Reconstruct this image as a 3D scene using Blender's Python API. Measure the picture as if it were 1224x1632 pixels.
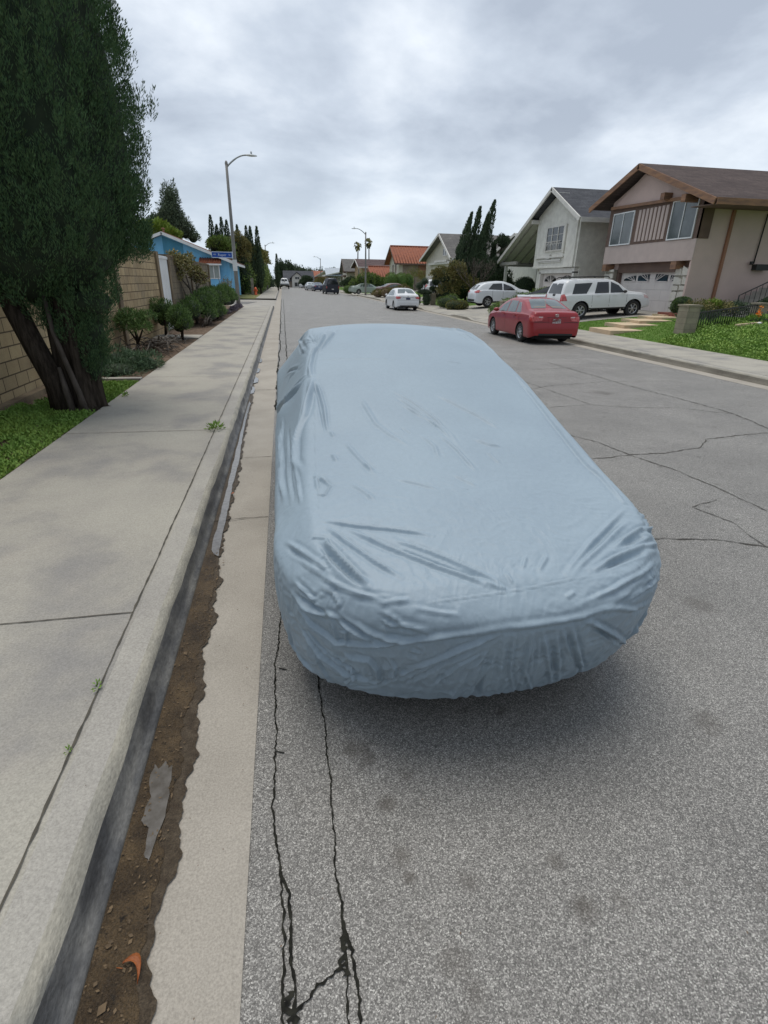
import bpy, math, random
import numpy as np
from mathutils import Vector, Matrix, Quaternion
from mathutils.bvhtree import BVHTree
for o in list(bpy.data.objects): bpy.data.objects.remove(o)
S = bpy.context.scene
COL = S.collection
rnd = random.Random(7)
R = math.radians

# ---------------------------------------------------------------- camera
CH = 1.92
cam_d = bpy.data.cameras.new("camera"); cam = bpy.data.objects.new("camera", cam_d); COL.objects.link(cam)
cam_d.sensor_fit = 'VERTICAL'; cam_d.sensor_height = 36.0; cam_d.lens = 36.0*834.7/1632
cam_d.clip_start = 0.05; cam_d.clip_end = 5000
rx = Vector((0.98447, -0.17463, 0.01787)); dn = Vector((-0.05433, -0.39994, -0.91493)); fw = Vector((0.16692, 0.89975, -0.40322))
Mc = Matrix((rx, -dn, -fw)).transposed().to_4x4(); Mc.translation = (0, 0, CH)
cam.matrix_world = Mc
S.camera = cam
S.render.resolution_x = 768; S.render.resolution_y = 1024

# ---------------------------------------------------------------- world: overcast sky
SUN_EL, SUN_AZ = 78, -25
W = bpy.data.worlds.new("World"); S.world = W; W.use_nodes = True
nt = W.node_tree; nt.nodes.clear()
def N(t, **k):
    n = nt.nodes.new(t)
    for a, b in k.items():
        if a[0] == 'i' and a[1:].isdigit(): n.inputs[int(a[1:])].default_value = b
        else: setattr(n, a, b)
    return n
def Lk(a, b): nt.links.new(a, b)
out = N('ShaderNodeOutputWorld'); bg = N('ShaderNodeBackground'); bg.inputs[1].default_value = 0.1
sky = N('ShaderNodeTexSky', sky_type='NISHITA'); sky.sun_disc = False
sky.sun_elevation = R(SUN_EL); sky.sun_rotation = R(SUN_AZ)
tc = N('ShaderNodeTexCoord'); sep = N('ShaderNodeSeparateXYZ'); Lk(tc.outputs['Generated'], sep.inputs[0])
za = N('ShaderNodeMath', operation='MAXIMUM', i1=0.0); Lk(sep.outputs[2], za.inputs[0])
zb = N('ShaderNodeMath', operation='ADD', i1=0.30); Lk(za.outputs[0], zb.inputs[0])
dx = N('ShaderNodeMath', operation='DIVIDE'); Lk(sep.outputs[0], dx.inputs[0]); Lk(zb.outputs[0], dx.inputs[1])
dy = N('ShaderNodeMath', operation='DIVIDE'); Lk(sep.outputs[1], dy.inputs[0]); Lk(zb.outputs[0], dy.inputs[1])
cmb = N('ShaderNodeCombineXYZ'); Lk(dx.outputs[0], cmb.inputs[0]); Lk(dy.outputs[0], cmb.inputs[1]); cmb.inputs[2].default_value = 11.52
n1 = N('ShaderNodeTexNoise'); n1.inputs['Scale'].default_value = 1.9; n1.inputs['Detail'].default_value = 9; n1.inputs['Roughness'].default_value = 0.54; n1.inputs['Distortion'].default_value = 0.12
Lk(cmb.outputs[0], n1.inputs['Vector'])
cr = N('ShaderNodeValToRGB'); Lk(n1.outputs[0], cr.inputs[0])
e = cr.color_ramp.elements
e[0].position = 0.36; e[0].color = (.335, .38, .45, 1)
e[1].position = 0.66; e[1].color = (.655, .70, .755, 1)
m_ = cr.color_ramp.elements.new(.5); m_.color = (.46, .512, .585, 1)
# sky behind the camera, out of view, dimmed to darken the cover's front
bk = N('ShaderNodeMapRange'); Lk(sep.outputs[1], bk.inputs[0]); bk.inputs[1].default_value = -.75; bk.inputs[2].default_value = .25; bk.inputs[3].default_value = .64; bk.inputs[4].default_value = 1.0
# horizon brightening
hz = N('ShaderNodeMapRange'); Lk(za.outputs[0], hz.inputs[0]); hz.inputs[1].default_value = 0.0; hz.inputs[2].default_value = 0.22; hz.inputs[3].default_value = 0.75; hz.inputs[4].default_value = 0.0
mx = N('ShaderNodeMixRGB'); Lk(hz.outputs[0], mx.inputs[0]); Lk(cr.outputs[0], mx.inputs[1]); mx.inputs[2].default_value = (.54, .615, .69, 1)
mul = N('ShaderNodeVectorMath', operation='SCALE'); Lk(mx.outputs[0], mul.inputs[0]); mul.inputs['Scale'].default_value = 10.6
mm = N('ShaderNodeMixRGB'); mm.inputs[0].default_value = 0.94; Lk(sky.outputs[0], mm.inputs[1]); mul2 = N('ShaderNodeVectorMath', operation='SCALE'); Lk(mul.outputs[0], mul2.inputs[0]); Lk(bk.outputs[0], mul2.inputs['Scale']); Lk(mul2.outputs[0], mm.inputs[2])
Lk(mm.outputs[0], bg.inputs[0]); Lk(bg.outputs[0], out.inputs[0])
# ---------------------------------------------------------------- sun (overcast, very soft)
sd = bpy.data.lights.new("sun", 'SUN'); sd.energy = 1.5; sd.angle = R(38); sd.color = (1, .93, .83)
so = bpy.data.objects.new("sun", sd); COL.objects.link(so)
az = R(SUN_AZ); el = R(SUN_EL)
sv = Vector((math.sin(az)*math.cos(el), math.cos(az)*math.cos(el), math.sin(el)))
so.rotation_euler = sv.to_track_quat('Z', 'Y').to_euler()
S.view_settings.view_transform = 'Standard'; S.view_settings.look = 'None'
S.view_settings.exposure = 0.42; S.view_settings.gamma = 1.0

# ================================================================ helpers
def tag(o, label=None, cat=None, group=None, kind=None):
    if label: o['label'] = label
    if cat: o['category'] = cat
    if group: o['group'] = group
    if kind: o['kind'] = kind
    return o
def empty(name, loc, label, cat, group=None, rz=0, rx_=0, ry_=0):
    o = bpy.data.objects.new(name, None); COL.objects.link(o)
    o.location = loc; o.rotation_euler = (rx_, ry_, rz); o.empty_display_size = .2
    return tag(o, label, cat, group)

class MB:
    def __init__(s): s.v = []; s.f = []; s.sm = []
    def add(s, vs, fs, smooth=False):
        b = len(s.v); s.v += [tuple(v) for v in vs]
        for f in fs: s.f.append([i+b for i in f]); s.sm.append(smooth)
        return s
    def box(s, x0, x1, y0, y1, z0, z1):
        if x0 > x1: x0, x1 = x1, x0
        if y0 > y1: y0, y1 = y1, y0
        if z0 > z1: z0, z1 = z1, z0
        return s.add([(x0,y0,z0),(x1,y0,z0),(x1,y1,z0),(x0,y1,z0),(x0,y0,z1),(x1,y0,z1),(x1,y1,z1),(x0,y1,z1)],
              [(0,3,2,1),(4,5,6,7),(0,1,5,4),(1,2,6,5),(2,3,7,6),(3,0,4,7)])
    def prism(s, poly, d, axis='x'):
        """poly: 2D points; axis x -> (y,z), y -> (x,z), z -> (x,y); d=(a,b) extent on the axis"""
        n = len(poly); vs = []
        for t in d:
            for p, q in poly:
                vs.append((t,p,q) if axis == 'x' else (p,t,q) if axis == 'y' else (p,q,t))
        fs = [tuple(range(n))[::-1], tuple(range(n, 2*n))]
        for i in range(n): j = (i+1) % n; fs.append((i, j, n+j, n+i))
        return s.add(vs, fs)
    def slab(s, a, b, c, d, t):
        """quad a,b,c,d thickened downward by t along its normal"""
        a, b, c, d = map(Vector, (a,b,c,d)); n = (b-a).cross(d-a).normalized()
        if n.z < 0: n = -n
        vs = [a,b,c,d,a-n*t,b-n*t,c-n*t,d-n*t]
        return s.add(vs, [(0,1,2,3),(7,6,5,4),(0,4,5,1),(1,5,6,2),(2,6,7,3),(3,7,4,0)])
    def bar(s, a, b, w, h=None, up=(0,0,1)):
        a, b = Vector(a), Vector(b); h = h or w; d = (b-a).normalized(); u = Vector(up)
        if abs(d.dot(u)) > .98: u = Vector((0,1,0))
        r = d.cross(u).normalized(); u = r.cross(d).normalized()
        vs = []
        for p in (a, b):
            for i, j in ((-1,-1),(1,-1),(1,1),(-1,1)): vs.append(p + r*i*w/2 + u*j*h/2)
        return s.add(vs, [(0,1,2,3)[::-1],(4,5,6,7),(0,1,5,4),(1,2,6,5),(2,3,7,6),(3,0,4,7)])
    def tube(s, pts, rs, n=10, cap=True, wob=0, seed=0):
        rr = random.Random(seed); pts = [Vector(p) for p in pts]; b = len(s.v); m = len(pts)
        if not hasattr(rs, '__len__'): rs = [rs]*m
        ref = Vector((0.3, 1, 0.1)).normalized(); vs = []
        for i, p in enumerate(pts):
            d = (pts[min(i+1, m-1)] - pts[max(i-1, 0)]).normalized()
            if abs(d.dot(ref)) > .95: ref = Vector((1, 0, 0.2)).normalized()
            r1 = d.cross(ref).normalized(); r2 = d.cross(r1).normalized()
            for k in range(n):
                a = 2*math.pi*k/n; q = rs[i]*(1+wob*rr.uniform(-1, 1))
                vs.append(p + (r1*math.cos(a) + r2*math.sin(a))*q)
        fs = [(i*n+k, i*n+(k+1) % n, (i+1)*n+(k+1) % n, (i+1)*n+k) for i in range(m-1) for k in range(n)]
        s.add(vs, fs, True)
        if cap: s.add([], [tuple(b+k for k in range(n))[::-1], tuple(b+(m-1)*n+k for k in range(n))]) if False else None
        if cap:
            s.f.append([b+k for k in range(n)][::-1]); s.sm.append(False)
            s.f.append([b+(m-1)*n+k for k in range(n)]); s.sm.append(False)
        return s
    def lathe(s, prof, c=(0,0,0), axis='z', n=24):
        """prof: (r, h)"""
        vs = []; m = len(prof)
        for r, h in prof:
            for k in range(n):
                a = 2*math.pi*k/n; x, y = r*math.cos(a), r*math.sin(a)
                p = (x, y, h) if axis == 'z' else (h, x, y) if axis == 'x' else (x, h, y)
                vs.append((p[0]+c[0], p[1]+c[1], p[2]+c[2]))
        return s.add(vs, [(i*n+k, i*n+(k+1) % n, (i+1)*n+(k+1) % n, (i+1)*n+k) for i in range(m-1) for k in range(n)], True)
    def grid(s, P, closed=False, smooth=True):
        """P: 2D list of points"""
        m, n = len(P), len(P[0]); vs = [p for r in P for p in r]; fs = []
        for i in range(m-1):
            for j in range(n if closed else n-1):
                k = (j+1) % n; fs.append((i*n+j, i*n+k, (i+1)*n+k, (i+1)*n+j))
        return s.add(vs, fs, smooth)
    def build(s, name, mat, parent=None, world=False, autosmooth=None):
        me = bpy.data.meshes.new(name)
        v = s.v
        if parent is not None and world:
            o_ = parent.location; v = [(a-o_.x, b-o_.y, c-o_.z) for a, b, c in v]
        me.from_pydata(v, [], s.f); me.update()
        me.polygons.foreach_set('use_smooth', s.sm)
        me.materials.append(mat)
        o = bpy.data.objects.new(name, me); COL.objects.link(o)
        if parent is not None: o.parent = parent
        return o

def npmesh(name, V, F, mat, parent=None, smooth=False, world=False):
    V = np.asarray(V, dtype=np.float32); F = np.asarray(F, dtype=np.int32); k = F.shape[1]
    if parent is not None and world: V = V - np.array(parent.location, dtype=np.float32)
    me = bpy.data.meshes.new(name)
    me.vertices.add(len(V)); me.vertices.foreach_set('co', V.ravel())
    me.loops.add(F.size); me.loops.foreach_set('vertex_index', F.ravel())
    me.polygons.add(len(F)); me.polygons.foreach_set('loop_start', np.arange(0, F.size, k, dtype=np.int32))
    me.polygons.foreach_set('loop_total', np.full(len(F), k, dtype=np.int32))
    me.polygons.foreach_set('use_smooth', np.full(len(F), smooth))
    me.update(calc_edges=True); me.materials.append(mat)
    o = bpy.data.objects.new(name, me); COL.objects.link(o)
    if parent is not None: o.parent = parent
    return o

# ---------------------------------------------------------------- materials
def mat(name, col, rough=.8, col2=None, scale=3., detail=4, amt=1., bump=0., bscale=60., spec=.5, metal=0., fine=0., fscale=120., contrast=(.35,.65), coat=0., stretch=None, island=None, layers=(), brick=None, alpha=None, emit=None):
    m = bpy.data.materials.new(name); m.use_nodes = True; t = m.node_tree; n = t.nodes
    b = n['Principled BSDF']; b.inputs['Roughness'].default_value = rough
    b.inputs['Base Color'].default_value = (*col, 1); b.inputs['Metallic'].default_value = metal
    b.inputs['Specular IOR Level'].default_value = spec
    if coat: b.inputs['Coat Weight'].default_value = coat; b.inputs['Coat Roughness'].default_value = .05
    tcn = n.new('ShaderNodeTexCoord'); vec = tcn.outputs['Object']; vec0 = vec
    if stretch:
        mp = n.new('ShaderNodeMapping'); mp.inputs['Scale'].default_value = stretch; t.links.new(vec, mp.inputs[0]); vec = mp.outputs[0]
    def lk(q, i):
        if hasattr(q, 'is_linked'): t.links.new(q, i)
        elif isinstance(q, (int, float)): i.default_value = q
        else: i.default_value = (*q, 1)
    def mixc(fac, a, c2, mode='MIX'):
        x = n.new('ShaderNodeMixRGB'); x.blend_type = mode
        lk(fac, x.inputs[0]); lk(a, x.inputs[1]); lk(c2, x.inputs[2]); return x.outputs[0]
    def mth(op, a, c2):
        x = n.new('ShaderNodeMath'); x.operation = op; lk(a, x.inputs[0]); lk(c2, x.inputs[1]); return x.outputs[0]
    def noise(sc, det, lo, hi, r_=.55, v=None):
        x = n.new('ShaderNodeTexNoise'); x.inputs['Scale'].default_value = sc; x.inputs['Detail'].default_value = det; x.inputs['Roughness'].default_value = r_
        t.links.new(v or vec, x.inputs['Vector']); mr = n.new('ShaderNodeMapRange'); t.links.new(x.outputs[0], mr.inputs[0])
        mr.inputs[1].default_value = lo; mr.inputs[2].default_value = hi
        return mr.outputs[0], x.outputs[0]
    cur = col
    if col2: cur = mixc(mth('MULTIPLY', noise(scale, detail, *contrast)[0], amt), cur, col2)
    for (c_, sc_, lo_, hi_, am_) in layers:
        cur = mixc(mth('MULTIPLY', noise(sc_, 5, lo_, hi_)[0], am_), cur, c_)
    if island is not None:
        g = n.new('ShaderNodeNewGeometry'); cur = mixc(g.outputs['Random Per Island'], cur, island)
    if fine:
        g = mixc(noise(fscale, 3, .3, .7, .7)[0], (1-fine,)*3, (1+fine,)*3); cur = mixc(1.0, cur, g, 'MULTIPLY')
    hgt = None
    if brick:
        # brick = dict(plane='yz'|'xz'|'xy', w, h, mortar, mcol, var)
        sp = n.new('ShaderNodeSeparateXYZ'); t.links.new(vec0, sp.inputs[0]); cb = n.new('ShaderNodeCombineXYZ')
        ax = {'x':0,'y':1,'z':2}; t.links.new(sp.outputs[ax[brick['plane'][0]]], cb.inputs[0]); t.links.new(sp.outputs[ax[brick['plane'][1]]], cb.inputs[1])
        bt = n.new('ShaderNodeTexBrick'); t.links.new(cb.outputs[0], bt.inputs['Vector'])
        bt.inputs['Scale'].default_value = 1; bt.inputs['Brick Width'].default_value = brick['w']; bt.inputs['Row Height'].default_value = brick['h']
        bt.inputs['Mortar Size'].default_value = brick['mortar']; bt.inputs['Mortar Smooth'].default_value = .2
        v_ = brick.get('var', .15); bt.inputs['Color1'].default_value = (1-v_, 1-v_, 1-v_, 1); bt.inputs['Color2'].default_value = (1+v_, 1+v_, 1+v_*.8, 1)
        bt.inputs['Mortar'].default_value = (1, 1, 1, 1)
        cur = mixc(1.0, cur, bt.outputs['Color'], 'MULTIPLY'); cur = mixc(bt.outputs['Fac'], cur, brick['mcol']); hgt = mth('SUBTRACT', 1.0, bt.outputs['Fac'])
    if hasattr(cur, 'is_linked'): t.links.new(cur, b.inputs['Base Color'])
    if bump or hgt is not None:
        h = noise(bscale, 4, 0, 1, .6)[1]
        if hgt is not None: h = mth('ADD', mth('MULTIPLY', hgt, .6), mth('MULTIPLY', h, .25))
        bp = n.new('ShaderNodeBump'); bp.inputs['Strength'].default_value = bump or .5; bp.inputs['Distance'].default_value = .02
        t.links.new(h, bp.inputs['Height']); t.links.new(bp.outputs[0], b.inputs['Normal'])
    return m
M = {}
M['concrete'] = mat('concrete', (0.376,0.359,0.312), .9, (0.308,0.292,0.261), 1.1, 6, 1, .25, 90, .3, fine=.20, fscale=110, layers=(((0.230,0.226,0.221), 1.1, .5, .68, .75), ((0.387,0.354,0.306), 2.3, .55, .75, .4)))
M['kerb'] = mat('kerb', (0.384,0.368,0.330), .9, (0.313,0.299,0.275), 2.2, 6, 1, .25, 90, .3, fine=.22, fscale=110)
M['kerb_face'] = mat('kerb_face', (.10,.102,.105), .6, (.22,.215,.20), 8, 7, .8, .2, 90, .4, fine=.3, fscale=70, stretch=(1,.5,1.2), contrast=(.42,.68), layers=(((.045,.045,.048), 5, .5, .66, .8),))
M['kerb_face_lit'] = mat('kerb_face_lit', (.20,.185,.155), .9, (.13,.12,.10), 2.5, 6, 1, .3, 60, .3, fine=.2, fscale=50, stretch=(1,.5,1))  # rougher right kerb face; light falling on it is put into its paler colour
M['kerb_edge'] = mat('kerb_edge', (.375,.355,.30), .85, (.28,.27,.235), 8, 6, 1, .3, 90, .3, fine=.22, fscale=110, stretch=(1,.4,1), layers=(((.15,.155,.15), 4, .56, .70, .7),))
M['gutter'] = mat('gutter', (0.378,0.349,0.304), .85, (0.315,0.290,0.251), 1.6, 6, 1, .25, 90, .3, fine=.22, fscale=130)
M['soil'] = mat('soil', (0.094,0.065,0.045), .95, (0.163,0.119,0.085), 6, 6, 1, .8, 30, .2, fine=.3)
M['joint'] = mat('joint', (.06,.055,.045), .95, (.10,.09,.07), 9)
M['crack_far'] = mat('crack_far', (.075,.072,.066), .95, (.12,.115,.105), 9, spec=.1)
M['crack'] = mat('crack', (.010,.010,.009), .95, (.03,.03,.024), 40, spec=.1)
M['driveway'] = mat('driveway', (.36,.345,.31), .9, (.30,.285,.26), 1.5, 5, 1, .2, 60, .3, fine=.12)
M['mud'] = mat('mud', (0.045,0.030,0.016), .4, (0.109,0.074,0.038), 6, 8, 1, .9, 90, .4, fine=.55, fscale=170, contrast=(.36,.66), layers=(((0.015,0.011,0.007), 28, .60, .68, .9), ((0.026,0.018,0.012), 5, .55, .70, .7)))
M['wet'] = mat('wet', (0.094,0.072,0.048), .55, (0.052,0.037,0.023), 25, 6, 1, .7, 140, .35, fine=.5, fscale=190)
M['water'] = mat('water', (.16,.15,.14), .08, (.10,.09,.08), 20, bump=.04, bscale=30, spec=1.0)
M['lawn'] = mat('lawn', (0.086,0.164,0.035), .95, (0.133,0.203,0.055), 2.5, 5, 1, .6, 60, .1, fine=.3)
M['ground'] = mat('ground', (.16,.15,.12), .95, (.10,.12,.06), .15, 5, 1, .1, 4, .1)
M['grassblade'] = mat('grassblade', (0.107,0.211,0.036), .7, (0.215,0.308,0.056), 1.2, 3, 1, spec=.25, island=(0.194,0.324,0.073))
M['groundcover'] = mat('groundcover', (0.105,0.187,0.039), .65, (0.265,0.372,0.066), 1.6, 4, 1, spec=.3, island=(0.220,0.372,0.077))
M['lawnblade'] = mat('lawnblade', (0.119,0.240,0.039), .7, (0.197,0.309,0.061), .8, 3, 1, spec=.2, island=(0.168,0.309,0.052))
M['cypress_tip'] = mat('cypress_tip', (.07,.12,.05), .75, (.05,.09,.04), 2.4, 4, 1, spec=.15, island=(.11,.15,.06))
M['cypress'] = mat('cypress', (0.033,0.071,0.040), .75, (0.066,0.130,0.060), 2.4, 4, 1, spec=.15, island=(0.100,0.169,0.071))
M['conifer_grey'] = mat('conifer_grey', (.075,.105,.075), .8, (.11,.15,.095), 1.0, spec=.15, island=(.15,.19,.12))
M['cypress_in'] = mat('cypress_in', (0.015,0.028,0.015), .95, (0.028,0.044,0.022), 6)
M['cypress_dark'] = mat('cypress_dark', (0.043,0.069,0.043), .8, (0.067,0.104,0.057), 1.5, spec=.15, island=(0.095,0.134,0.073))
M['juniper'] = mat('juniper', (0.037,0.078,0.030), .7, (0.081,0.145,0.041), 2.5, spec=.2, island=(0.127,0.207,0.062))
M['juniper_pale'] = mat('juniper_pale', (0.054,0.102,0.054), .7, (0.090,0.144,0.072), 2.5, spec=.2, island=(0.108,0.168,0.096))
M['leaf_mid'] = mat('leaf_mid', (0.070,0.133,0.031), .6, (0.140,0.218,0.047), 1.5, spec=.3, island=(0.187,0.250,0.062))
M['leaf_bright'] = mat('leaf_bright', (.13,.22,.03), .6, (.20,.30,.05), 1.5, spec=.3, island=(.25,.32,.06))
M['leaf_olive'] = mat('leaf_olive', (0.084,0.118,0.042), .6, (0.168,0.168,0.059), 1.2, spec=.3, island=(0.252,0.202,0.076))
M['leaf_rust'] = mat('leaf_rust', (0.143,0.130,0.036), .6, (0.260,0.182,0.058), .8, spec=.3, island=(0.169,0.208,0.052))
M['leaf_red'] = mat('leaf_red', (.05,.04,.03), .6, (.12,.05,.04), 3, spec=.3, island=(.06,.08,.03))
M['purple'] = mat('purple', (.16,.12,.20), .7, (.22,.17,.26), 4, island=(.10,.10,.09))
M['bark'] = mat('bark', (0.031,0.025,0.020), .95, (0.066,0.053,0.043), 5, 6, 1, 1.0, 16, .1, stretch=(5,5,.8), contrast=(.4,.6))
M['bark_pale'] = mat('bark_pale', (0.124,0.105,0.093), .9, (0.074,0.062,0.053), 8, 5, 1, .6, 40, .2, stretch=(3,3,.5))
M['bark_grey'] = mat('bark_grey', (.17,.15,.13), .9, (.09,.08,.07), 8, 5, 1, .4, 40, .2)
M['blockwall'] = mat('blockwall', (0.440,0.347,0.215), .95, (0.330,0.248,0.149), 1.6, 5, 1, .5, 40, .2, fine=.18, fscale=60, layers=(((0.187,0.154,0.121), .9, .55, .75, .6),), brick=dict(plane='yz', w=.405, h=.203, mortar=.011, mcol=(0.110,0.083,0.055), var=.13))
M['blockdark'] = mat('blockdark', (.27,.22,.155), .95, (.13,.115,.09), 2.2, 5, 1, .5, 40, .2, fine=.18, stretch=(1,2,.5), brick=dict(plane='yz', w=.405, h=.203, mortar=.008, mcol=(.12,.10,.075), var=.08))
M['pilaster'] = mat('pilaster', (.26,.205,.135), .95, (.13,.10,.07), 2.6, 5, 1, .5, 40, .2, fine=.2, stretch=(1,1,.4))
M['white_paint'] = mat('white_paint', (0.756,0.777,0.788), .5, (0.651,0.672,0.683), 2, spec=.4)
M['trim_white'] = mat('trim_white', (.68,.67,.63), .6, (.58,.57,.53), 2.5)
M['glass'] = mat('glass', (.05,.065,.07), .08, (.09,.11,.115), 1.2, 2, spec=.8)
M['glass_dark'] = mat('glass_dark', (.018,.022,.025), .06, spec=.8)
M['curtain'] = mat('curtain', (.30,.34,.33), .5, (.22,.26,.26), 6, stretch=(8,8,.5), spec=.6)
M['blue_stucco'] = mat('blue_stucco', (0.193,0.493,0.762), .9, (0.151,0.414,0.672), 1.2, 4, 1, .3, 60)
M['blue_dark'] = mat('blue_dark', (.07,.26,.40), .9, (.06,.22,.35), 1.2, 4, 1, .3, 60)
M['tile_red'] = mat('tile_red', (.32,.105,.052), .8, (.22,.075,.045), 3, 4, 1, .4, 30, fine=.15, fscale=20)
M['tile_brown'] = mat('tile_brown', (.20,.095,.07), .85, (.14,.07,.055), 3, 4, 1, .4, 30)
def shingle(nm, a, b): return mat(nm, a, .95, b, 1.5, 5, 1, .4, 40, .2, fine=.22, fscale=14, layers=((b, 9, .45, .7, .7),), brick=dict(plane='xy', w=.95, h=.24, mortar=.014, mcol=tuple(x*.6 for x in b), var=.14))
M['sh_brown'] = shingle('sh_brown', (.105,.082,.078), (.075,.058,.056))
M['sh_grey'] = shingle('sh_grey', (.088,.092,.105), (.062,.066,.077))
M['sh_lgrey'] = shingle('sh_lgrey', (.17,.165,.16), (.13,.127,.125))
M['sh_plum'] = shingle('sh_plum', (.13,.095,.095), (.095,.07,.072))
M['metal_roof'] = mat('metal_roof', (.40,.45,.50), .5, (.34,.39,.44), 1)
M['pink_stucco'] = mat('pink_stucco', (0.609,0.475,0.431), .95, (0.529,0.416,0.377), .8, 5, 1, .25, 50, .2, fine=.05)
M['brown_trim'] = mat('brown_trim', (0.150,0.098,0.074), .8, (0.114,0.074,0.060), 2)
M['barge_brown'] = mat('barge_brown', (.30,.165,.09), .8, (.17,.10,.07), 2.5, 5, 1, stretch=(.6,.6,3))
M['band_pink'] = mat('band_pink', (0.507,0.422,0.386), .9, (0.459,0.380,0.350), 2)
M['door_white'] = mat('door_white', (0.672,0.627,0.594), .7, (0.605,0.560,0.538), 1.5, brick=dict(plane='yz', w=1.2, h=.53, mortar=.012, mcol=(0.470,0.437,0.414), var=.015))
M['grey_stucco'] = mat('grey_stucco', (0.738,0.730,0.670), .95, (0.619,0.609,0.559), 2.5, 5, 1, .8, 14, .2, fine=.08, fscale=30)
M['cream_stucco'] = mat('cream_stucco', (0.632,0.607,0.506), .95, (0.557,0.531,0.442), 1.5, 5, 1, .3, 30, .2)
M['tan_stucco'] = mat('tan_stucco', (0.483,0.356,0.218), .95, (0.414,0.310,0.196), 1.5, 5, 1, .3, 30, .2)
M['taupe'] = mat('taupe', (0.312,0.263,0.219), .95, (0.250,0.213,0.181), 1.5, 5, 1, .3, 30, .2)
M['grey_wood'] = mat('grey_wood', (0.360,0.351,0.315), .9, (0.270,0.261,0.234), 2.5, stretch=(1,1,4))
M['stone'] = mat('stone', (.60,.585,.53), .9, (.50,.48,.43), 3, 5, 1, .4, 30)
M['cement_dark'] = mat('cement_dark', (0.220,0.209,0.178), .95, (0.308,0.286,0.230), 6)
M['post_block'] = mat('post_block', (0.325,0.288,0.219), .95, (0.250,0.219,0.169), 3, 5, 1, .5, 40, fine=.2, brick=dict(plane='xz', w=.4, h=.2, mortar=.007, mcol=(0.188,0.163,0.125), var=.08))
M['brick_red'] = mat('brick_red', (0.240,0.084,0.060), .9, (0.156,0.060,0.048), 6, 4, 1, .5, 40)
M['iron'] = mat('iron', (.02,.02,.02), .6)
M['terracotta'] = mat('terracotta', (.32,.15,.085), .7, (.24,.12,.075), 3, stretch=(3,3,.6))
M['step_stone'] = mat('step_stone', (.60,.47,.32), .9, (.48,.38,.26), 2.5, 5, 1, .3, 40, fine=.12)
M['orange'] = mat('orange', (.75,.13,.03), .5, (.65,.10,.03), 5)
M['flower'] = mat('flower', (.85,.25,.02), .6, (.75,.12,.02), 6, island=(.85,.35,.03))
M['lamp_grey'] = mat('lamp_grey', (.27,.265,.255), .75, (.19,.188,.18), 4, 5, 1, .3, 60, stretch=(1,1,.3), fine=.15, fscale=80)
M['lamp_metal'] = mat('lamp_metal', (.34,.37,.38), .45, metal=.4)
M['lamp_glass'] = mat('lamp_glass', (.62,.66,.68), .3)
M['sign_blue'] = mat('sign_blue', (.015,.085,.42), .5, spec=.3)
M['sign_white'] = mat('sign_white', (.62,.70,.82), .5)
M['tyre'] = mat('tyre', (.022,.022,.023), .85, (.03,.03,.03), 20, bump=.2)
M['rim'] = mat('rim', (.42,.43,.44), .35, metal=.75)
M['rim_dark'] = mat('rim_dark', (.035,.035,.037), .6)
M['black'] = mat('black', (.018,.018,.019), .6)
M['underbody'] = mat('underbody', (.012,.012,.012), .9)
M['carglass'] = mat('carglass', (.075,.10,.105), .16, (.12,.15,.155), 1.6, 2, spec=.9)
M['carglass_dark'] = mat('carglass_dark', (.02,.024,.027), .06, spec=.8)
M['chrome'] = mat('chrome', (.6,.6,.6), .2, metal=1)
def paint(nm, c, r=.3, metal=0.): return mat(nm, c, r, tuple(x*.93 for x in c), 1.5, 2, coat=.5, spec=.4, metal=metal)
M['paint_red'] = paint('paint_red', (.27,.008,.013), .35); M['paint_white'] = paint('paint_white', (.70,.72,.74))
M['paint_pearl'] = paint('paint_pearl', (.66,.70,.74)); M['paint_navy'] = paint('paint_navy', (.03,.04,.09)); M['paint_silver'] = paint('paint_silver', (.45,.48,.50), .3)
M['paint_maroon'] = paint('paint_maroon', (.14,.07,.06)); M['paint_green'] = paint('paint_green', (.36,.42,.38)); M['paint_black'] = paint('paint_black', (.02,.022,.03))
M['lens_red'] = mat('lens_red', (.42,.02,.02), .15, (.55,.12,.12), 14, coat=.8)
M['lens_clear'] = mat('lens_clear', (.55,.40,.40), .15, coat=.8)
M['plate'] = mat('plate', (.68,.68,.66), .5, (.50,.46,.48), 60)
M['straw'] = mat('straw', (.20,.145,.10), .9, (.12,.085,.06), 8)
M['tarp'] = mat('tarp', (.02,.024,.035), .7, (.03,.035,.05), 3)
STAINS = [(.885,.94,.065,.6),(.30,1.42,.05,.55),(.31,1.21,.055,.5),(.325,1.13,.035,.6),(.86,1.10,.045,.5),(.525,1.08,.05,.35),(.40,.86,.06,.35),(.45,.78,.05,.35),(1.02,.94,.05,.35),(.40,1.54,.05,.35),(.19,1.72,.06,.4),(1.9,1.6,.08,.4),(2.6,2.5,.12,.35),(3.1,4.7,.2,.3),(6.0,9.4,.3,.4)]
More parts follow.
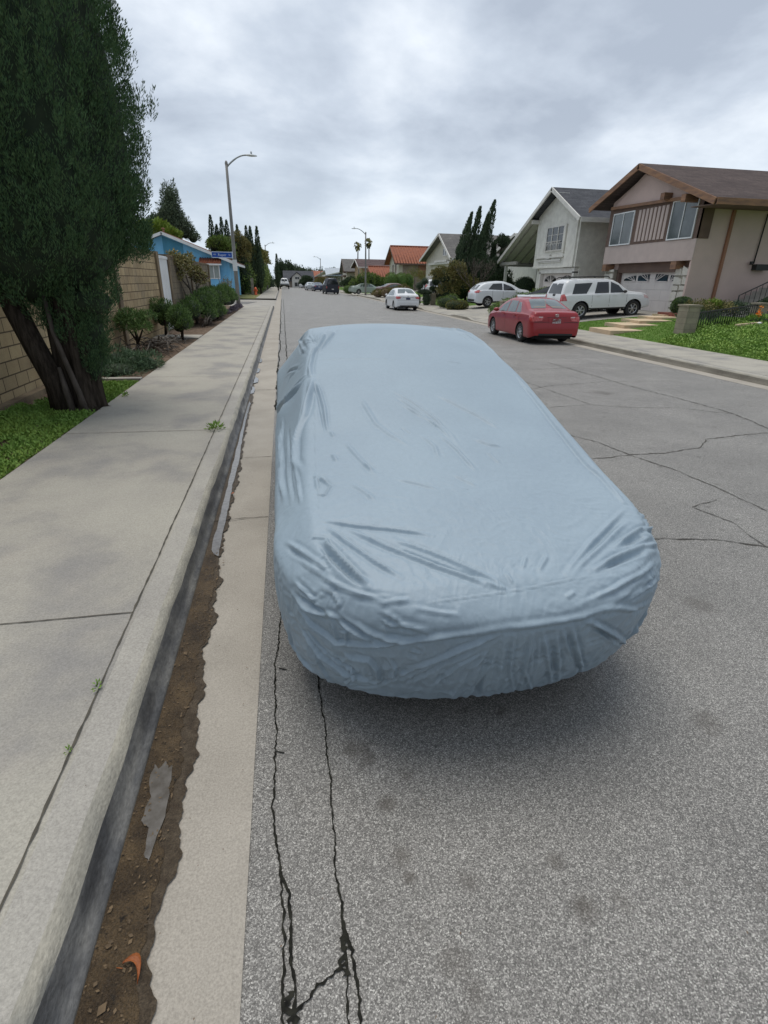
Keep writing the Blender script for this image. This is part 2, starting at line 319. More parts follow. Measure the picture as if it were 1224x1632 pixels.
# asphalt: aggregate chips
def asphalt():
    m = bpy.data.materials.new('asphalt'); m.use_nodes = True; t = m.node_tree; n = t.nodes; b = n['Principled BSDF']
    def nn(ty, **k):
        x = n.new(ty)
        for a, c in k.items(): x.inputs[a.replace('_', ' ')].default_value = c
        return x
    tcn = n.new('ShaderNodeTexCoord'); v = tcn.outputs['Object']
    nz = nn('ShaderNodeTexNoise', Scale=230., Detail=2.); t.links.new(v, nz.inputs['Vector'])
    ad = n.new('ShaderNodeMixRGB'); ad.blend_type = 'ADD'; ad.inputs[0].default_value = .006; t.links.new(v, ad.inputs[1]); t.links.new(nz.outputs['Color'], ad.inputs[2])
    vo = nn('ShaderNodeTexVoronoi', Scale=245.); t.links.new(ad.outputs[0], vo.inputs['Vector'])
    bw = n.new('ShaderNodeSeparateColor'); t.links.new(vo.outputs['Color'], bw.inputs[0])
    c1 = n.new('ShaderNodeValToRGB'); t.links.new(bw.outputs[0], c1.inputs[0]); e = c1.color_ramp.elements
    e[0].position = 0; e[0].color = (.10,.096,.09,1); e[1].position = 1; e[1].color = (.60,.585,.55,1)
    for p, c in ((.45,(.21,.204,.192)), (.75,(.33,.32,.30)), (.92,(.44,.43,.40))): q = e.new(p); q.color = (*c, 1)
    # dark gaps at cell borders
    c2 = n.new('ShaderNodeMapRange'); t.links.new(vo.outputs['Distance'], c2.inputs[0]); c2.inputs[1].default_value = .35; c2.inputs[2].default_value = .75; c2.inputs[3].default_value = 1; c2.inputs[4].default_value = .6
    mx = n.new('ShaderNodeMixRGB'); mx.blend_type = 'MULTIPLY'; mx.inputs[0].default_value = 1; t.links.new(c1.outputs[0], mx.inputs[1]); t.links.new(c2.outputs[0], mx.inputs[2])
    big = nn('ShaderNodeTexNoise', Scale=.9, Detail=6., Roughness=.6); t.links.new(v, big.inputs['Vector'])
    b2 = n.new('ShaderNodeMapRange'); t.links.new(big.outputs[0], b2.inputs[0]); b2.inputs[1].default_value = .3; b2.inputs[2].default_value = .7; b2.inputs[3].default_value = .82; b2.inputs[4].default_value = 1.16
    mx2 = n.new('ShaderNodeMixRGB'); mx2.blend_type = 'MULTIPLY'; mx2.inputs[0].default_value = 1; t.links.new(mx.outputs[0], mx2.inputs[1]); t.links.new(b2.outputs[0], mx2.inputs[2])
    # sparse stains
    st = nn('ShaderNodeTexNoise', Scale=5.5, Detail=2.); mpn = n.new('ShaderNodeMapping'); mpn.inputs['Location'].default_value = (4.2, 1.7, 0); t.links.new(v, mpn.inputs[0]); t.links.new(mpn.outputs[0], st.inputs['Vector'])
    s2 = n.new('ShaderNodeMapRange'); t.links.new(st.outputs[0], s2.inputs[0]); s2.inputs[1].default_value = .66; s2.inputs[2].default_value = .78; s2.inputs[4].default_value = .7
    mx3 = n.new('ShaderNodeMixRGB'); t.links.new(s2.outputs[0], mx3.inputs[0]); t.links.new(mx2.outputs[0], mx3.inputs[1]); mx3.inputs[2].default_value = (.06,.052,.044,1)
    last = mx3.outputs[0]
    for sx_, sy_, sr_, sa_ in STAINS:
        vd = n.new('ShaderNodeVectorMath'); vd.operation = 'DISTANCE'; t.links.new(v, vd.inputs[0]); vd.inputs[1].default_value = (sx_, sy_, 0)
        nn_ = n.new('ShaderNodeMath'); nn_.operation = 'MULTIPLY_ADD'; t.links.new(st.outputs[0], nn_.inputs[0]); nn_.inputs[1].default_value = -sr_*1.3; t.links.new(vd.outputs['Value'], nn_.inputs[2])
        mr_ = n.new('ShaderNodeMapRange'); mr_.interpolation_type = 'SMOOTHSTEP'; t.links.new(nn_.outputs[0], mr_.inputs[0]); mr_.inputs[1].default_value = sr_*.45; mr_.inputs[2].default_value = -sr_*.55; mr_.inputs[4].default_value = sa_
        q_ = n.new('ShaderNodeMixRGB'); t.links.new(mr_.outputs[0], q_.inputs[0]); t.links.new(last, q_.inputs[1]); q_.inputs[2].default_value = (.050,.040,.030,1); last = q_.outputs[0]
    t.links.new(last, b.inputs['Base Color']); b.inputs['Roughness'].default_value = .58; b.inputs['Specular IOR Level'].default_value = .55
    bp = n.new('ShaderNodeBump'); bp.inputs['Strength'].default_value = .7; bp.inputs['Distance'].default_value = .004; t.links.new(bw.outputs[0], bp.inputs['Height']); t.links.new(bp.outputs[0], b.inputs['Normal'])
    return m
M['asphalt'] = asphalt()
# ================================================================ the ground, road, kerbs, pavements
def lot(x):                       # height of the right-hand lots, which rise from the pavement
    pts = [(12.6, .15), (13.2, .24), (15, .42), (17, .58), (19, .68), (22, .72), (60, .72)]
    if x <= pts[0][0]: return .15
    for (a, b), (c, d) in zip(pts, pts[1:]):
        if x <= c: return b + (d-b)*(x-a)/(c-a)
    return .72
def bend(y): return -.00042*max(0, y-62)**2 if y < 150 else -.00042*88**2
def KX(y): return 10.2 + bend(y)   # foot of the right kerb
ys_far = [-12, 0, 5, 10, 15, 20, 30, 40, 50, 60, 70, 80, 90, 100, 110, 120, 130, 140, 150, 170]
def strip(name, fl, fr, z0, z1, ys, m, kind='structure', thick=None, parent=None, nx=1):
    """ribbon between x=fl(y) and x=fr(y)"""
    mb = MB(); P = []
    for y in ys:
        a, b = fl(y), fr(y); P.append([(a+(b-a)*i/nx, y, z0+(z1-z0)*i/nx) for i in range(nx+1)])
    mb.grid(P, smooth=False)
    for f in mb.f: f.reverse()
    mb.f = [f[::-1] for f in mb.f]
    o = mb.build(name, m, parent)
    if kind: o['kind'] = kind
    return o
g = MB(); g.add([(-2500,-300,-.06),(2500,-300,-.06),(2500,3500,-.06),(-2500,3500,-.06)], [(0,1,2,3)])
tag(g.build('ground', M['ground']), kind='structure')
road = strip('road', lambda y: -.24, lambda y: KX(y)-.44, 0, 0, ys_far, M['asphalt'], nx=2)
strip('gutter', lambda y: -.70, lambda y: -.232, -.012, .004, [-3, 42, 56, 170], M['gutter'])
strip('gutter', lambda y: KX(y)-.45, lambda y: KX(y)+.02, .004, -.006, ys_far, M['gutter'])
# left kerb: rounded section swept along the street, with a gap for the driveway
def kerb(name, y0, y1, sgn, fx, m_top, m_face, ny=None, drop=()):
    """section: face foot at fx(y), 15 cm high, top 15 cm wide; drop: y ranges of lowered kerb at driveways"""
    ys = [y0 + (y1-y0)*i/(ny or 2) for i in range((ny or 2)+1)]
    for a, b in drop: ys += [a, a+.9, b-.9, b]
    ys = sorted(set(ys)); top, face, edge_ = [], [], []
    for y in ys:
        h = .15
        for a, b in drop:
            if a < y < b: h = .03 + .12*max(0, 1-min(y-a, b-y)/.9)
        x = fx(y); k = h/.15
        wv = .004*math.sin(y*3.1)+.003*math.sin(y*9.7)
        face.append([(x, y, -.05), (x+sgn*.004, y, .012), (x+sgn*.022, y, .014), (x+sgn*.040, y, .06*k), (x+sgn*(.060+wv), y, (.108+wv)*k)])
        edge_.append([(x+sgn*(.060+wv), y, (.108+wv)*k), (x+sgn*.072, y, .130*k), (x+sgn*.088, y, .143*k), (x+sgn*(.108+wv), y, .149*k)])
        top.append([(x+sgn*(.108+wv), y, .149*k), (x+sgn*.13, y, h), (x+sgn*.235, y, h+.001)])
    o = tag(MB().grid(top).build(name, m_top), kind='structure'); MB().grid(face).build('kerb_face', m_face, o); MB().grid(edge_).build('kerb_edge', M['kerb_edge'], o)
    return o
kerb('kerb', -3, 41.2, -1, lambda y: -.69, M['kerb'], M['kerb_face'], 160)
e_ = MB(); P = []      # the rounded return of the kerb at the driveway
for i in range(9):
    a = i/8*math.pi/2; P.append([(-1.6+.91*math.cos(a)-.0, 41.2+.91*math.sin(a), -.05), (-1.6+.89*math.cos(a), 41.2+.89*math.sin(a), .13), (-1.6+.83*math.cos(a), 41.2+.83*math.sin(a), .15), (-1.6+.66*math.cos(a), 41.2+.66*math.sin(a), .151)])
tag(e_.grid(P).build('kerb', M['kerb']), kind='structure')
kerb('kerb', 57, 165, -1, lambda y: -.69, M['kerb'], M['kerb_face'], 4)
DRV = [(25.0, 30.5), (33.0, 41.5), (52.5, 60), (78, 84), (98, 104)]
kerb('kerb', -10, 150, 1, KX, M['kerb'], M['kerb_face_lit'], 64, DRV)
# pavements
def zc(a): return lambda y: a
strip('pavement', zc(-2.71), zc(-.926), .149, .149, [-3, 41.9], M['concrete'])
strip('pavement', zc(-2.71), zc(-.93), .15, .15, [57, 165], M['concrete'])
DRV = [(25.0, 30.5), (33.0, 41.5), (52.5, 60), (78, 84), (98, 104)]
def kh(y):
    for a, b in DRV:
        if a < y < b: return .03 + .12*max(0, 1-min(y-a, b-y)/.9)
    return .15
yp = sorted(set(ys_far + [v for a, b in DRV for v in (a, a+.9, b-.9, b)])); P = []
for y in yp: P.append([(KX(y)+.23, y, kh(y)-.001), (KX(y)+.95, y, .149), (KX(y)+2.42, y, .152)])
g = MB().grid(P, smooth=False); g.f = [f[::-1] for f in g.f]; g.f = [f[::-1] for f in g.f]
tag(g.build('pavement', M['concrete']), kind='structure')
# side driveway on the left with its dark patch
g = MB(); g.grid([[(-30, y, .03), (-2.7, y, .03), (-.93, y, .022), (-.69, y, .004)] for y in (41.6, 44, 56.8)], smooth=False)
tag(g.build('driveway', M['driveway']), kind='structure')
g = MB(); g.add([(-9,46.3,.036),(-2.9,46.3,.036),(-2.3,51.5,.036),(-9,51.5,.036)], [(0,1,2,3)]); tag(g.build('driveway_patch', mat('patch', (.17,.165,.16), .9, (.13,.128,.124), 3, fine=.15)), kind='structure')
for (x0, x1, y0, y1, h) in ((-1.42,-.73,41.0,42.1,.0),):
    pass
# planting bed and lawns on the left
g = MB(); P = []
for y in np.arange(-3, 42, .75): P.append([(x, float(y), .115 + .05*math.sin(x*2.1+y*.7)*.6 + .02*math.sin(x*7+y*3)) for x in (-4.2, -3.9, -3.6, -3.3, -3.0, -2.72)])
for r in P: r[-1] = (r[-1][0], r[-1][1], .12)
tag(g.grid(P).build('planting_bed', M['soil']), kind='structure')
g = MB(); g.add([(-9,56.8,.13),(-2.72,56.8,.13),(-2.72,75,.13),(-9,75,.13)], [(0,1,2,3)]); tag(g.build('lawn', mat('lawn_far', (.13,.15,.035), .95, (.17,.15,.05), 1.2)), kind='structure')
# right-hand lots
g = MB(); xs = [12.58, 12.9, 13.2, 14, 15, 16, 17, 18, 19, 20.5, 22, 30, 60]; P = []
for y in [-12, 0, 5, 8, 10, 12, 14, 16, 18, 20, 22, 24.4]: P.append([(x + bend(y)*1.0, y, lot(x) - .002 + (.03*math.sin(x*1.7+y) if 13 < x < 19 and y < 18 else 0)) for x in xs])
tag(g.grid(P).build('lawn', M['lawn']), kind='structure')
def drive(y0, y1):
    g = MB(); g.grid([[(x+bend(y), y, lot(x)+(.012 if x > 12.6 else .004)) for x in xs[:10]] for y in (y0, (y0+y1)/2, y1)]); return tag(g.build('driveway', M['driveway']), kind='structure')
def lawnr(y0, y1, m=None):
    g = MB(); g.grid([[(x+bend(y), y, lot(x)) for x in xs] for y in np.linspace(y0, y1, 5)]); return tag(g.build('lawn', m or M['lawn']), kind='structure')
drive(24.4, 30.9); lawnr(30.9, 33.2); drive(33.2, 41.0); lawnr(41.0, 52.6); drive(52.6, 60.0); lawnr(60.0, 78); drive(78, 84); lawnr(84, 98); drive(98, 104); lawnr(104, 175)

# ---- marks in the surfaces: joints and cracks, each a thin ribbon 3-4 mm above its surface
def ribbon(mb, pts, w, z, jit=.0, step=.04, seed=0, wj=.5):
    r_ = random.Random(seed); P = []; pts = [Vector((p[0], p[1], 0)) for p in pts]; q = []
    for a, b in zip(pts, pts[1:]):
        n_ = max(1, int((b-a).length/step)); q += [a.lerp(b, i/n_) for i in range(n_)]
    q.append(pts[-1]); off = 0
    for i, p in enumerate(q):
        d = (q[min(i+1, len(q)-1)] - q[max(0, i-1)]).normalized(); nn = Vector((-d.y, d.x, 0))
        off = off*.85 + r_.uniform(-jit, jit); c = p + nn*(off + r_.uniform(-jit, jit)*.6); ww = w*(.8 if step < .015 else 1)*(1 + r_.uniform(-wj, wj))/2
        P.append([(c.x-nn.x*ww, c.y-nn.y*ww, z), (c.x+nn.x*ww, c.y+nn.y*ww, z)])
    mb.grid(P, smooth=False)
    for f in mb.f[-(len(P)-1):]: f.reverse()
jt = MB()
ribbon(jt, [(-.948, -2), (-.948, 41)], .009, .1545, .0015, .05, 1, .5)
for k, y in enumerate([-1.2, 2.70, 6.79, 10.9, 15, 19, 23, 27, 31, 35, 39]):
    ribbon(jt, [(-2.71, y), (-.95, y+(.03 if k == 1 else 0))], .008, .1545, .001, .05, k, .3)
    if y > 5: ribbon(jt, [(-.95, y), (-.76, y)], .006, .1552, .001, .05, k, .3)
for k, y in enumerate(np.arange(-5, 80, 3.05)): ribbon(jt, [(KX(y)+(.22 if kh(y) > .14 else .98), y), (KX(y)+2.42, y)], .014, .1565, .001, .3, k, .3)
ribbon(jt, [(10.46, -5), (10.46, 24), (10.46, 60)], .014, .1565, .001, .5, 99, .3)
jj = tag(jt.build('pavement_joints', M['joint']), kind='structure')
ck = MB()
c1 = [(-.13,4.2),(-.13,3.1),(-.13,2.55),(-.15,2.33),(-.14,1.89),(-.15,1.61),(-.15,1.47),(-.14,1.33),(-.12,1.21),(-.11,1.01),(-.11,.75),(-.11,.5)]
ribbon(ck, c1, .009, .0045, .0035, .012, 5, .55)
ribbon(ck, [(-.12,1.22),(-.095,1.14),(-.085,1.0),(-.08,.86),(-.075,.5)], .011, .0049, .0035, .011, 6, .55)
ribbon(ck, [(-.13,2.30),(-.09,2.285)], .009, .0049, .003, .02, 7)
ribbon(ck, [(-.14,1.75),(-.105,1.735)], .008, .0049, .003, .02, 8)
ribbon(ck, [(.065,2.6),(.07,2.2),(.08,1.89),(.08,1.61),(.08,1.35),(.07,1.17),(.08,1.01),(.08,.91),(.07,.77),(.07,.5)], .008, .0045, .003, .012, 9, .55)
ribbon(ck, [(.08,1.03),(.095,.94),(.10,.84),(.09,.5)], .013, .0049, .0035, .011, 10, .6)
ribbon(ck, [(-.10,.80),(-.03,.865),(.04,.885),(.08,.92)], .010, .0053, .005, .009, 11, .6)
ribbon(ck, [(.085,.99),(.088,.88)], .022, .0056, .010, .007, 12, .7)
ribbon(ck, [(-.085,.87),(-.09,.76),(-.085,.55)], .026, .0056, .012, .007, 13, .7)
ckf = MB()
for i, (L_, w_) in enumerate([
    ([(3.6,6.9),(4.0,6.24),(4.13,5.58),(4.28,5.04),(4.38,4.48),(4.39,3.81)], .016),
    ([(3.3,5.5),(3.77,5.52),(4.13,5.58),(4.63,5.62),(5.27,5.8),(5.65,6.14),(6.21,6.27),(6.83,6.34),(8.2,6.7)], .018),
    ([(2.6,3.42),(3.02,3.44),(3.22,3.38),(3.47,3.32),(3.75,3.16),(4.6,2.9)], .020),
    ([(4.1,8.2),(4.67,8.3),(5.2,8.4),(5.84,8.09),(6.63,8.01),(7.28,7.48)], .013),
    ([(6.9,13.5),(6.99,11.25),(7.06,9.71),(7.24,8.47),(7.28,7.48),(7.05,6.57),(6.9,5)], .020),
    ([(3.75,3.16),(3.85,3.6),(3.72,4.0),(4.1,4.15)], .010),
    ([(4.2,9.5),(5.3,10.2),(6.99,10.6),(8.6,10.5)], .014), ([(5.9,12.3),(7.6,12.7),(9.3,12.4)], .012),
    ([(5.2,8.4),(5.0,10.6),(4.9,13.5),(5.1,17)], .015), ([(5.0,14),(6.5,14.4),(8.2,14.2)], .012), ([(1.0,24),(5,24.6),(9.5,24.2)], .03),
    ([(3.1,11),(4.1,11.4),(4.95,12.1)], .012)]):
    ribbon(ckf, L_, w_*.8, .0046+.0002*i, .010, .05, 30+i, .7)
for i, y in enumerate([6.04, 4.30, 10.2, 14.1, 18.2, 22.5, 27, 33, 40]):
    ribbon(ck, [(-.69, y-.03), (-.5, y), (-.24, y+.01)], .008 if i < 2 else .012, .0075, .004, .03, 60+i, .5)
ribbon(ck, [(-.215, 8.5), (-.2, 20), (-.215, 60)], .03, .0052, .012, .1, 80, .6)
ribbon(ck, [(-.02, 8.5), (0, 20), (-.02, 60)], .02, .0052, .012, .1, 81, .6)
for k in range(22): ribbon(ck, [(-.215, 9+k*.9), (-.01, 9+k*.9)], .010, .0056, .004, .05, 90+k, .6)
ck.build('cracks', M['crack'], road); ckf.build('cracks', M['crack_far'], road)
# ---- wet silt and puddles lying in the left gutter
edge = [(-.485,.5),(-.49,.86),(-.505,1.01),(-.515,1.15),(-.49,1.37),(-.50,1.55),(-.49,1.7),(-.505,1.95),(-.50,2.15),(-.54,2.39),(-.535,2.6),(-.52,2.86),(-.545,3.0),(-.54,3.24),(-.575,3.6),(-.57,4.1),(-.58,4.71),(-.565,5.3),(-.575,5.82),(-.605,6.85),(-.62,8.2),(-.615,9.2),(-.66,10.4),(-.69,11.7)]
def shore(name, E, m, x0, z, seed, jit=.009, step=.013, parent=None, dx=0.):
    r_ = random.Random(seed); q = []; E = [Vector((a+dx, b, 0)) for a, b in E]
    for a, b in zip(E, E[1:]):
        n_ = max(1, int((b-a).length/step)); q += [a.lerp(b, i/n_) for i in range(n_)]
    q.append(E[-1]); mb = MB(); P = []; off = 0
    for p in q:
        off = off*.6 + r_.uniform(-jit, jit)*.7; off2 = .010*math.sin(p.y*13+seed)+.007*math.sin(p.y*29+1)+.004*math.sin(p.y*71); p = Vector((p.x+off2, p.y, 0)); P.append([(x0, p.y, z-.004), ((x0+p.x+off)/2, p.y, z-.002), (p.x+off, p.y, z)])
    mb.grid(P, smooth=False)
    for f in mb.f: f.reverse()
    for f in mb.f: f.reverse()
    return tag(mb.build(name, m, parent), kind='structure')
# gutter surface rises from -.012 at the kerb to .004 at its outer edge: keep the films just above it
shore('wet_gutter', edge, M['wet'], -.689, .0035, 3)
shore('silt', [(a-.028-(.03 if 1.2 < b < 2.2 else 0), b) for a, b in edge if b < 3.7] + [(-.66, 3.75)], M['mud'], -.688, .0055, 4, .008)
pd = MB()
def blob(pts, z, seed, k=6, jit=.006):
    r_ = random.Random(seed); q = []; n_ = len(pts)
    for i in range(n_):
        a, b = Vector(pts[i]), Vector(pts[(i+1) % n_])
        for j in range(k): c = a.lerp(b, j/k); q.append((c.x + r_.uniform(-jit, jit), c.y + r_.uniform(-jit, jit), z))
    pd.add(q, [tuple(range(len(q)))])
blob([(-.652,3.75),(-.655,4.7),(-.66,5.82),(-.67,7.2),(-.67,9.2),(-.635,9.0),(-.64,8.2),(-.625,6.8),(-.60,5.8),(-.61,5.2),(-.60,4.7),(-.595,4.1),(-.585,3.62),(-.62,3.66)][::-1], .0085, 2, 8, .005)
blob([(-.650,1.76),(-.63,1.735),(-.61,1.77),(-.59,1.735),(-.575,1.74),(-.565,1.6),(-.56,1.50),(-.578,1.42),(-.585,1.33),(-.605,1.36),(-.615,1.46),(-.645,1.5),(-.635,1.6),(-.66,1.68)], .0085, 3, 4, .004)
for i, (y, w_) in enumerate([(9.8,.05),(10.9,.07),(12.2,.05),(13.8,.05)]): blob([(-.68,y),(-.68+w_,y+.1),(-.68+w_*1.2,y+.5),(-.68,y+.8)][::-1], .0085, 20+i, 5, .01)
tag(pd.build('puddle', M['water']), kind='structure')

# grit, twigs and leaf scraps lying in the silt
db = MB(); r_ = random.Random(12)
for k in range(420):
    y = .6+3.2*r_.random()**1.2; x = -.685 + .15*r_.random(); a = r_.uniform(0, 6.28); l = r_.uniform(.002,.009)*(2.2 if r_.random() < .06 else 1); w_ = l*r_.uniform(.3,.8); z = .008
    c, s_ = math.cos(a), math.sin(a)
    db.add([(x-c*l, y-s_*l, z), (x+s_*w_, y-c*w_, z+.002), (x+c*l, y+s_*l, z+.003), (x-s_*w_, y+c*w_, z+.001)], [(0,1,2,3)])
tag(db.build('gutter_debris', mat('debris', (.03,.02,.012), .8, (.12,.08,.04), 30, island=(.16,.11,.06))), kind='stuff')
db = MB()
for k in range(90):
    y = .7+7*r_.random()**1.5; x = r_.choice([r_.uniform(-2.6,-.8), r_.uniform(-.5,-.25), r_.uniform(-.2,2.5)]); a = r_.uniform(0, 6.28); l = r_.uniform(.002,.006); w_ = l*r_.uniform(.3,.9); z = .158 if x < -.78 else .009
    c, s_ = math.cos(a), math.sin(a); db.add([(x-c*l, y-s_*l, z), (x+s_*w_, y-c*w_, z+.002), (x+c*l, y+s_*l, z+.003), (x-s_*w_, y+c*w_, z+.001)], [(0,1,2,3)])
tag(db.build('loose_grit', M['straw']), kind='stuff')
# ================================================================ the covered car
CX, CY, CL = .846, 1.555, 4.85
def lerp_tab(tab, x):
    xs_ = [a for a, b in tab]; return np.interp(x, xs_, [b for a, b in tab])
ZT = [(0,.715),(.04,.765),(.14,.83),(.3,.875),(.6,.95),(1.0,1.04),(1.4,1.14),(1.8,1.27),(2.2,1.40),(2.6,1.51),(2.95,1.57),(3.3,1.575),(3.8,1.54),(4.3,1.43),(4.55,1.30),(4.75,1.05),(4.85,.8)]
ZS = [(0,.712),(.15,.715),(.4,.74),(.8,.83),(1.3,.95),(1.8,1.04),(2.3,1.08),(3.2,1.09),(4.0,1.07),(4.6,.95),(4.85,.78)]
WR = [(0,.70),(.5,.78),(1.2,.80),(1.9,.78),(2.5,.71),(3.2,.67),(4.2,.64),(4.85,.55)]
def WB(s):
    s = np.asarray(s, float); p = 2.35; w = .952
    a = np.clip(1 - s/.76, 0, 1); b = np.clip(1 - (CL-s)/.55, 0, 1)
    return w*np.minimum((1-a**p)**(1/p), (1-b**p)**(1/p))
def topH(X, s):
    zt = lerp_tab(ZT, s); zs = lerp_tab(ZS, s) - .17*(X < 0)*np.clip((s-.7)/.8, 0, 1)*np.clip((4.2-s)/.6, 0, 1); wr = lerp_tab(WR, s); wb = np.maximum(WB(s), .02)
    wr = wr*np.where(X > 0, 1.09, np.interp(s, [0,.9,1.4,2.2,2.6], [1.0,1.0,.97,.96,.98])); wr = np.minimum(wr, wb*.88); t = np.abs(X); u = np.clip((t-wr)/(wb-wr+1e-6), 0, 1)
    inner = zt - .055*(t/np.maximum(wr, .05))**2*np.clip((zt-zs)*4, 0, 1)
    return np.where(t < wr, inner, (zt-.055*np.clip((zt-zs)*4, 0, 1))*(1-u) + zs*u)
def cover_base(NA=1500, NS=84, NT=140):
    # outline in plan, anticlockwise from the rear, sampled by a smooth parameter
    ss = np.concatenate([np.linspace(0, 1, 400)**2*.7, np.linspace(.7, CL-.7, 400)[1:-1], CL - np.linspace(1, 0, 400)**2*.7])
    wv = WB(ss); right = np.stack([wv, ss], 1); left = np.stack([-wv[::-1], ss[::-1]], 1)
    O = np.concatenate([right, left[1:-1]]); d = np.r_[0, np.cumsum(np.linalg.norm(np.diff(np.r_[O, O[:1]], axis=0), axis=1))]
    # denser towards the front
    wgt = 1.0/(0.35 + np.clip(np.r_[O[:,1], O[0,1]], 0, 4)*.35); cw = np.r_[0, np.cumsum(np.diff(d)*(wgt[:-1]+wgt[1:])/2)]
    q = np.linspace(0, cw[-1], NA, endpoint=False)
    Oc = np.r_[O, O[:1]]; OX = np.interp(q, cw, Oc[:,0]); OS = np.interp(q, cw, Oc[:,1]); arc = np.interp(q, cw, d)
    zs = topH(OX*.999, OS); rows = []
    T = np.stack([np.roll(OX,-1)-np.roll(OX,1), np.roll(OS,-1)-np.roll(OS,1)], 1); T /= np.linalg.norm(T, axis=1)[:,None]
    nx, ns = T[:,1], -T[:,0]      # outward
    hem = .20 + .015*np.sin(arc*1.3) + .03*np.clip((OS-1)/3, 0, 1)
    rng = np.random.RandomState(3)
    ple = sum(a*np.sin(arc*f + p) for f, a, p in [(23,.5,0),(41,.5,1),(67,.45,2),(97,.3,.5)])
    env = .5 + .5*np.sin(arc*3.1+1)*np.sin(arc*1.7)
    for i in range(NS):
        v = i/(NS-1); off = .016*np.sin(v*math.pi)**1 - .05*(1-v)**2.0 - .125*(1-v)**1.15*np.clip(-ns, 0, 1)**1.5
        pl = (1-v)**1.6*.0135*ple*env
        sc = 1 - .004*np.sin(arc*140+2*np.sin(arc*9))*(1-v)**8
        rows.append(np.stack([OX + nx*(off+pl), OS + ns*(off+pl), hem + .006*ple*(1-v)**4 + (zs-hem)*v], 1))
    CSp = np.clip(OS, .75, CL-.9)
    for i in range(1, NT+1):
        v = i/NT; X = OX*(1-v); s = OS*(1-v) + CSp*v; rows.append(np.stack([X, s, topH(X, s)], 1))
    G = np.array(rows)      # rows x NA x 3
    # mirrors push the cloth out on both sides
    for sgn, s0 in ((-1, 2.28), (1, 2.2)):
        k = np.exp(-((G[:,:,1]-s0)/.13)**2 - ((G[:,:,2]-1.045)/.10)**2)*(np.sign(G[:,:,0]) == sgn)
        G[:,:,0] += sgn*k*(.045 if sgn < 0 else .03)
    A = G.copy()
    for it in range(16):
        B = A.copy(); B[1:-1] = .25*(A[:-2] + A[2:] + np.roll(A[1:-1], 1, 1) + np.roll(A[1:-1], -1, 1))
        lam = np.ones(len(A)); lam[:int(NS*.35)] = .0; lam[int(NS*.35):int(NS*.6)] = np.linspace(0, 1, int(NS*.6)-int(NS*.35))
        A = A + (B-A)*lam[:,None,None]
    A[:,:,0] += CX; A[:,:,1] += CY
    return A, arc
def cover_faces(nr, na):
    i = np.arange(nr-1)[:,None]*na; j = np.arange(na)[None,:]; k = (j+1) % na
    return np.stack([(i+j).ravel(), (i+k).ravel(), (i+na+k).ravel(), (i+na+j).ravel()], 1)
def grid_normals(A):
    du = np.roll(A, -1, 1) - np.roll(A, 1, 1); dv = np.gradient(A, axis=0); n = np.cross(du, dv)
    n /= np.linalg.norm(n, axis=2)[:,:,None] + 1e-9
    return n
def vnoise(P, scale, seed):
    """smooth value noise on Nx3 points"""
    rs = np.random.RandomState(seed); tab = rs.rand(4096); Q = P*scale; I = np.floor(Q).astype(int); F = Q-I; F = F*F*(3-2*F); r = 0
    for a in (0,1):
        for b in (0,1):
            for c in (0,1):
                h = ((I[:,0]+a)*73856093 ^ (I[:,1]+b)*19349663 ^ (I[:,2]+c)*83492791) & 4095
                w = (F[:,0] if a else 1-F[:,0])*(F[:,1] if b else 1-F[:,1])*(F[:,2] if c else 1-F[:,2]); r = r + tab[h]*w
    return r*2-1
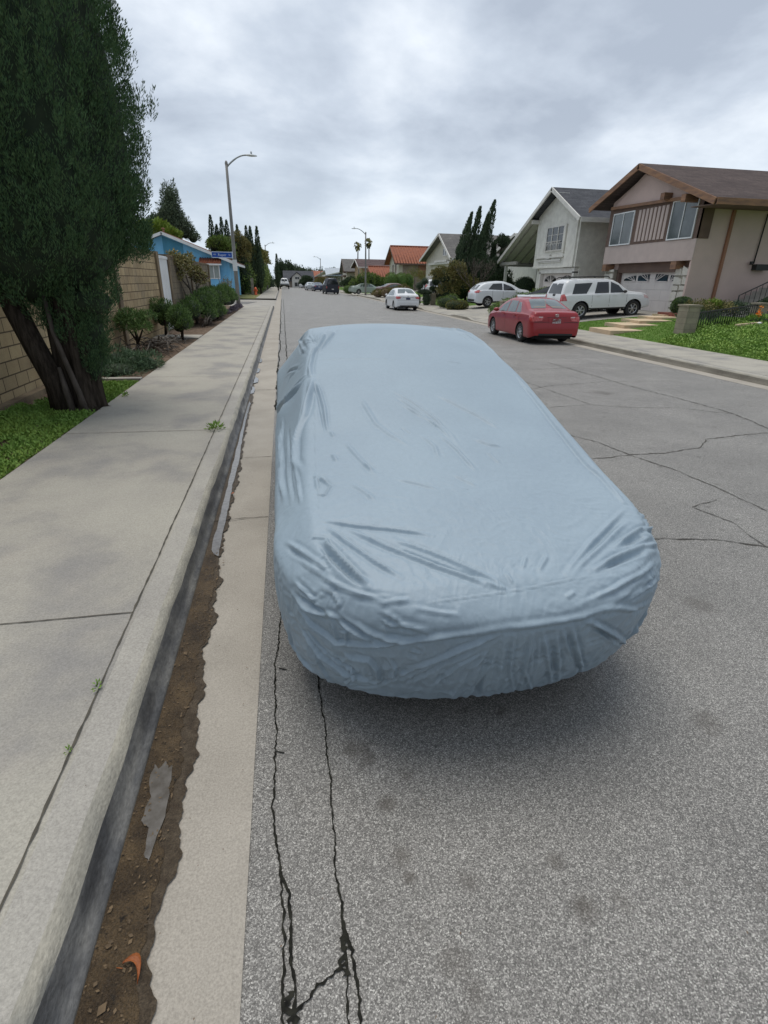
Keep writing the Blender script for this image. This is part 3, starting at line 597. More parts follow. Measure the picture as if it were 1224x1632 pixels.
CREASES = [(14,16,[225,4158,1462,181,3969,1404,157,3793,1350,153,3659,1313]),
 (12,12,[546,5198,1539,369,4394,1523,282,4153,1470,207,3983,1415]),
 (12,12,[440,5207,1528,299,4371,1511,239,4151,1463,197,4007,1419]),
 (14,14,[248,5217,1499,189,5306,1446,140,5479,1353,137,4319,1416,186,3982,1409]),
 (10,-12,[282,4632,1532,224,4252,1480,177,4341,1471,161,4954,1440]),
 (10,10,[272,5231,1503,199,4470,1501,232,4154,1463]),
 (16,20,[154,3672,1317,68,3736,1230,-8,3851,1128,-101,4458,902]),
 (10,-14,[135,3699,1313,30,3907,1185,-47,4163,1035]),
 (9,8,[122,3983,1348,24,4454,1191,-11,4440,1117]),
 (12,-14,[82,4143,1298,28,4742,1192,-16,5171,1091]),
 (20,26,[170,3659,1319,125,3404,1230,91,3215,1153,56,3131,1093,29,3050,1034,17,2813,984,47,2643,986]),
 (12,-14,[125,3507,1259,91,3331,1186,60,3212,1119,46,3181,1092,17,3041,1014,-2,2846,962]),
 (10,8,[181,3600,1304,203,3418,1250,215,3234,1193,206,2991,1114]),
 (9,-6,[172,3552,1287,184,3377,1235,191,3198,1178,203,2952,1102]),
 (7,4,[659,3380,1275,774,3210,1222,872,3013,1159,918,2840,1111,927,2715,1080]),
 (8,-4,[666,3286,1244,774,3101,1187,868,2908,1128]),
 (8,5,[697,3193,1215,807,3037,1166,873,2929,1134,906,2798,1101]),
 (9,5,[944,3295,1250,1058,3159,1203,1149,3052,1166,1244,2903,1119]),
 (10,4,[448,3294,1235,500,3009,1147,566,2874,1112,649,2738,1082]),
 (8,4,[740,2852,1113,786,2724,1082,778,2608,1053]),
 (8,5,[851,2843,1112,904,2676,1070,946,2466,1019]),
 (9,4,[283,2433,990,339,2353,978,381,2265,962]),
 (8,4,[516,2441,1006,594,2394,999,693,2323,986]),
 (8,4,[814,2439,1014,858,2383,1001,901,2329,989]),
 (8,4,[375,2612,1036,410,2541,1022]),
 (7,-3,[637,2948,1135,675,2859,1113]),
 (6,3,[201,3901,1393,349,3873,1405,549,3837,1413,818,3794,1410]),
 (6,3,[1137,3776,1398,1245,3751,1384]),
 (8,5,[217,2745,1052,235,2665,1035]),
 (7,4,[228,2985,1115,244,2920,1098]),
 (10,5,[1041,2793,1098,1111,2730,1080,1172,2709,1073]),
 (9,4,[301,2844,1085,353,2674,1048,417,2494,1012]),
 (7,4,[1072,2650,1061,1102,2534,1032]),
 (7,6,[102,2554,995,147,2502,991,180,2440,982,145,2363,964,92,2397,963]),
 (6,5,[113,2569,999,113,2423,972]),
 (6,5,[135,2542,997,163,2462,985]),
 (16,14,[-59,3711,1011,-69,3338,929,-67,2939,875,-54,2546,869]),
 (12,-8,[-11,3384,1040,-14,2997,959,-11,2638,927,-1,2417,910]),
 (10,8,[15,2793,979,23,2564,953,30,2367,929]),
 (9,7,[113,2170,921,260,2099,916,414,2047,912,541,2002,906,588,1983,903]),
 (10,9,[127,2126,912,229,1981,884,316,1862,859,408,1765,836]),
 (12,9,[217,2094,911,364,1956,886,538,1816,858,673,1727,836,790,1662,808]),
 (12,-7,[380,1954,887,561,1813,858,741,1693,824]),
 (12,8,[411,1985,896,588,1853,870,782,1697,827]),
 (14,16,[108,2043,888,192,1875,853,230,1803,834,273,1755,820]),
 (11,-10,[100,2000,874,175,1860,846,253,1753,814]),
 (11,11,[-5,2048,819,62,1923,819,139,1818,802,236,1736,791,404,1669,792]),
 (11,9,[-49,2170,826,20,2042,840,94,1915,839,160,1795,797]),
 (10,-7,[-37,2113,816,41,1967,823,97,1863,806]),
 (12,13,[-30,1951,680,30,1860,667,125,1764,686,209,1705,645,295,1667,600]),
 (11,-11,[1,1901,699,74,1810,687,174,1726,670,273,1673,625]),
 (13,14,[160,1738,700,223,1695,678,286,1664,644,385,1626,634,525,1586,675,763,1563,700]),
 (12,11,[-18,1930,625,42,1854,584,101,1798,561,138,1772,542,288,1671,592,420,1613,644]),
 (12,13,[-14,1942,517,31,1896,465,70,1870,419,179,1811,349,306,1761,312]),
 (10,-9,[10,1901,544,70,1849,475,162,1793,418,271,1751,367]),
 (11,10,[160,1766,500,205,1745,472,264,1706,496,296,1710,440,320,1745,335]),
 (12,9,[360,1699,390,470,1634,496,606,1582,601,764,1561,680]),
 (10,9,[288,1684,759,342,1651,741,383,1628,718,489,1594,687]),
 (9,8,[294,1669,733,341,1640,704,418,1616,714,488,1596,707]),
 (10,9,[216,1755,798,318,1685,781,419,1666,793]),
 (9,6,[429,1643,772,499,1621,763,599,1598,751]),
 (9,9,[87,1842,775,130,1802,777,155,1757,741,133,1765,720]),
 (9,-8,[99,1809,749,62,1838,734,12,1911,748,-10,1958,759]),
 (9,8,[-4,1933,745,33,1872,733,54,1841,723,115,1807,766]),
 (7,7,[51,2060,870,80,2067,887,128,2038,890,132,1989,877]),
 (7,6,[80,1950,848,120,1938,860,131,1886,843,92,1900,830]),
 (7,6,[145,1754,607,174,1731,621,174,1740,567,149,1762,548]),
 (8,7,[171,1804,377,200,1775,398,218,1789,342,183,1861,240]),
 (8,6,[124,1765,648,145,1764,552]),
 (10,8,[-65,2052,485,-47,2093,322,11,2024,247,69,1961,224]),
 (9,7,[46,1893,424,85,1907,302,127,1908,229]),
 (9,6,[334,1664,531,369,1671,463,360,1699,390]),
 (8,5,[417,1623,591,455,1617,573]),
 (9,7,[287,1667,619,378,1626,648]),
 (9,-6,[188,1871,218,308,1770,293,401,1670,439,505,1618,518]),
 (12,-7,[412,1707,346,544,1615,507,680,1574,607]),
 (9,6,[532,1682,330,619,1601,509,723,1577,581]),
 (9,5,[637,1725,211,672,1607,477,725,1579,569]),
 (8,6,[728,1738,195,738,1621,437,765,1578,565]),
 (8,5,[817,1693,258,800,1596,489]),
 (12,6,[1617,2135,912,1438,1996,890,1294,1886,870,1157,1771,845,1060,1691,820]),
 (12,6,[1573,2033,890,1446,1950,878,1331,1864,862,1207,1778,845,1092,1697,822]),
 (12,-5,[1526,2044,897,1354,1906,872,1214,1807,853]),
 (11,14,[1740,2072,796,1697,2048,833,1589,1974,869,1482,1911,865,1389,1853,856]),
 (11,-10,[1729,2031,783,1566,1923,857,1444,1863,855]),
 (11,13,[1725,2005,769,1615,1908,823,1525,1858,843,1364,1794,840,1205,1716,825]),
 (10,-9,[1704,1964,766,1502,1819,832,1356,1766,832,1259,1731,827]),
 (10,10,[1712,1963,750,1543,1793,785,1451,1730,788,1340,1678,788,1262,1645,775,1079,1595,747]),
 (10,-8,[1592,1821,765,1396,1690,775,1239,1627,758]),
 (10,11,[1686,1898,715,1521,1748,746,1328,1645,745,1218,1605,726]),
 (9,9,[1648,1843,682,1534,1743,714,1435,1685,726,1289,1623,723]),
 (13,12,[663,1569,701,862,1563,703,1002,1568,704,1106,1579,708,1201,1599,720,1290,1619,706,1407,1663,652,1608,1810,584]),
 (9,8,[1598,1809,540,1591,1812,506,1581,1821,448,1551,1812,406]),
 (9,7,[1567,1803,467,1559,1814,417,1533,1825,348]),
 (10,8,[1054,1570,689,1106,1590,580,1179,1642,435,1319,1794,209]),
 (9,7,[992,1564,668,1034,1589,547,1087,1641,412,1178,1754,209]),
 (9,8,[933,1561,677,988,1590,527,1073,1675,340,1133,1744,209]),
 (9,7,[891,1560,682,901,1577,564,916,1618,427,971,1733,202]),
 (8,6,[815,1560,683,829,1578,556,857,1621,415,945,1733,201]),
 (12,12,[1115,1578,693,1201,1596,638,1355,1669,516,1530,1824,345,1527,1825,340]),
 (10,-9,[1162,1585,658,1290,1637,548,1526,1832,323]),
 (9,6,[1022,1567,663,1095,1604,520,1182,1664,381]),
 (8,6,[916,1618,427,1028,1733,210,1039,1743,200]),
 (9,6,[1147,1614,505,1245,1706,338]),
 (8,5,[766,1584,543,751,1624,427,780,1725,202]),
 (8,5,[717,1576,588,686,1611,464]),
 (9,5,[777,1561,672,799,1597,486,847,1722,208]),
 (9,-6,[967,1565,647,1032,1604,493,1149,1739,217]),
 (9,-6,[916,1562,655,943,1591,515,1002,1730,210]),
 (9,-5,[1037,1568,660,1130,1624,465,1308,1789,213]),
 (9,8,[1721,2187,870,1735,2138,835,1691,2032,830]),
 (8,6,[1650,2074,884,1726,2154,852,1644,2058,881]),
 (8,6,[1536,1779,777,1539,1742,689]),
 (7,4,[1049,1815,861,978,1736,840]),
 (6,4,[706,1728,837,761,1684,820,795,1662,808]),
 (6,4,[772,1697,827,808,1661,807]),
 (6,3,[833,1731,840,844,1684,821]),
 (6,3,[955,1821,865,911,1750,845]),
 (7,4,[1095,1638,787,1044,1618,774]),
 (14,9,[1628,3659,1316,1636,3318,1212,1631,2963,1109,1620,2705,1046,1620,2522,1002,1642,2417,974,1629,2178,922,1722,2161,860]),
 (14,12,[1390,4882,1540,1522,4747,1525,1560,4510,1509,1584,4257,1466,1619,3960,1388]),
 (10,-8,[1457,4862,1533,1504,4435,1514,1552,4183,1465,1608,4048,1413]),
 (10,6,[1320,4886,1547,1421,4606,1537,1467,4270,1493]),
 (3.5,2.2,[144,3568,1285,116,3342,1207]),
 (3.5,2.5,[171,3484,1266,137,2927,1087,121,2584,1004,116,2318,952,102,2088,899]),
 (3.5,2.5,[134,1766,724,211,1718,742,288,1684,760,383,1657,774,512,1647,788,643,1647,795,784,1652,802,909,1662,808,1041,1679,815,1201,1697,817,1362,1723,815,1525,1775,781])]
def build_cover():
    A, arc = cover_base()
    nr, na = A.shape[:2]; P = A.reshape(-1, 3); Nn = grid_normals(A).reshape(-1, 3); D = np.zeros(len(P))
    for w, a, c in CREASES:
        soft = abs(a) <= 5 and w > 4; w *= .0012 if soft else .00085; a *= .0013 if soft else .00125*(.6 if w > .0108 and abs(a) >= 12 and len(c) > 15 else 1); L = np.array(c, float).reshape(-1, 3)*.001; R2 = w*4.2
        lo, hi = L.min(0)-R2, L.max(0)+R2; idx = np.where(((P > lo) & (P < hi)).all(1))[0]
        if not len(idx): continue
        Q = P[idx]; best = np.full(len(Q), 9.); tb = np.zeros(len(Q)); tot = np.linalg.norm(np.diff(L, axis=0), axis=1).sum(); acc = 0
        for p0, p1 in zip(L[:-1], L[1:]):
            e_ = p1-p0; l = np.linalg.norm(e_)+1e-9; t = np.clip(((Q-p0)@e_)/l**2, 0, 1); dd = np.linalg.norm(Q-(p0+t[:,None]*e_), axis=1)
            m_ = dd < best; best[m_] = dd[m_]; tb[m_] = (acc + t[m_]*l)/tot; acc += l
        env = np.clip(np.sin(np.clip(tb, .02, .98)*math.pi)*1.8, 0, 1)
        prof = np.exp(-(best/w)**1.6) - .35*np.exp(-((best-1.9*w)/(.9*w))**2)
        D[idx] += 1.5*a*env*prof
    # broad undulation and fine crumpling, stronger towards the hem and the near side
    s = P[:,1]-CY; X = P[:,0]-CX; low = np.clip((1.15-P[:,2])/.7, 0, 1)
    D += .008*vnoise(P*np.array([1,.6,1]), 4.0, 1)*(.3+low)
    q = vnoise(P*np.array([1.0,1.6,1.0]) + .15*vnoise(P, 5, 9)[:,None], 13.0, 2); D += 0.0050*(.8-np.abs(q)*2)*low
    q = vnoise(P*np.array([1.3,.8,1.0]) + .1*vnoise(P, 7, 8)[:,None], 30.0, 4); D += .0020*(.8-np.abs(q)*2)*(.08+low)
    P = P + Nn*D[:,None]
    root = empty('covered_car', (CX, CY+2.2, 0), 'parked car wrapped in a wrinkled light blue fabric cover, nearest the camera', 'covered car')
    o = npmesh('fabric_cover', P, cover_faces(nr, na), M['cover'], root, True, True)
    for sx in (-.72, .72):
        for y in (CY+1.05, CY+3.7):
            wb_ = MB().lathe([(.0,-.10),(.2,-.10),(.30,-.105),(.325,-.08),(.325,.08),(.30,.105),(.2,.10),(0,.10)], (CX+sx, y, .325), 'x', 28)
            wb_.build('wheel', M['tyre'], root, world=True)
    ub = MB().box(CX-.6, CX+.6, CY+.7, CY+4.3, .26, .5); ub.build('underbody', M['underbody'], root, world=True)
    return root
M['cover'] = mat('cover', (.285,.365,.43), .5, (.265,.34,.405), 2.0, 3, 1, .10, 55, .45, fine=.03, fscale=40)
build_cover()
# ================================================================ vehicles
def catmull(P, n):
    P = [np.array(p, float) for p in P]; P = [2*P[0]-P[1]] + P + [2*P[-1]-P[-2]]; out = []
    seg = len(P)-3; ts = np.linspace(0, seg-1e-6, n)
    for t in ts:
        i = int(t); u = t-i; p0, p1, p2, p3 = P[i:i+4]
        out.append(.5*((2*p1) + (p2-p0)*u + (2*p0-5*p1+4*p2-p3)*u*u + (3*p1-p0-3*p2+p3)*u**3))
    return out
def make_wheel(root, x, y, r, w, style, side):
    """tyre > rim; side = +1 outer face towards +x"""
    t = MB().lathe([(r*.62,-w/2),(r*.9,-w/2-.004),(r*.985,-w*.40),(r,-w*.2),(r,w*.2),(r*.985,w*.40),(r*.9,w/2+.004),(r*.62,w/2),(r*.60,w*.3),(r*.60,-w*.3),(r*.62,-w/2)], (0,0,0), 'x', 36)
    o = t.build('tyre', M['tyre'], root); o.location = (x, y, r)
    s = MB().lathe([(0,.0),(r*.60,.0)], (side*w*.10,0,0), 'x', 30); s.build('rim_back', M['rim_dark'], o)
    b = MB(); xo = side*(w*.42); b.lathe([(r*.60,-side*w*.2),(r*.64,side*.002),(r*.60,0),(r*.55,-side*.02)], (side*w*.5-side*.01,0,0), 'x', 36)
    b.lathe([(0,side*.012),(r*.13,side*.010),(r*.15,-side*.02)], (xo,0,0), 'x', 20)
    ns = style
    for k in range(ns):
        a = 2*math.pi*k/ns; c, s_ = math.cos(a), math.sin(a); hw, hw2 = r*.075, r*.10
        def P(rr, tt, dx): return (xo+side*dx, rr*c - tt*s_, rr*s_ + tt*c)
        vs = [P(r*.10,-hw,0), P(r*.10,hw,0), P(r*.60,hw2,-.012), P(r*.60,-hw2,-.012), P(r*.10,-hw,-.03), P(r*.10,hw,-.03), P(r*.60,hw2,-.04), P(r*.60,-hw2,-.04)]
        b.add(vs, [(0,1,2,3),(0,4,5,1),(1,5,6,2),(2,6,7,3),(3,7,4,0)])
    b.build('rim', M['rim'], o)
    return o
def make_car(name, label, cat, loc, rz, p, group=None, tilt=0):
    root = empty(name, loc, label, cat, group, rz, tilt)
    L, Wd = p['L'], p['W']; top = p['top']; sh = p['sh']; wr = p['wr']; wy = p['wy']; wt = p.get('wt', .2)
    ty = [a for a, b in top]; tz = [b for a, b in top]
    ys = sorted(set([round(v, 4) for v in np.arange(0, L, .055)] + [round(v, 4) for v in ty] + [.0, .01, .025, .04, L-.04, L-.02, L-.005, L]))
    re_, fe = p.get('rear_in', .80), p.get('front_in', .70)
    def hw(y):
        a = min(1, y/.42); b = min(1, (L-y)/.75)
        return Wd/2*min(re_+(1-re_)*(1-(1-a)**2.6)**.5 if a < 1 else 1, fe+(1-fe)*(1-(1-b)**2.3)**.55 if b < 1 else 1)
    sill = p.get('sill', .20)
    rows = []
    NS, NG = 26, 12
    for y in ys:
        w = hw(y); zt = float(np.interp(y, ty, tz)); zs = min(float(np.interp(y, [a for a, b in sh], [b for a, b in sh])), zt-.035)
        e0 = max(0, 1-y/.35); e1 = max(0, 1-(L-y)/.5); zb = sill + .10*e0**2 + .04*e1**2
        g = max(.02, zt-zs); h = zs-zb
        side = catmull([(w*.945, zb), (w*.985, zb+.07), (w*.998, zb+h*.42), (w*.995, zb+h*.70), (w*.975, zs-.03), (w*.945, zs)], NS)
        k = min(1, g/.30); inw = p.get('tumble', .30)*g
        gh = catmull([(w*.945, zs), (w*.945-.012-inw*.45, zs+g*.42), (w*.945-.03-inw, zs+g*.86), (w*.945-.10-inw*1.15, zs+g*.965), ((w*.945-inw)*.62, zt+.008*k), ((w*.945-inw)*.3, zt+.022*k), (0, zt+.027*k)], NG+1)[1:]
        rows.append([(q[0], y, q[1]) for q in side] + [(q[0], y, q[1]) for q in gh])
    V = np.array(rows); ny, nv = V.shape[:2]
    # wheel arches: cut and snap
    Ra = wr + p.get('archgap', .045); dead = np.zeros((ny-1, nv-1), bool)
    for yc in wy:
        cy = .25*(V[:-1,:-1,1]+V[1:,:-1,1]+V[:-1,1:,1]+V[1:,1:,1]); cz = .25*(V[:-1,:-1,2]+V[1:,:-1,2]+V[:-1,1:,2]+V[1:,1:,2])
        m_ = (np.hypot(cy-yc, cz-wr) < Ra); m_[:, NS-1:] = False; dead |= m_
    used = np.zeros((ny, nv), int); al = np.zeros((ny, nv), bool)
    for i in range(ny-1):
        for j in range(nv-1):
            t_ = al if not dead[i, j] else used
            for a, b in ((i,j),(i+1,j),(i,j+1),(i+1,j+1)):
                if dead[i, j]: used[a, b] = 1
                else: al[a, b] = True
    for i in range(ny):
        for j in range(NS):
            if used[i, j] and al[i, j]:
                yc = min(wy, key=lambda q: abs(q-V[i,j,1])); dy_, dz_ = V[i,j,1]-yc, V[i,j,2]-wr; d = math.hypot(dy_, dz_) or 1
                if j == 0: V[i,j,1] = yc + math.copysign(math.sqrt(max(0, Ra**2-dz_**2)), dy_)
                else: V[i,j,1] = yc + dy_/d*Ra; V[i,j,2] = wr + dz_/d*Ra
    mb = MB()
    for sgn in (1, -1):
        b0 = len(mb.v); mb.v += [(sgn*q[0], q[1], q[2]) for r_ in V for q in r_]
        for i in range(ny-1):
            for j in range(nv-1):
                if dead[i, j]: continue
                f = [b0+i*nv+j, b0+i*nv+j+1, b0+(i+1)*nv+j+1, b0+(i+1)*nv+j]
                mb.f.append(f if sgn < 0 else f[::-1]); mb.sm.append(True)
    nvt = ny*nv
    for i in (0, ny-1):
        ring = [i*nv+j for j in range(nv)] + [nvt+i*nv+j for j in range(nv-1, -1, -1)]
        mb.f.append(ring if i == 0 else ring[::-1]); mb.sm.append(False)
    bvh = BVHTree.FromPolygons([Vector(v) for v in mb.v], mb.f)
    body = mb.build('body', M[p['paint']], root)
    bm_ = body.data; bm_.validate()
    z0 = p.get('sill', .2)
    ub = MB().box(-Wd/2+.24, Wd/2-.24, .18, L-.25, z0-.02, .66)
    ub.build('underbody', M['underbody'], root)
    def patch(name, quad, ax, m, off=.005, n=(10, 8), parent=None, sgn=1, smooth=True):
        """quad: corners in the plane facing ax, projected on the body. ax: 's' side (y,z), 'r' rear (x,z), 'f' front (x,z), 't' top (x,y)"""
        P = []; a, b, c, d = [np.array(q, float) for q in quad]
        for i in range(n[0]+1):
            row = []
            for j in range(n[1]+1):
                u, v = i/n[0], j/n[1]; q = a*(1-u)*(1-v)+b*u*(1-v)+c*u*v+d*(1-u)*v
                if ax == 's': o_, dd = Vector((sgn*3, q[0], q[1])), Vector((-sgn, 0, 0))
                elif ax == 'r': o_, dd = Vector((q[0], -2, q[1])), Vector((0, 1, 0))
                elif ax == 'f': o_, dd = Vector((q[0], L+2, q[1])), Vector((0, -1, 0))
                else: o_, dd = Vector((q[0], q[1], 4)), Vector((0, 0, -1))
                h = bvh.ray_cast(o_, dd)
                if h[0] is None: h = bvh.find_nearest(o_ + dd*(3-Wd/2 if ax == 's' else 2))
                nn = h[1]
                if nn.dot(dd) > 0: nn = -nn
                row.append(tuple(h[0] + nn*off))
            P.append(row)
        g_ = MB().grid(P); 
        f0 = g_.f[len(g_.f)//2]; A_, B_, C_ = [Vector(g_.v[i]) for i in f0[:3]]; nrm = (B_-A_).cross(C_-A_); out_ = Vector({'s':(sgn,0,0),'r':(0,-1,.3),'f':(0,1,.3),'t':(0,0,1)}[ax])
        if nrm.dot(out_) < 0: g_.f = [f[::-1] for f in g_.f]
        return g_.build(name, m if not isinstance(m, str) else M[m], parent or root)
    gm = p.get('glass', 'carglass')
    for q in p.get('side_win', []):
        for s_ in (1, -1): patch('side_window', q, 's', gm, sgn=s_)
    if p.get('windshield'): patch('windshield', p['windshield'], 't', gm)
    if p.get('rear_glass'): patch('rear_window', p['rear_glass'], p.get('rg_ax', 't'), gm)
    for q, m in p.get('tail', []):
        for s_ in (1, -1):
            o = patch('taillight', [(s_*a, b) for a, b in q], 'r', m, .012)
    for q, m in p.get('tail_side', []):
        for s_ in (1, -1): patch('taillight_side', q, 's', m, .012, sgn=s_)
    for q in p.get('head', []):
        for s_ in (1, -1): patch('headlight', q, 's', 'lens_clear', .010, sgn=s_)
    for nm, q, ax, m in p.get('extra', []):
        if ax == 's':
            for s_ in (1, -1): patch(nm, q, 's', m, .006, sgn=s_)
        else: patch(nm, q, ax, m, .008)
    for yc in wy:
        for s_ in (1, -1):
            make_wheel(root, s_*(Wd/2-wt/2-.025), yc, wr, wt, p.get('spokes', 7), s_)
            arch = MB(); P = []
            for k in range(25):
                a = math.pi*(-.06+1.12*k/24); P.append([(s_*(Wd/2-.03), yc+Ra*1.0*math.cos(a), wr+Ra*math.sin(a)), (s_*(Wd/2-.33), yc+Ra*math.cos(a), wr+Ra*math.sin(a))])
            arch.grid(P); arch.build('wheel_arch', M['underbody'], root)
    # door seams and handles
    for y in p.get('seams', []):
        zs = float(np.interp(y, [a for a, b in sh], [b for a, b in sh]))
        for s_ in (1, -1): patch('door_seam', [(y-.006, z0+.12), (y+.006, z0+.12), (y+.006, zs-.01), (y-.006, zs-.01)], 's', 'black', .003, (1, 8), sgn=s_)
    for y, z in p.get('handles', []):
        for s_ in (1, -1):
            h = bvh.ray_cast(Vector((s_*3, y+.003, z+.002)), Vector((-s_, 0, 0)))[0] or Vector((s_*Wd/2, y, z))
            MB().bar((h.x+s_*.03, y-.10, z), (h.x+s_*.03, y+.10, z), .022, .03).build('door_handle', M[p.get('handle_m', p['paint'])], root)
    if p.get('mirror'):
        y, z = p['mirror']
        for s_ in (1, -1):
            mm_ = MB(); P = []
            for k in range(7):
                a = k/6*math.pi; r_ = math.sin(a)**.6
                P.append([(s_*(Wd/2-.02+.24*k/6), y+.09*r_*math.cos(t), z+.075*r_*math.sin(t)) for t in np.linspace(0, 2*math.pi, 12)])
            mm_.grid(P); mm_.build('mirror', M[p.get('mirror_m', p['paint'])], root)
    if p.get('rack'):
        a, b, z = p['rack']; w_ = Wd/2-.30
        for s_ in (1, -1): MB().tube([(s_*w_, a, z-.06), (s_*w_, a+.12, z), (s_*w_, b-.12, z), (s_*w_, b, z-.06)], .022, 8).build('roof_rail', M['black'], root)
        for y in (a+.35, b-.35): MB().bar((-w_, y, z+.015), (w_, y, z+.015), .04, .02).build('rack_bar', M['black'], root)
    if p.get('emblem'):
        x, y, z = 0, -1, p['emblem']; h = (bvh.ray_cast(Vector((.004, -2, z)), Vector((0, 1, 0)))[0] or Vector((0, .06, z))); e_ = MB()
        def ell(rx_, rz_, dz, t_): e_.tube([(rx_*math.cos(a), h.y-.012, z+dz+rz_*math.sin(a)) for a in np.linspace(0, 2*math.pi, 25)], t_, 6, cap=False)
        ell(.062, .042, 0, .007); ell(.042, .016, .020, .006); ell(.018, .040, .0, .006); e_.build('emblem', M['chrome'], root)
    if p.get('fn'): p['fn'](root, patch, bvh)
    return root
SEDAN = dict(L=4.80, W=1.82, wr=.325, wy=(1.02, 3.80), wt=.21, paint='paint_red', spokes=7, rear_in=.84, sill=.20,
  top=[(0,.52),(.01,.60),(.035,.70),(.05,.84),(.075,.96),(.13,1.035),(.3,1.075),(.62,1.10),(.72,1.125),(.95,1.22),(1.25,1.345),(1.5,1.415),(1.85,1.45),(2.3,1.46),(2.7,1.435),(3.0,1.36),(3.35,1.20),(3.62,1.045),(3.75,1.0),(4.1,.94),(4.5,.83),(4.65,.76),(4.72,.68),(4.78,.52),(4.80,.42)],
  sh=[(0,.90),(.3,.955),(1.0,.965),(2.5,.93),(3.6,.89),(4.4,.78),(4.8,.6)],
  side_win=[[(2.52,.955),(3.38,.93),(3.10,1.17),(2.55,1.345)], [(1.66,.975),(2.45,.957),(2.46,1.345),(1.78,1.345)], [(1.18,.985),(1.60,.977),(1.70,1.325),(1.50,1.29)]],
  windshield=[(-.68,3.56),(.68,3.56),(.54,2.86),(-.54,2.86)], rear_glass=[(-.66,.74),(.66,.74),(.50,1.45),(-.50,1.45)],
  tail=[([(.47,.90),(.885,.91),(.885,.745),(.54,.77)], 'lens_red')],
  tail_side=[([(.0,.765),(.0,.92),(.33,.93),(.26,.79)], 'lens_red')], head=[[(4.25,.72),(4.65,.60),(4.62,.68),(4.2,.80)]],
  extra=[('trunk_lid_recess', [(-.32,.875),(.32,.875),(.28,.72),(-.28,.72)], 'r', 'paint_red'), ('garnish', [(-.34,.885),(.34,.885),(.34,.865),(-.34,.865)], 'r', 'black'), ('license_plate', [(-.155,.835),(.155,.835),(.155,.70),(-.155,.70)], 'r', 'plate'),
         ('trunk_seam', [(-.80,.735),(.80,.735),(.80,.725),(-.80,.725)], 'r', 'black'), ('rear_skirt', [(-.62,.36),(.62,.36),(.62,.30),(-.62,.30)], 'r', 'black')],
  seams=[1.20, 2.49, 3.55], handles=[(1.62,.87),(2.70,.86)], mirror=(3.22,.99), emblem=.945)
def red_extra(root, patch, bvh):
    for s_ in (1, -1):
        patch('reverse_lamp', [(s_*.50,.90),(s_*.66,.905),(s_*.66,.87),(s_*.53,.865)], 'r', 'lens_clear', .018)
        patch('window_trim', [(1.14,1.0),(1.16,1.0),(1.52,1.315),(1.47,1.30)], 's', 'chrome', .007, (1,8), sgn=s_)
    patch('interior_shelf', [(-.55,.80),(.55,.80),(.50,.86),(-.50,.86)], 't', 'taupe', .008)
SEDAN['fn'] = red_extra
# wheels stand on the road at z = .004
make_car('parked_sedan', 'red four-door sedan parked along the right kerb', 'car', (9.17, 17.68, .005), R(-1.0), SEDAN)
WS = dict(SEDAN); WS.update(L=4.55, W=1.76, wr=.31, wy=(.97, 3.57), paint='paint_white', rear_in=.80, emblem=.93, fn=None, spokes=6,
  top=[(a*.945, b) for a, b in SEDAN['top']], sh=[(a*.945, b) for a, b in SEDAN['sh']],
  side_win=[[(a*.945, b) for a, b in q] for q in SEDAN['side_win']], windshield=[(a*.96, b*.945) for a, b in SEDAN['windshield']], rear_glass=[(a*.96, b*.945) for a, b in SEDAN['rear_glass']],
  tail=[([(.50,.93),(.84,.94),(.84,.77),(.55,.80)], 'lens_red'), ([(.50,.93),(.58,.932),(.60,.80),(.55,.80)], 'lens_clear')], tail_side=[([(.0,.79),(.0,.94),(.26,.95),(.22,.81)], 'lens_red')], head=[[(4.0,.72),(4.38,.60),(4.36,.68),(3.95,.80)]],
  extra=[('license_plate', [(-.155,.86),(.155,.86),(.155,.73),(-.155,.73)], 'r', 'paint_navy'), ('garnish', [(-.40,.895),(.40,.895),(.40,.88),(-.40,.88)], 'r', 'black'), ('rear_skirt', [(-.60,.36),(.60,.36),(.60,.29),(-.60,.29)], 'r', 'black'), ('bumper_seam', [(-.74,.70),(.74,.70),(.74,.692),(-.74,.692)], 'r', 'black')],
  seams=[1.15, 2.36, 3.36], handles=[(1.54,.86),(2.55,.85)], mirror=(3.05,.98))
make_car('parked_sedan', 'small white four-door sedan parked along the right kerb beyond the red one', 'car', (8.75, 39.3, .005), R(1.0), WS)
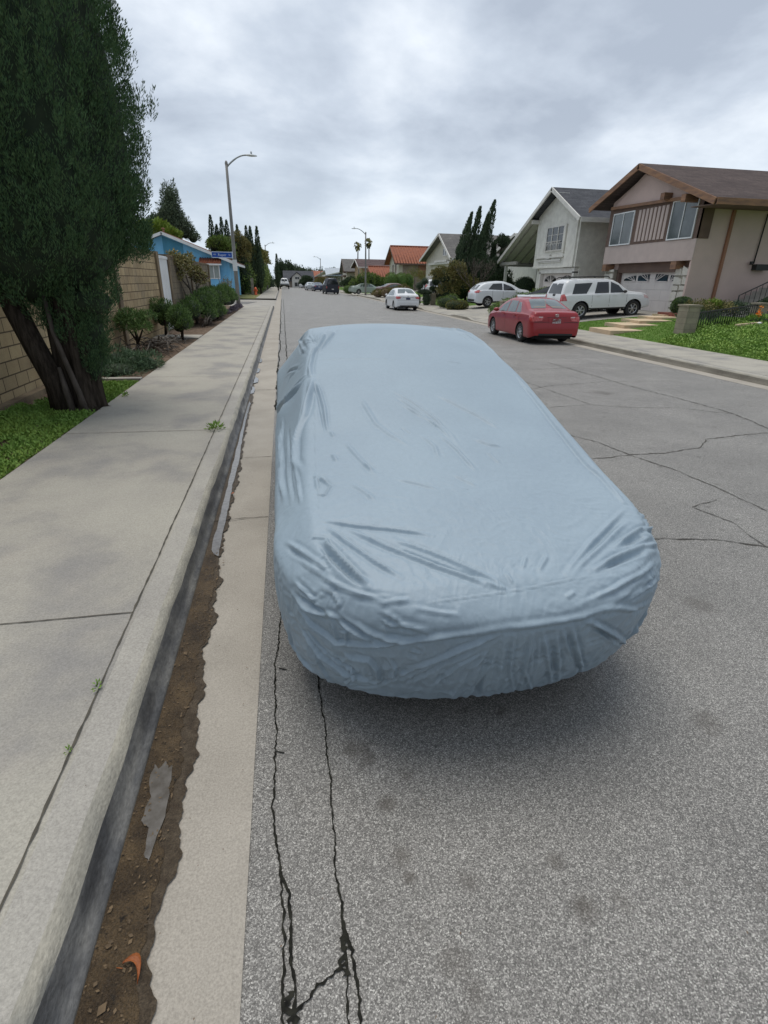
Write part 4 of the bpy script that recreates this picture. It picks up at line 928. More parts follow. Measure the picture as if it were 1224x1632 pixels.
# boxy white SUV on the brown house's driveway
SUV = dict(L=4.80, W=1.90, wr=.375, wy=(1.05, 3.84), wt=.25, paint='paint_white', spokes=6, rear_in=.90, front_in=.80, sill=.40, archgap=.07, tumble=.22, glass='carglass_dark', rg_ax='r',
  top=[(0,.60),(.02,.72),(.05,.95),(.09,1.15),(.20,1.50),(.30,1.68),(.42,1.735),(.8,1.76),(1.6,1.765),(2.5,1.745),(2.75,1.70),(3.0,1.58),(3.35,1.32),(3.52,1.20),(3.7,1.16),(4.1,1.12),(4.5,1.05),(4.66,.94),(4.74,.78),(4.80,.62)],
  sh=[(0,1.05),(.4,1.10),(3.3,1.10),(4.2,1.02),(4.8,.7)],
  side_win=[[(2.55,1.13),(3.30,1.13),(2.98,1.46),(2.58,1.62)], [(1.72,1.13),(2.47,1.13),(2.47,1.62),(1.88,1.62)], [(.56,1.13),(1.30,1.13),(1.62,1.60),(.72,1.58)]],
  windshield=[(-.72,3.50),(.72,3.50),(.60,2.86),(-.60,2.86)], rear_glass=[(-.66,1.15),(.66,1.15),(.56,1.60),(-.56,1.60)],
  tail=[([(.74,1.10),(.90,1.10),(.90,.84),(.74,.80)], 'lens_red')], tail_side=[([(.0,.83),(.0,1.13),(.18,1.13),(.30,.84)], 'lens_red')], head=[[(4.35,.86),(4.70,.80),(4.66,.93),(4.35,1.0)]],
  extra=[('license_plate', [(-.155,.96),(.155,.96),(.155,.82),(-.155,.82)], 'r', 'plate'), ('body_moulding', [(1.42,.60),(3.44,.60),(3.44,.68),(1.42,.68)], 's', 'paint_white'), ('running_board', [(1.45,.40),(3.42,.40),(3.42,.47),(1.45,.47)], 's', 'black'), ('liftgate_camera', [(-.14,1.13),(.14,1.13),(.12,1.04),(-.12,1.04)], 'r', 'black')],
  seams=[1.60, 2.51, 3.42], handles=[(1.92,1.02),(2.75,1.02)], mirror=(3.22,1.17), mirror_m='black', rack=(.45,2.55,1.86))
make_car('parked_suv', 'boxy white SUV with a black roof rack on the brown house driveway', 'SUV', (13.12, 26.05, lot(14.2)+.02), R(-90), SUV, tilt=R(2.6))
# white pickup on the same driveway, beyond the SUV
def pickup_extra(root, patch, bvh):
    MB().box(-.80,.80,.10,1.95,.98,1.012).build('bed_cover', M['paint_navy'], root)
PK = dict(L=5.4, W=1.95, wr=.37, wy=(1.15, 4.45), wt=.25, paint='paint_pearl', spokes=6, rear_in=.93, front_in=.82, sill=.42, archgap=.06, tumble=.22, glass='carglass_dark', rg_ax='r',
  top=[(0,.62),(.01,.80),(.03,.97),(.06,1.02),(1.0,1.02),(2.0,1.02),(2.06,1.05),(2.14,1.35),(2.25,1.66),(2.4,1.74),(3.0,1.76),(3.4,1.72),(3.7,1.56),(4.05,1.27),(4.2,1.18),(4.7,1.14),(5.1,1.06),(5.26,.95),(5.34,.8),(5.4,.65)],
  sh=[(0,.98),(2.0,1.0),(2.3,1.05),(4.0,1.05),(4.8,1.0),(5.4,.7)],
  side_win=[[(3.05,1.12),(3.9,1.12),(3.6,1.42),(3.1,1.62)], [(2.4,1.12),(2.98,1.12),(3.0,1.62),(2.5,1.6)]], windshield=[(-.74,4.15),(.74,4.15),(.62,3.5),(-.62,3.5)], rear_glass=[(-.64,1.15),(.64,1.15),(.58,1.60),(-.58,1.60)],
  tail=[([(.76,.96),(.94,.96),(.94,.66),(.76,.66)], 'lens_red')], tail_side=[([(.0,.66),(.0,.96),(.12,.96),(.12,.66)], 'lens_red')],
  extra=[('tailgate_badge', [(-.22,.90),(.22,.90),(.22,.84),(-.22,.84)], 'r', 'chrome')], seams=[2.35, 3.02, 4.05], handles=[(3.2,1.0)], mirror=(3.9,1.15), fn=pickup_extra)
make_car('parked_pickup', 'white pickup truck mostly hidden between the red sedan and the boxy white SUV', 'pickup truck', (13.0, 29.3, lot(14)+.02), R(-90), PK, tilt=R(2.6))
# white crossover on the second driveway
CO = dict(L=4.35, W=1.80, wr=.34, wy=(.92, 3.53), wt=.22, paint='paint_pearl', spokes=5, rear_in=.84, front_in=.74, sill=.26, archgap=.05, tumble=.34, glass='carglass_dark', rg_ax='r',
  top=[(0,.55),(.01,.66),(.04,.85),(.08,1.0),(.16,1.12),(.34,1.30),(.55,1.46),(.8,1.55),(1.3,1.605),(1.8,1.61),(2.2,1.58),(2.6,1.47),(2.95,1.29),(3.2,1.13),(3.4,1.06),(3.8,1.0),(4.1,.90),(4.25,.78),(4.32,.62),(4.35,.5)],
  sh=[(0,.98),(.5,1.08),(1.2,1.06),(2.8,.98),(3.6,.92),(4.35,.6)],
  side_win=[[(2.05,1.04),(2.95,1.0),(2.65,1.25),(2.10,1.46)], [(.95,1.13),(1.98,1.05),(1.98,1.48),(1.32,1.47)]], windshield=[(-.70,3.15),(.70,3.15),(.56,2.4),(-.56,2.4)], rear_glass=[(-.62,1.13),(.62,1.13),(.50,1.42),(-.50,1.42)],
  tail=[([(.42,1.02),(.88,1.08),(.88,.93),(.62,.93)], 'lens_red')], tail_side=[([(.0,.93),(.0,1.08),(.38,1.10),(.2,.96)], 'lens_red')],
  extra=[('license_plate', [(-.155,.90),(.155,.90),(.155,.77),(-.155,.77)], 'r', 'plate'), ('bumper_cladding', [(-.80,.52),(.80,.52),(.80,.30),(-.80,.30)], 'r', 'black'), ('door_cladding', [(1.32,.27),(3.08,.27),(3.08,.36),(1.32,.36)], 's', 'black')],
  seams=[1.25, 2.02, 3.05], handles=[(2.25,.93)], mirror=(2.9,1.05))
make_car('parked_crossover', 'white crossover SUV with a sloping roofline on the grey house driveway, half behind the hedge', 'SUV', (13.05, 38.2, lot(14.2)+.02), R(-90), CO, tilt=R(2.6))
MV = dict(CO); MV.update(L=4.7, W=1.9, paint='paint_white', top=[(0,.6),(.02,.8),(.06,1.05),(.16,1.35),(.30,1.58),(.42,1.66),(1.2,1.70),(2.4,1.69),(2.8,1.62),(3.3,1.36),(3.7,1.12),(4.0,1.06),(4.4,.95),(4.6,.8),(4.68,.65),(4.7,.5)], sh=[(0,1.05),(3.2,1.03),(3.9,.95),(4.7,.6)], wy=(.95,3.8),
  side_win=[[(2.5,1.1),(3.4,1.08),(2.95,1.45),(2.5,1.55)], [(1.5,1.1),(2.44,1.1),(2.44,1.55),(1.5,1.56)], [(.5,1.12),(1.44,1.1),(1.44,1.56),(.6,1.53)]], windshield=[(-.7,3.6),(.7,3.6),(.58,2.95),(-.58,2.95)], rear_glass=[(-.66,1.15),(.66,1.15),(.56,1.52),(-.56,1.52)], tail=[([(.76,1.35),(.88,1.35),(.88,.95),(.76,.95)], 'lens_red')], tail_side=[], seams=[1.47, 2.47, 3.5], handles=[(1.7,1.0),(2.6,1.0)], mirror=(3.25,1.12))
make_car('parked_minivan', 'white minivan on a driveway beside the low wall pier, behind the small white sedan', 'minivan', (14.0, 56.2, lot(15)+.02), R(-90), MV, tilt=R(2))
# small, distant vehicles (no separate small details)
def far_car(name, label, cat, loc, rz, paint, top, L, W=1.8, wr=.32, glassq=None, rg=None, tail=None, wy=None, sh=None, side=None, sill=.22, glass='carglass_dark', extra=(), rear_in=.84):
    return make_car(name, label, cat, loc, R(rz), dict(L=L, W=W, wr=wr, wy=wy or (.95, L-1.0), paint=paint, top=top, sh=sh or [(0,.9),(L*.7,.92),(L,.65)], sill=sill, glass=glass, rg_ax='r',
        side_win=side or [], rear_glass=rg, windshield=glassq, tail=tail or [], extra=extra, spokes=5, rear_in=rear_in))
sed_top = [(a*.945, b) for a, b in SEDAN['top']]
far_car('parked_sedan', 'dark blue sedan parked in front of a silver one far up the right kerb', 'car', (6.55, 104.2, 0), 5, 'paint_navy', sed_top, 4.54, rg=[(-.62,1.08),(.62,1.08),(.5,1.34),(-.5,1.34)], side=WS['side_win'], tail=[([(.55,.95),(.84,.95),(.84,.82),(.55,.82)], 'lens_red')], extra=[('license_plate', [(-.155,.82),(.155,.82),(.155,.70),(-.155,.70)], 'r', 'plate')], glass='carglass')
far_car('parked_sedan', 'silver sedan parked far up the right kerb beyond the dark blue sedan', 'car', (5.55, 111.5, 0), 5, 'paint_silver', sed_top, 4.54, rg=[(-.62,1.08),(.62,1.08),(.5,1.34),(-.5,1.34)], side=WS['side_win'], glass='carglass')
far_car('parked_sedan', 'tiny white car parked before the white gabled house at the street end', 'car', (4.9, 147, 0), 188, 'paint_white', sed_top, 4.54, glassq=[(-.6,3.4),(.6,3.4),(.5,2.75),(-.5,2.75)], side=WS['side_win'])
van_top = [(0,.6),(.02,1.2),(.05,1.9),(.12,2.12),(.3,2.18),(2.5,2.2),(3.9,2.15),(4.2,1.95),(4.7,1.35),(4.9,1.2),(5.3,1.05),(5.45,.8),(5.5,.6)]
far_car('parked_van', 'tall dark van parked at the right kerb by the driveway mouths', 'van', (7.3, 84.6, 0), 3, 'tarp', van_top, 5.5, 2.0, .36, rg=[(-.75,1.35),(.75,1.35),(.7,1.9),(-.7,1.9)], sh=[(0,1.25),(4.4,1.2),(5.5,.8)], tail=[([(.84,1.1),(.95,1.1),(.95,.8),(.84,.8)], 'lens_red')], extra=[('license_plate', [(-.155,.75),(.155,.75),(.155,.62),(-.155,.62)], 'r', 'plate'), ('roof_pod', [(-.6,2.10),(.2,2.10),(.1,2.14),(-.5,2.14)], 'r', 'paint_white')], side=[[(3.2,1.3),(4.4,1.3),(4.0,1.8),(3.2,1.85)]], rear_in=.92)
tk_top = [(0,.9),(.02,1.15),(.06,1.28),(1.9,1.30),(1.98,1.6),(2.1,2.0),(2.3,2.12),(3.2,2.12),(3.5,1.9),(3.9,1.45),(4.2,1.38),(4.8,1.3),(5.0,1.1),(5.05,.9)]
far_car('parked_truck', 'white high-riding truck parked far up the left kerb', 'truck', (.40, 124, 0), 0, 'paint_white', tk_top, 5.05, 2.0, .42, rg=[(-.62,1.55),(.62,1.55),(.56,1.92),(-.56,1.92)], sh=[(0,1.2),(2,1.25),(4,1.25),(5.05,1)], sill=.62, extra=[('bumper', [(-.9,.95),(.9,.95),(.9,.66),(-.9,.66)], 'r', 'black')], rear_in=.94)
far_car('parked_car', 'pale green car nose-in on a driveway behind a clipped box hedge', 'car', (9.2, 78.6, .2), -78, 'paint_green', sed_top, 4.54, side=WS['side_win'], rg=[(-.62,1.08),(.62,1.08),(.5,1.34),(-.5,1.34)], glass='carglass')
far_car('parked_car', 'reddish brown car half hidden behind shrubs and the right street lamp', 'car', (11.2, 67.5, .25), -80, 'paint_maroon', sed_top, 4.54, side=WS['side_win'], rg=[(-.62,1.08),(.62,1.08),(.5,1.34),(-.5,1.34)], glass='carglass')

BLOCKER = dict(SUV); BLOCKER.update(paint='paint_black', fn=None)  # added SUV, never in view: blocks low light reaching the cover's front
make_car('parked_suv', 'black SUV added out of view behind the viewpoint to block light on the cover', 'SUV', (.80, -6.6, .005), 0, BLOCKER)
# ================================================================ buildings (street faces look along -x)
def window(root, X, y0, y1, z0, z1, frame='trim_white', pane='glass', fw=.07, mull=(), bars=(), rot='x', depth=.05, pm=None):
    """window in the plane x = X (facing -x) or y = X (facing -y); frame proud of the wall, pane set back"""
    f = MB(); p = MB()
    def bx(m, a0, a1, b0, b1, d0, d1):
        if rot == 'x': m.box(X-d1, X-d0, a0, a1, b0, b1)
        else: m.box(a0, a1, X-d1, X-d0, b0, b1)
    for a0, a1, b0, b1 in ((y0, y1, z0, z0+fw), (y0, y1, z1-fw, z1), (y0, y0+fw, z0+fw, z1-fw), (y1-fw, y1, z0+fw, z1-fw)): bx(f, a0, a1, b0, b1, -.02, depth)
    for m_ in mull: bx(f, m_-fw*.4, m_+fw*.4, z0+fw, z1-fw, -.02, depth*.9)
    for m_ in bars: bx(f, y0+fw, y1-fw, m_-.012, m_+.012, .0, depth*.7)
    fo = f.build('window', M[frame], root, world=True)
    bx(p, y0+fw*.5, y1-fw*.5, z0+fw*.5, z1-fw*.5, -.01, .014)
    po = p.build('pane', M[pane], fo); po.parent = fo
    for v in po.data.vertices: v.co -= root.location
    return fo
def gable_roof(root, name, m, Yp, Zp, Y0, Z0, Y1, Z1, Xf, Xb, t=.10, ridges=0):
    """gable facing the street: ridge at (Yp,Zp) running in x from Xf to Xb; eaves at (Y0,Z0) near and (Y1,Z1) far"""
    r = MB()
    r.prism([(Y0,Z0),(Yp,Zp),(Y1,Z1),(Y1,Z1-t),(Yp,Zp-t*1.1),(Y0,Z0-t)], (Xf, Xb), 'x')
    if ridges:
        n = int((Xb-Xf)/ridges)
        for k in range(n+1):
            x = Xf + (Xb-Xf)*k/n; r.tube([(x,Y0,Z0+.03),(x,Yp,Zp+.03)], .055, 6); r.tube([(x,Y1,Z1+.03),(x,Yp,Zp+.03)], .055, 6)
        r.tube([(Xf,Yp,Zp+.06),(Xb,Yp,Zp+.06)], .10, 8)
    return r.build(name, M[m], root, world=True)
def fan_lights(root, X, ys, z0, h, door):
    """arched fan windows of a garage door, each its own piece"""
    for i, (a, b, k0, k1) in enumerate(ys):
        f = MB(); n = 8; out = []
        cx_ = k0; R_ = k1
        pts = [(a, z0)] + [(a+(b-a)*j/n, z0 + h*math.sqrt(max(0.02, 1-((a+(b-a)*j/n-cx_)/R_)**2))) for j in range(n+1)] + [(b, z0)]
        f.prism([(p, q) for p, q in pts], (X-.018, X+.01), 'x')
        o = f.build('fan_window', M['glass_dark'], door); 
        for v in o.data.vertices: v.co -= root.location
        s = MB(); mid = (a+b)/2; bx_ = (b if abs(b-cx_) < abs(a-cx_) else a)
        for j in range(1, 4):
            t = a+(b-a)*j/4; s.bar((X-.024, bx_, z0), (X-.024, t, z0+h*math.sqrt(max(.02, 1-((t-cx_)/R_)**2))), .018, .03)
        s.bar((X-.024, a, z0), (X-.024, b, z0), .03, .04)
        so_ = s.build('muntin', M['door_white'], door)
        for v in so_.data.vertices: v.co -= root.location

# ---- the brown and pink two-storey house
X1 = 19.0; Zg = .70
h1 = empty('house', (X1, 28, Zg), 'two-storey pinkish beige house with brown trim and a rust-streaked downpipe, at the right edge', 'house')
w = MB(); w.box(X1, 34, 24.35, 31.9, 3.10, 5.85); w.prism([(24.35,5.85),(31.9,5.85),(31.9,6.25),(29.2,7.3),(26.5,6.5)], (X1+.02, 33.9), 'x')
w.box(X1+.0, 34, 24.35, 24.47, .3, 3.099); w.box(X1+.35, 34, 24.471, 24.75, .3, 3.10); w.box(X1+.35, 34, 31.2, 31.9, .3, 3.10); w.box(X1+.35, X1+.6, 24.75, 31.2, 2.66, 3.10); w.box(X1+.6, 34, 24.6, 31.8, .3, 3.05)
w.build('wall', M['pink_stucco'], h1, world=True)
b = MB(); b.box(X1-.035, X1+.01, 24.33, 31.92, 3.08, 4.0); b.build('wall_band', M['band_pink'], h1, world=True)
b = MB(); b.box(X1-.05, X1+.01, 24.30, 31.95, 4.0, 5.95); b.box(X1-.05, X1+.55, 24.30, 24.345, 4.0, 5.5); b.build('window_band', M['brown_trim'], h1, world=True)
b = MB(); n_ = 8
for k in range(n_): b.box(X1-.085, X1-.04, 26.72+k*.315, 26.72+k*.315+.20, 4.12, 5.62)
b.build('batten_panel', M['band_pink'], h1, world=True)
window(h1, X1-.05, 24.62, 26.45, 4.02, 5.72, 'white_paint', 'glass', .06, mull=(25.55,))
window(h1, X1-.05, 29.5, 31.5, 4.02, 5.66, 'white_paint', 'glass', .06, mull=(30.5,))
g_ = MB(); g_.prism([(24.6,5.80),(31.6,5.98),(29.2,7.28)], (X1-.10, X1-.03), 'x'); g_.build('gable_panel', M['pink_stucco'], h1, world=True)
g_ = MB(); g_.bar((X1-.16,24.4,5.72),(X1-.16,31.7,5.95),.14,.14); g_.box(X1-.75, X1+.3, 24.75, 25.05, 5.50, 5.80); g_.box(X1-.55, X1+.3, 26.6, 26.9, 5.8, 6.1); g_.build('beam', M['barge_brown'], h1, world=True)
rf = gable_roof(h1, 'roof', 'sh_brown', 28.85, 7.66, 22.75, 5.42, 33.2, 6.12, X1-.72, 36)
rf_b = MB()
for a, b_ in (((22.75,5.34),(28.85,7.58)), ((33.2,6.04),(28.85,7.58))):
    rf_b.slab((X1-.79,a[0],a[1]+.07),(X1-.725,a[0],a[1]+.07),(X1-.725,b_[0],b_[1]+.07),(X1-.79,b_[0],b_[1]+.07),.26)
rf_b.box(X1-.72, 36, 22.69, 22.745, 5.17, 5.42)
rf_b.build('barge_board', M['barge_brown'], h1, world=True)
sf = MB(); sf.slab((X1-.70,22.76,5.20),(36,22.76,5.20),(36,24.34,5.24),(X1-.70,24.34,5.24),.03); sf.build('soffit', M['brown_trim'], h1, world=True)
ch = MB(); ch.box(29.2,30.3,28.3,29.3,7.2,8.05); ch.box(29.1,30.4,28.2,29.4,8.05,8.15); ch.box(29.4,30.1,28.5,29.1,8.15,8.32); ch.build('chimney', M['sh_lgrey'], h1, world=True)
dr = MB(); dr.box(X1+.50, X1+.56, 25.3, 30.55, .5, 2.66); door = dr.build('garage_door', M['door_white'], h1, world=True)
fan_lights(h1, X1+.50, [(25.5,26.25,27.5,2.35),(26.45,27.45,27.5,2.0),(27.95,28.95,27.75,2.0),(29.15,30.25,27.75,2.6)][::1], 2.16, .36, door)
b = MB(); b.box(X1+.30, X1+.58, 24.75, 30.75, 2.60, 3.07); b.box(X1+.3, X1+.50, 30.56, 30.8, .5, 2.62); b.build('door_lintel', M['brown_trim'], h1, world=True)
def stone_pier(y0, y1):
    s = MB(); r_ = random.Random(int(y0*10)); s.box(X1+.09, X1+.5, y0+.03, y1-.03, .4, 2.78)
    o = s.build('stone_pier', M['cement_dark'], h1, world=True)
    t = MB(); z = .42; row = 0
    while z < 2.72:
        hh = r_.uniform(.28, .50); hh = min(hh, 2.78-z); sp = r_.uniform(.30, .70) if row % 3 != 2 else .5
        ym = y0+(y1-y0)*sp; sl = r_.uniform(-.09, .09)
        for a, b_ in ((y0+.025, ym-.02), (ym+.02, y1-.025)):
            c = [(a, z+.03+r_.uniform(0,.05)), (b_, z+.03+r_.uniform(0,.05)), (b_+r_.uniform(-.03,.03), z+hh-r_.uniform(0,.06)+sl), ((a+b_)/2, z+hh-r_.uniform(0,.03)), (a+r_.uniform(-.0,.03), z+hh-r_.uniform(0,.06)-sl)]
            c = [(min(max(p, y0+.02), y1-.02), q) for p, q in c]
            t.prism(c, (X1+.035+r_.uniform(0,.03), X1+.10), 'x')
            c2 = [(X1+.12+(p-a)/max(.1,b_-a)*.35, q) for p, q in c]
        z += hh; row += 1
    so_ = t.build('stone', M['stone'], o)
    for v in so_.data.vertices: v.co -= h1.location
stone_pier(24.475, 25.45); stone_pier(30.75, 31.7)
b = MB(); b.box(X1-.20, X1+.34, 25.15, 25.55, 2.72, 3.06); b.box(X1-.20, X1+.34, 31.25, 31.65, 2.70, 3.06); b = MB(); b.box(X1-.20, X1+.34, 25.15, 25.55, 2.72, 3.06); b.build('beam_end', M['barge_brown'], h1, world=True); b = MB(); b.box(X1-.20, X1+.34, 31.25, 31.65, 2.70, 3.06); b.build('beam_end', M['barge_brown'], h1, world=True)
dp = MB(); dp.bar((20.55,24.27,.5),(20.55,24.27,5.18),.13,.11,(0,1,0)); dp.build('downpipe', M['terracotta'], h1, world=True)
dp = MB(); dp.tube([(22.3,24.28,3.0),(22.35,24.28,5.1)],.03,8); dp.box(22.3,23.0,24.05,24.33,2.72,2.98); dp.tube([(22.1,24.2,2.95),(22.1,24.2,3.1)],.08,8); dp.build('conduit', M['iron'], h1, world=True)
# stairs with a railing against the right part of that house
st = empty('stairway', (21.6, 22.6, lot(21)), 'concrete steps with a black iron railing climbing beside the pinkish house', 'steps')
s = MB()
for k in range(8): s.box(20.4+k*.32, 24.6, 22.2, 23.9, .6+k*.17, .6+(k+1)*.17)
s.build('step', M['driveway'], st, world=True)
s = MB(); s.tube([(20.1,22.2,.7),(20.1,22.2,1.62),(20.4,22.2,1.75),(23.1,22.2,2.95)],.028,8)
for k in range(11): x = 20.4+k*.26; s.tube([(x,22.2,.75+max(0,(x-20.5))*.5),(x,22.2,1.76+(x-20.4)*.45)],.014,6)
s.tube([(20.1,22.2,.95),(23.1,22.2,2.2)],.02,6); s.build('railing', M['iron'], st, world=True)

# ---- the grey two-storey house with the long sloping porch roof
X2 = 18.7
h2 = empty('house', (X2, 38, Zg), 'grey stucco two-storey house with a steep gable and a long roof sloping over its porch', 'house')
w = MB(); w.box(X2, 34, 34.75, 41.0, 3.0, 5.9); w.prism([(34.75,5.9),(41.0,5.9),(41.0,6.4),(38.35,7.5),(35.0,5.95)], (X2+.01, 33.9), 'x'); w.box(X2+.35, 34, 34.76, 41.0, .3, 3.0); w.build('wall', M['grey_stucco'], h2, world=True)
b = MB(); b.box(X2-.10, X2+.01, 34.95, 36.2, 3.0, 5.75); b.box(X2-.06, X2+.01, 36.2, 41.0, 2.98, 3.12); b.box(X2-.12, X2+.01, 36.4, 36.62, 3.9, 5.6)
b.build('wall_panel', M['grey_stucco'], h2, world=True)
fo = window(h2, X2, 36.75, 39.35, 4.02, 5.62, 'trim_white', 'glass_dark', .10, mull=(37.62, 38.48), bars=(4.5, 5.05))
b = MB(); r_ = random.Random(3)
for k in range(11): yy = 36.95+k*.22; b.tube([(X2-.22,yy,4.08),(X2-.24,yy+.04,4.30),(X2-.20,yy,4.62)],.014,5)
b.tube([(X2-.22,36.8,4.08),(X2-.22,39.3,4.08)],.018,6); b.tube([(X2-.20,36.8,4.62),(X2-.20,39.3,4.62)],.018,6); b.build('window_grille', M['trim_white'], h2, world=True)
b = MB()
for z, a, c, d in ((3.62,36.3,40.6,.16),(3.42,36.7,40.2,.12),(3.32,36.7,40.2,.07)): b.box(X2-d, X2+.01, a, c, z, z+.09)
b.box(X2-.14, X2+.01, 38.3, 38.9, 3.55, 3.85); b.build('moulding', M['trim_white'], h2, world=True)
dr = MB(); dr.box(X2+.30, X2+.352, 35.1, 39.7, .5, 2.62); door = dr.build('garage_door', M['door_white'], h2, world=True)
fan_lights(h2, X2+.30, [(35.25,36.05,36.1,.95),(36.2,37.0,36.1,.95),(37.65,38.45,38.5,.95),(38.6,39.4,38.5,.95)], 2.08, .42, door)
b = MB(); b.box(X2+.05, X2+.36, 34.85, 35.08, .5, 2.72); b.box(X2+.05, X2+.36, 39.72, 39.95, .5, 2.72); b.box(X2+.05, X2+.36, 34.85, 39.95, 2.64, 2.97); b.build('door_surround', M['trim_white'], h2, world=True)
rf2 = gable_roof(h2, 'roof', 'sh_grey', 38.1, 7.86, 33.75, 5.72, 46.8, 3.62, X2-.62, 36)
b = MB()
for a, b_ in (((33.75,5.64),(38.1,7.78)), ((46.8,3.54),(38.1,7.78))):
    b.slab((X2-.70,a[0],a[1]+.09),(X2-.625,a[0],a[1]+.09),(X2-.625,b_[0],b_[1]+.09),(X2-.70,b_[0],b_[1]+.09),.24)
b.box(X2-.62, 36, 33.68, 33.745, 5.46, 5.72); b.build('barge_board', M['trim_white'], h2, world=True)
b = MB()
for k in range(7): x = X2-.3+k*.75; MB().bar((x,41.05,6.15),(x,46.6,3.47),.09,.16).build('rafter', M['grey_wood'], h2, world=True)
b.bar((X2-.5,37.3,7.35),(X2+.2,37.3,7.35),.2,.22); b.build('purlin_end', M['trim_white'], h2, world=True); b = MB(); b.bar((X2-.5,41.0,6.05),(X2+.3,41.0,6.05),.22,.24); b.build('purlin_end', M['trim_white'], h2, world=True)
b = MB(); b.bar((X2-.5,46.5,3.38),(X2+5.5,46.5,3.38),.18,.26); b.bar((X2-.4,43.2,3.42),(X2-.4,46.6,3.42),.16,.24); b.build('porch_beam', M['grey_wood'], h2, world=True)
b = MB(); b.bar((X2-.3,45.6,.6),(X2-.3,45.6,3.35),.20,.20,(0,1,0)); b.build('porch_post', M['trim_white'], h2, world=True)
b = MB(); b.slab((X2-.60,41.02,6.22),(X2+12,41.02,6.22),(X2+12,46.7,3.46),(X2-.60,46.7,3.46),.03); b.build('porch_ceiling', M['trim_white'], h2, world=True)
w = MB(); w.prism([(41.0,.5),(46.0,.5),(46.0,3.45),(41.0,5.95)], (X2+3.2, 33), 'x'); w.build('porch_wall', M['grey_wood'], h2, world=True)
window(h2, X2+3.2, 41.4, 43.4, 1.4, 3.0, 'trim_white', 'glass_dark', .07, mull=(42.4,), bars=(1.9, 2.4))

# ---- generic two-storey / one-storey street house
def house(label, X, Y0, Y1, Xb, ze, wallm, roofm, axis, Zp, z0=.3, over=.5, ridges=0, fascia='trim_white', wins=(), zw=None, name='house', peak=.5, doors=()):
    """axis 'x': ridge runs away from the street (gable on the street side); 'y': ridge runs along the street; 'xs': gable on the near side"""
    h = empty(name, (X, (Y0+Y1)/2, z0), label, 'house')
    w = MB(); w.box(X, Xb, Y0, Y1, z0-.3, ze)
    Yp = Y0+(Y1-Y0)*peak; Xp = (X+Xb)/2
    if axis == 'x': w.prism([(Y0,ze),(Y1,ze),(Yp,Zp-.12)], (X+.002, Xb-.002), 'x')
    else: w.prism([(X,ze),(Xb,ze),(Xp,Zp-.12)], (Y0+.002, Y1-.002), 'y')
    w.build('wall', M[wallm], h, world=True)
    if axis == 'x':
        sl = (Zp-ze)/(Yp-Y0); sr = (Zp-ze)/(Y1-Yp)
        gable_roof(h, 'roof', roofm, Yp, Zp, Y0-over, ze-sl*over, Y1+over, ze-sr*over, X-over, Xb+over, .14, ridges)
        b = MB()
        for a, b_ in (((Y0-over,ze-sl*over),(Yp,Zp)), ((Y1+over,ze-sr*over),(Yp,Zp))):
            b.slab((X-over-.07,a[0],a[1]+.03),(X-over-.01,a[0],a[1]+.03),(X-over-.01,b_[0],b_[1]+.03),(X-over-.07,b_[0],b_[1]+.03),.24)
        b.box(X-over, Xb+over, Y0-over-.06, Y0-over-.01, ze-sl*over-.2, ze-sl*over+.01)
        b.build('fascia', M[fascia], h, world=True)
    else:
        s = (Zp-ze)/(Xp-X); r = MB(); zo = ze-s*over
        r.prism([(X-over,zo),(Xp,Zp),(Xb+over,zo),(Xb+over,zo-.14),(Xp,Zp-.15),(X-over,zo-.14)], (Y0-over, Y1+over), 'y')
        if ridges:
            n = int((Y1-Y0+2*over)/ridges)
            for k in range(n+1): y = Y0-over+(Y1-Y0+2*over)*k/n; r.tube([(X-over,y,zo+.03),(Xp,y,Zp+.03)],.055,6)
        r.build('roof', M[roofm], h, world=True)
        b = MB(); b.box(X-over-.05, X-over-.01, Y0-over, Y1+over, zo-.18, zo+.01)
        for a, b_ in (((X-over,zo),(Xp,Zp)), ((Xb+over,zo),(Xp,Zp))): b.slab((a[0],Y0-over-.07,a[1]+.03),(b_[0],Y0-over-.07,b_[1]+.03),(b_[0],Y0-over-.01,b_[1]+.03),(a[0],Y0-over-.01,a[1]+.03),.24)
        b.build('fascia', M[fascia], h, world=True)
    for w_ in wins:
        window(h, *w_[:5], frame=w_[5] if len(w_) > 5 else 'trim_white', pane=w_[6] if len(w_) > 6 else 'glass_dark', fw=.09, rot=w_[7] if len(w_) > 7 else 'x', mull=((w_[1]+w_[2])/2,))
    for (X_, a, b_, c, d) in doors:
        q = MB(); q.box(X_-.04, X_+.01, a, b_, c, d); q.build('garage_door', M['door_white'], h, world=True)
    return h
# cream house behind the dark trees
h3 = house('cream house with a white-edged gable, mostly behind the clump of dark cypresses', 17.6, 57.5, 69.5, 31, 4.55, 'cream_stucco', 'sh_lgrey', 'x', 6.75, over=.7, peak=.36, wins=[(17.6,60.5,62.2,4.55,5.3),(17.6,64.0,66.0,1.6,2.9)])
b = MB(); b.box(17.3,17.62,58.5,67.5,3.75,3.95); b.box(17.2,17.62,59.4,64.4,3.95,4.15); b.build('ledge', M['trim_white'], h3, world=True)
b = MB(); b.box(17.55,17.6,66.5,69,.5,2.6); b.build('garage_door', M['door_white'], h3, world=True)
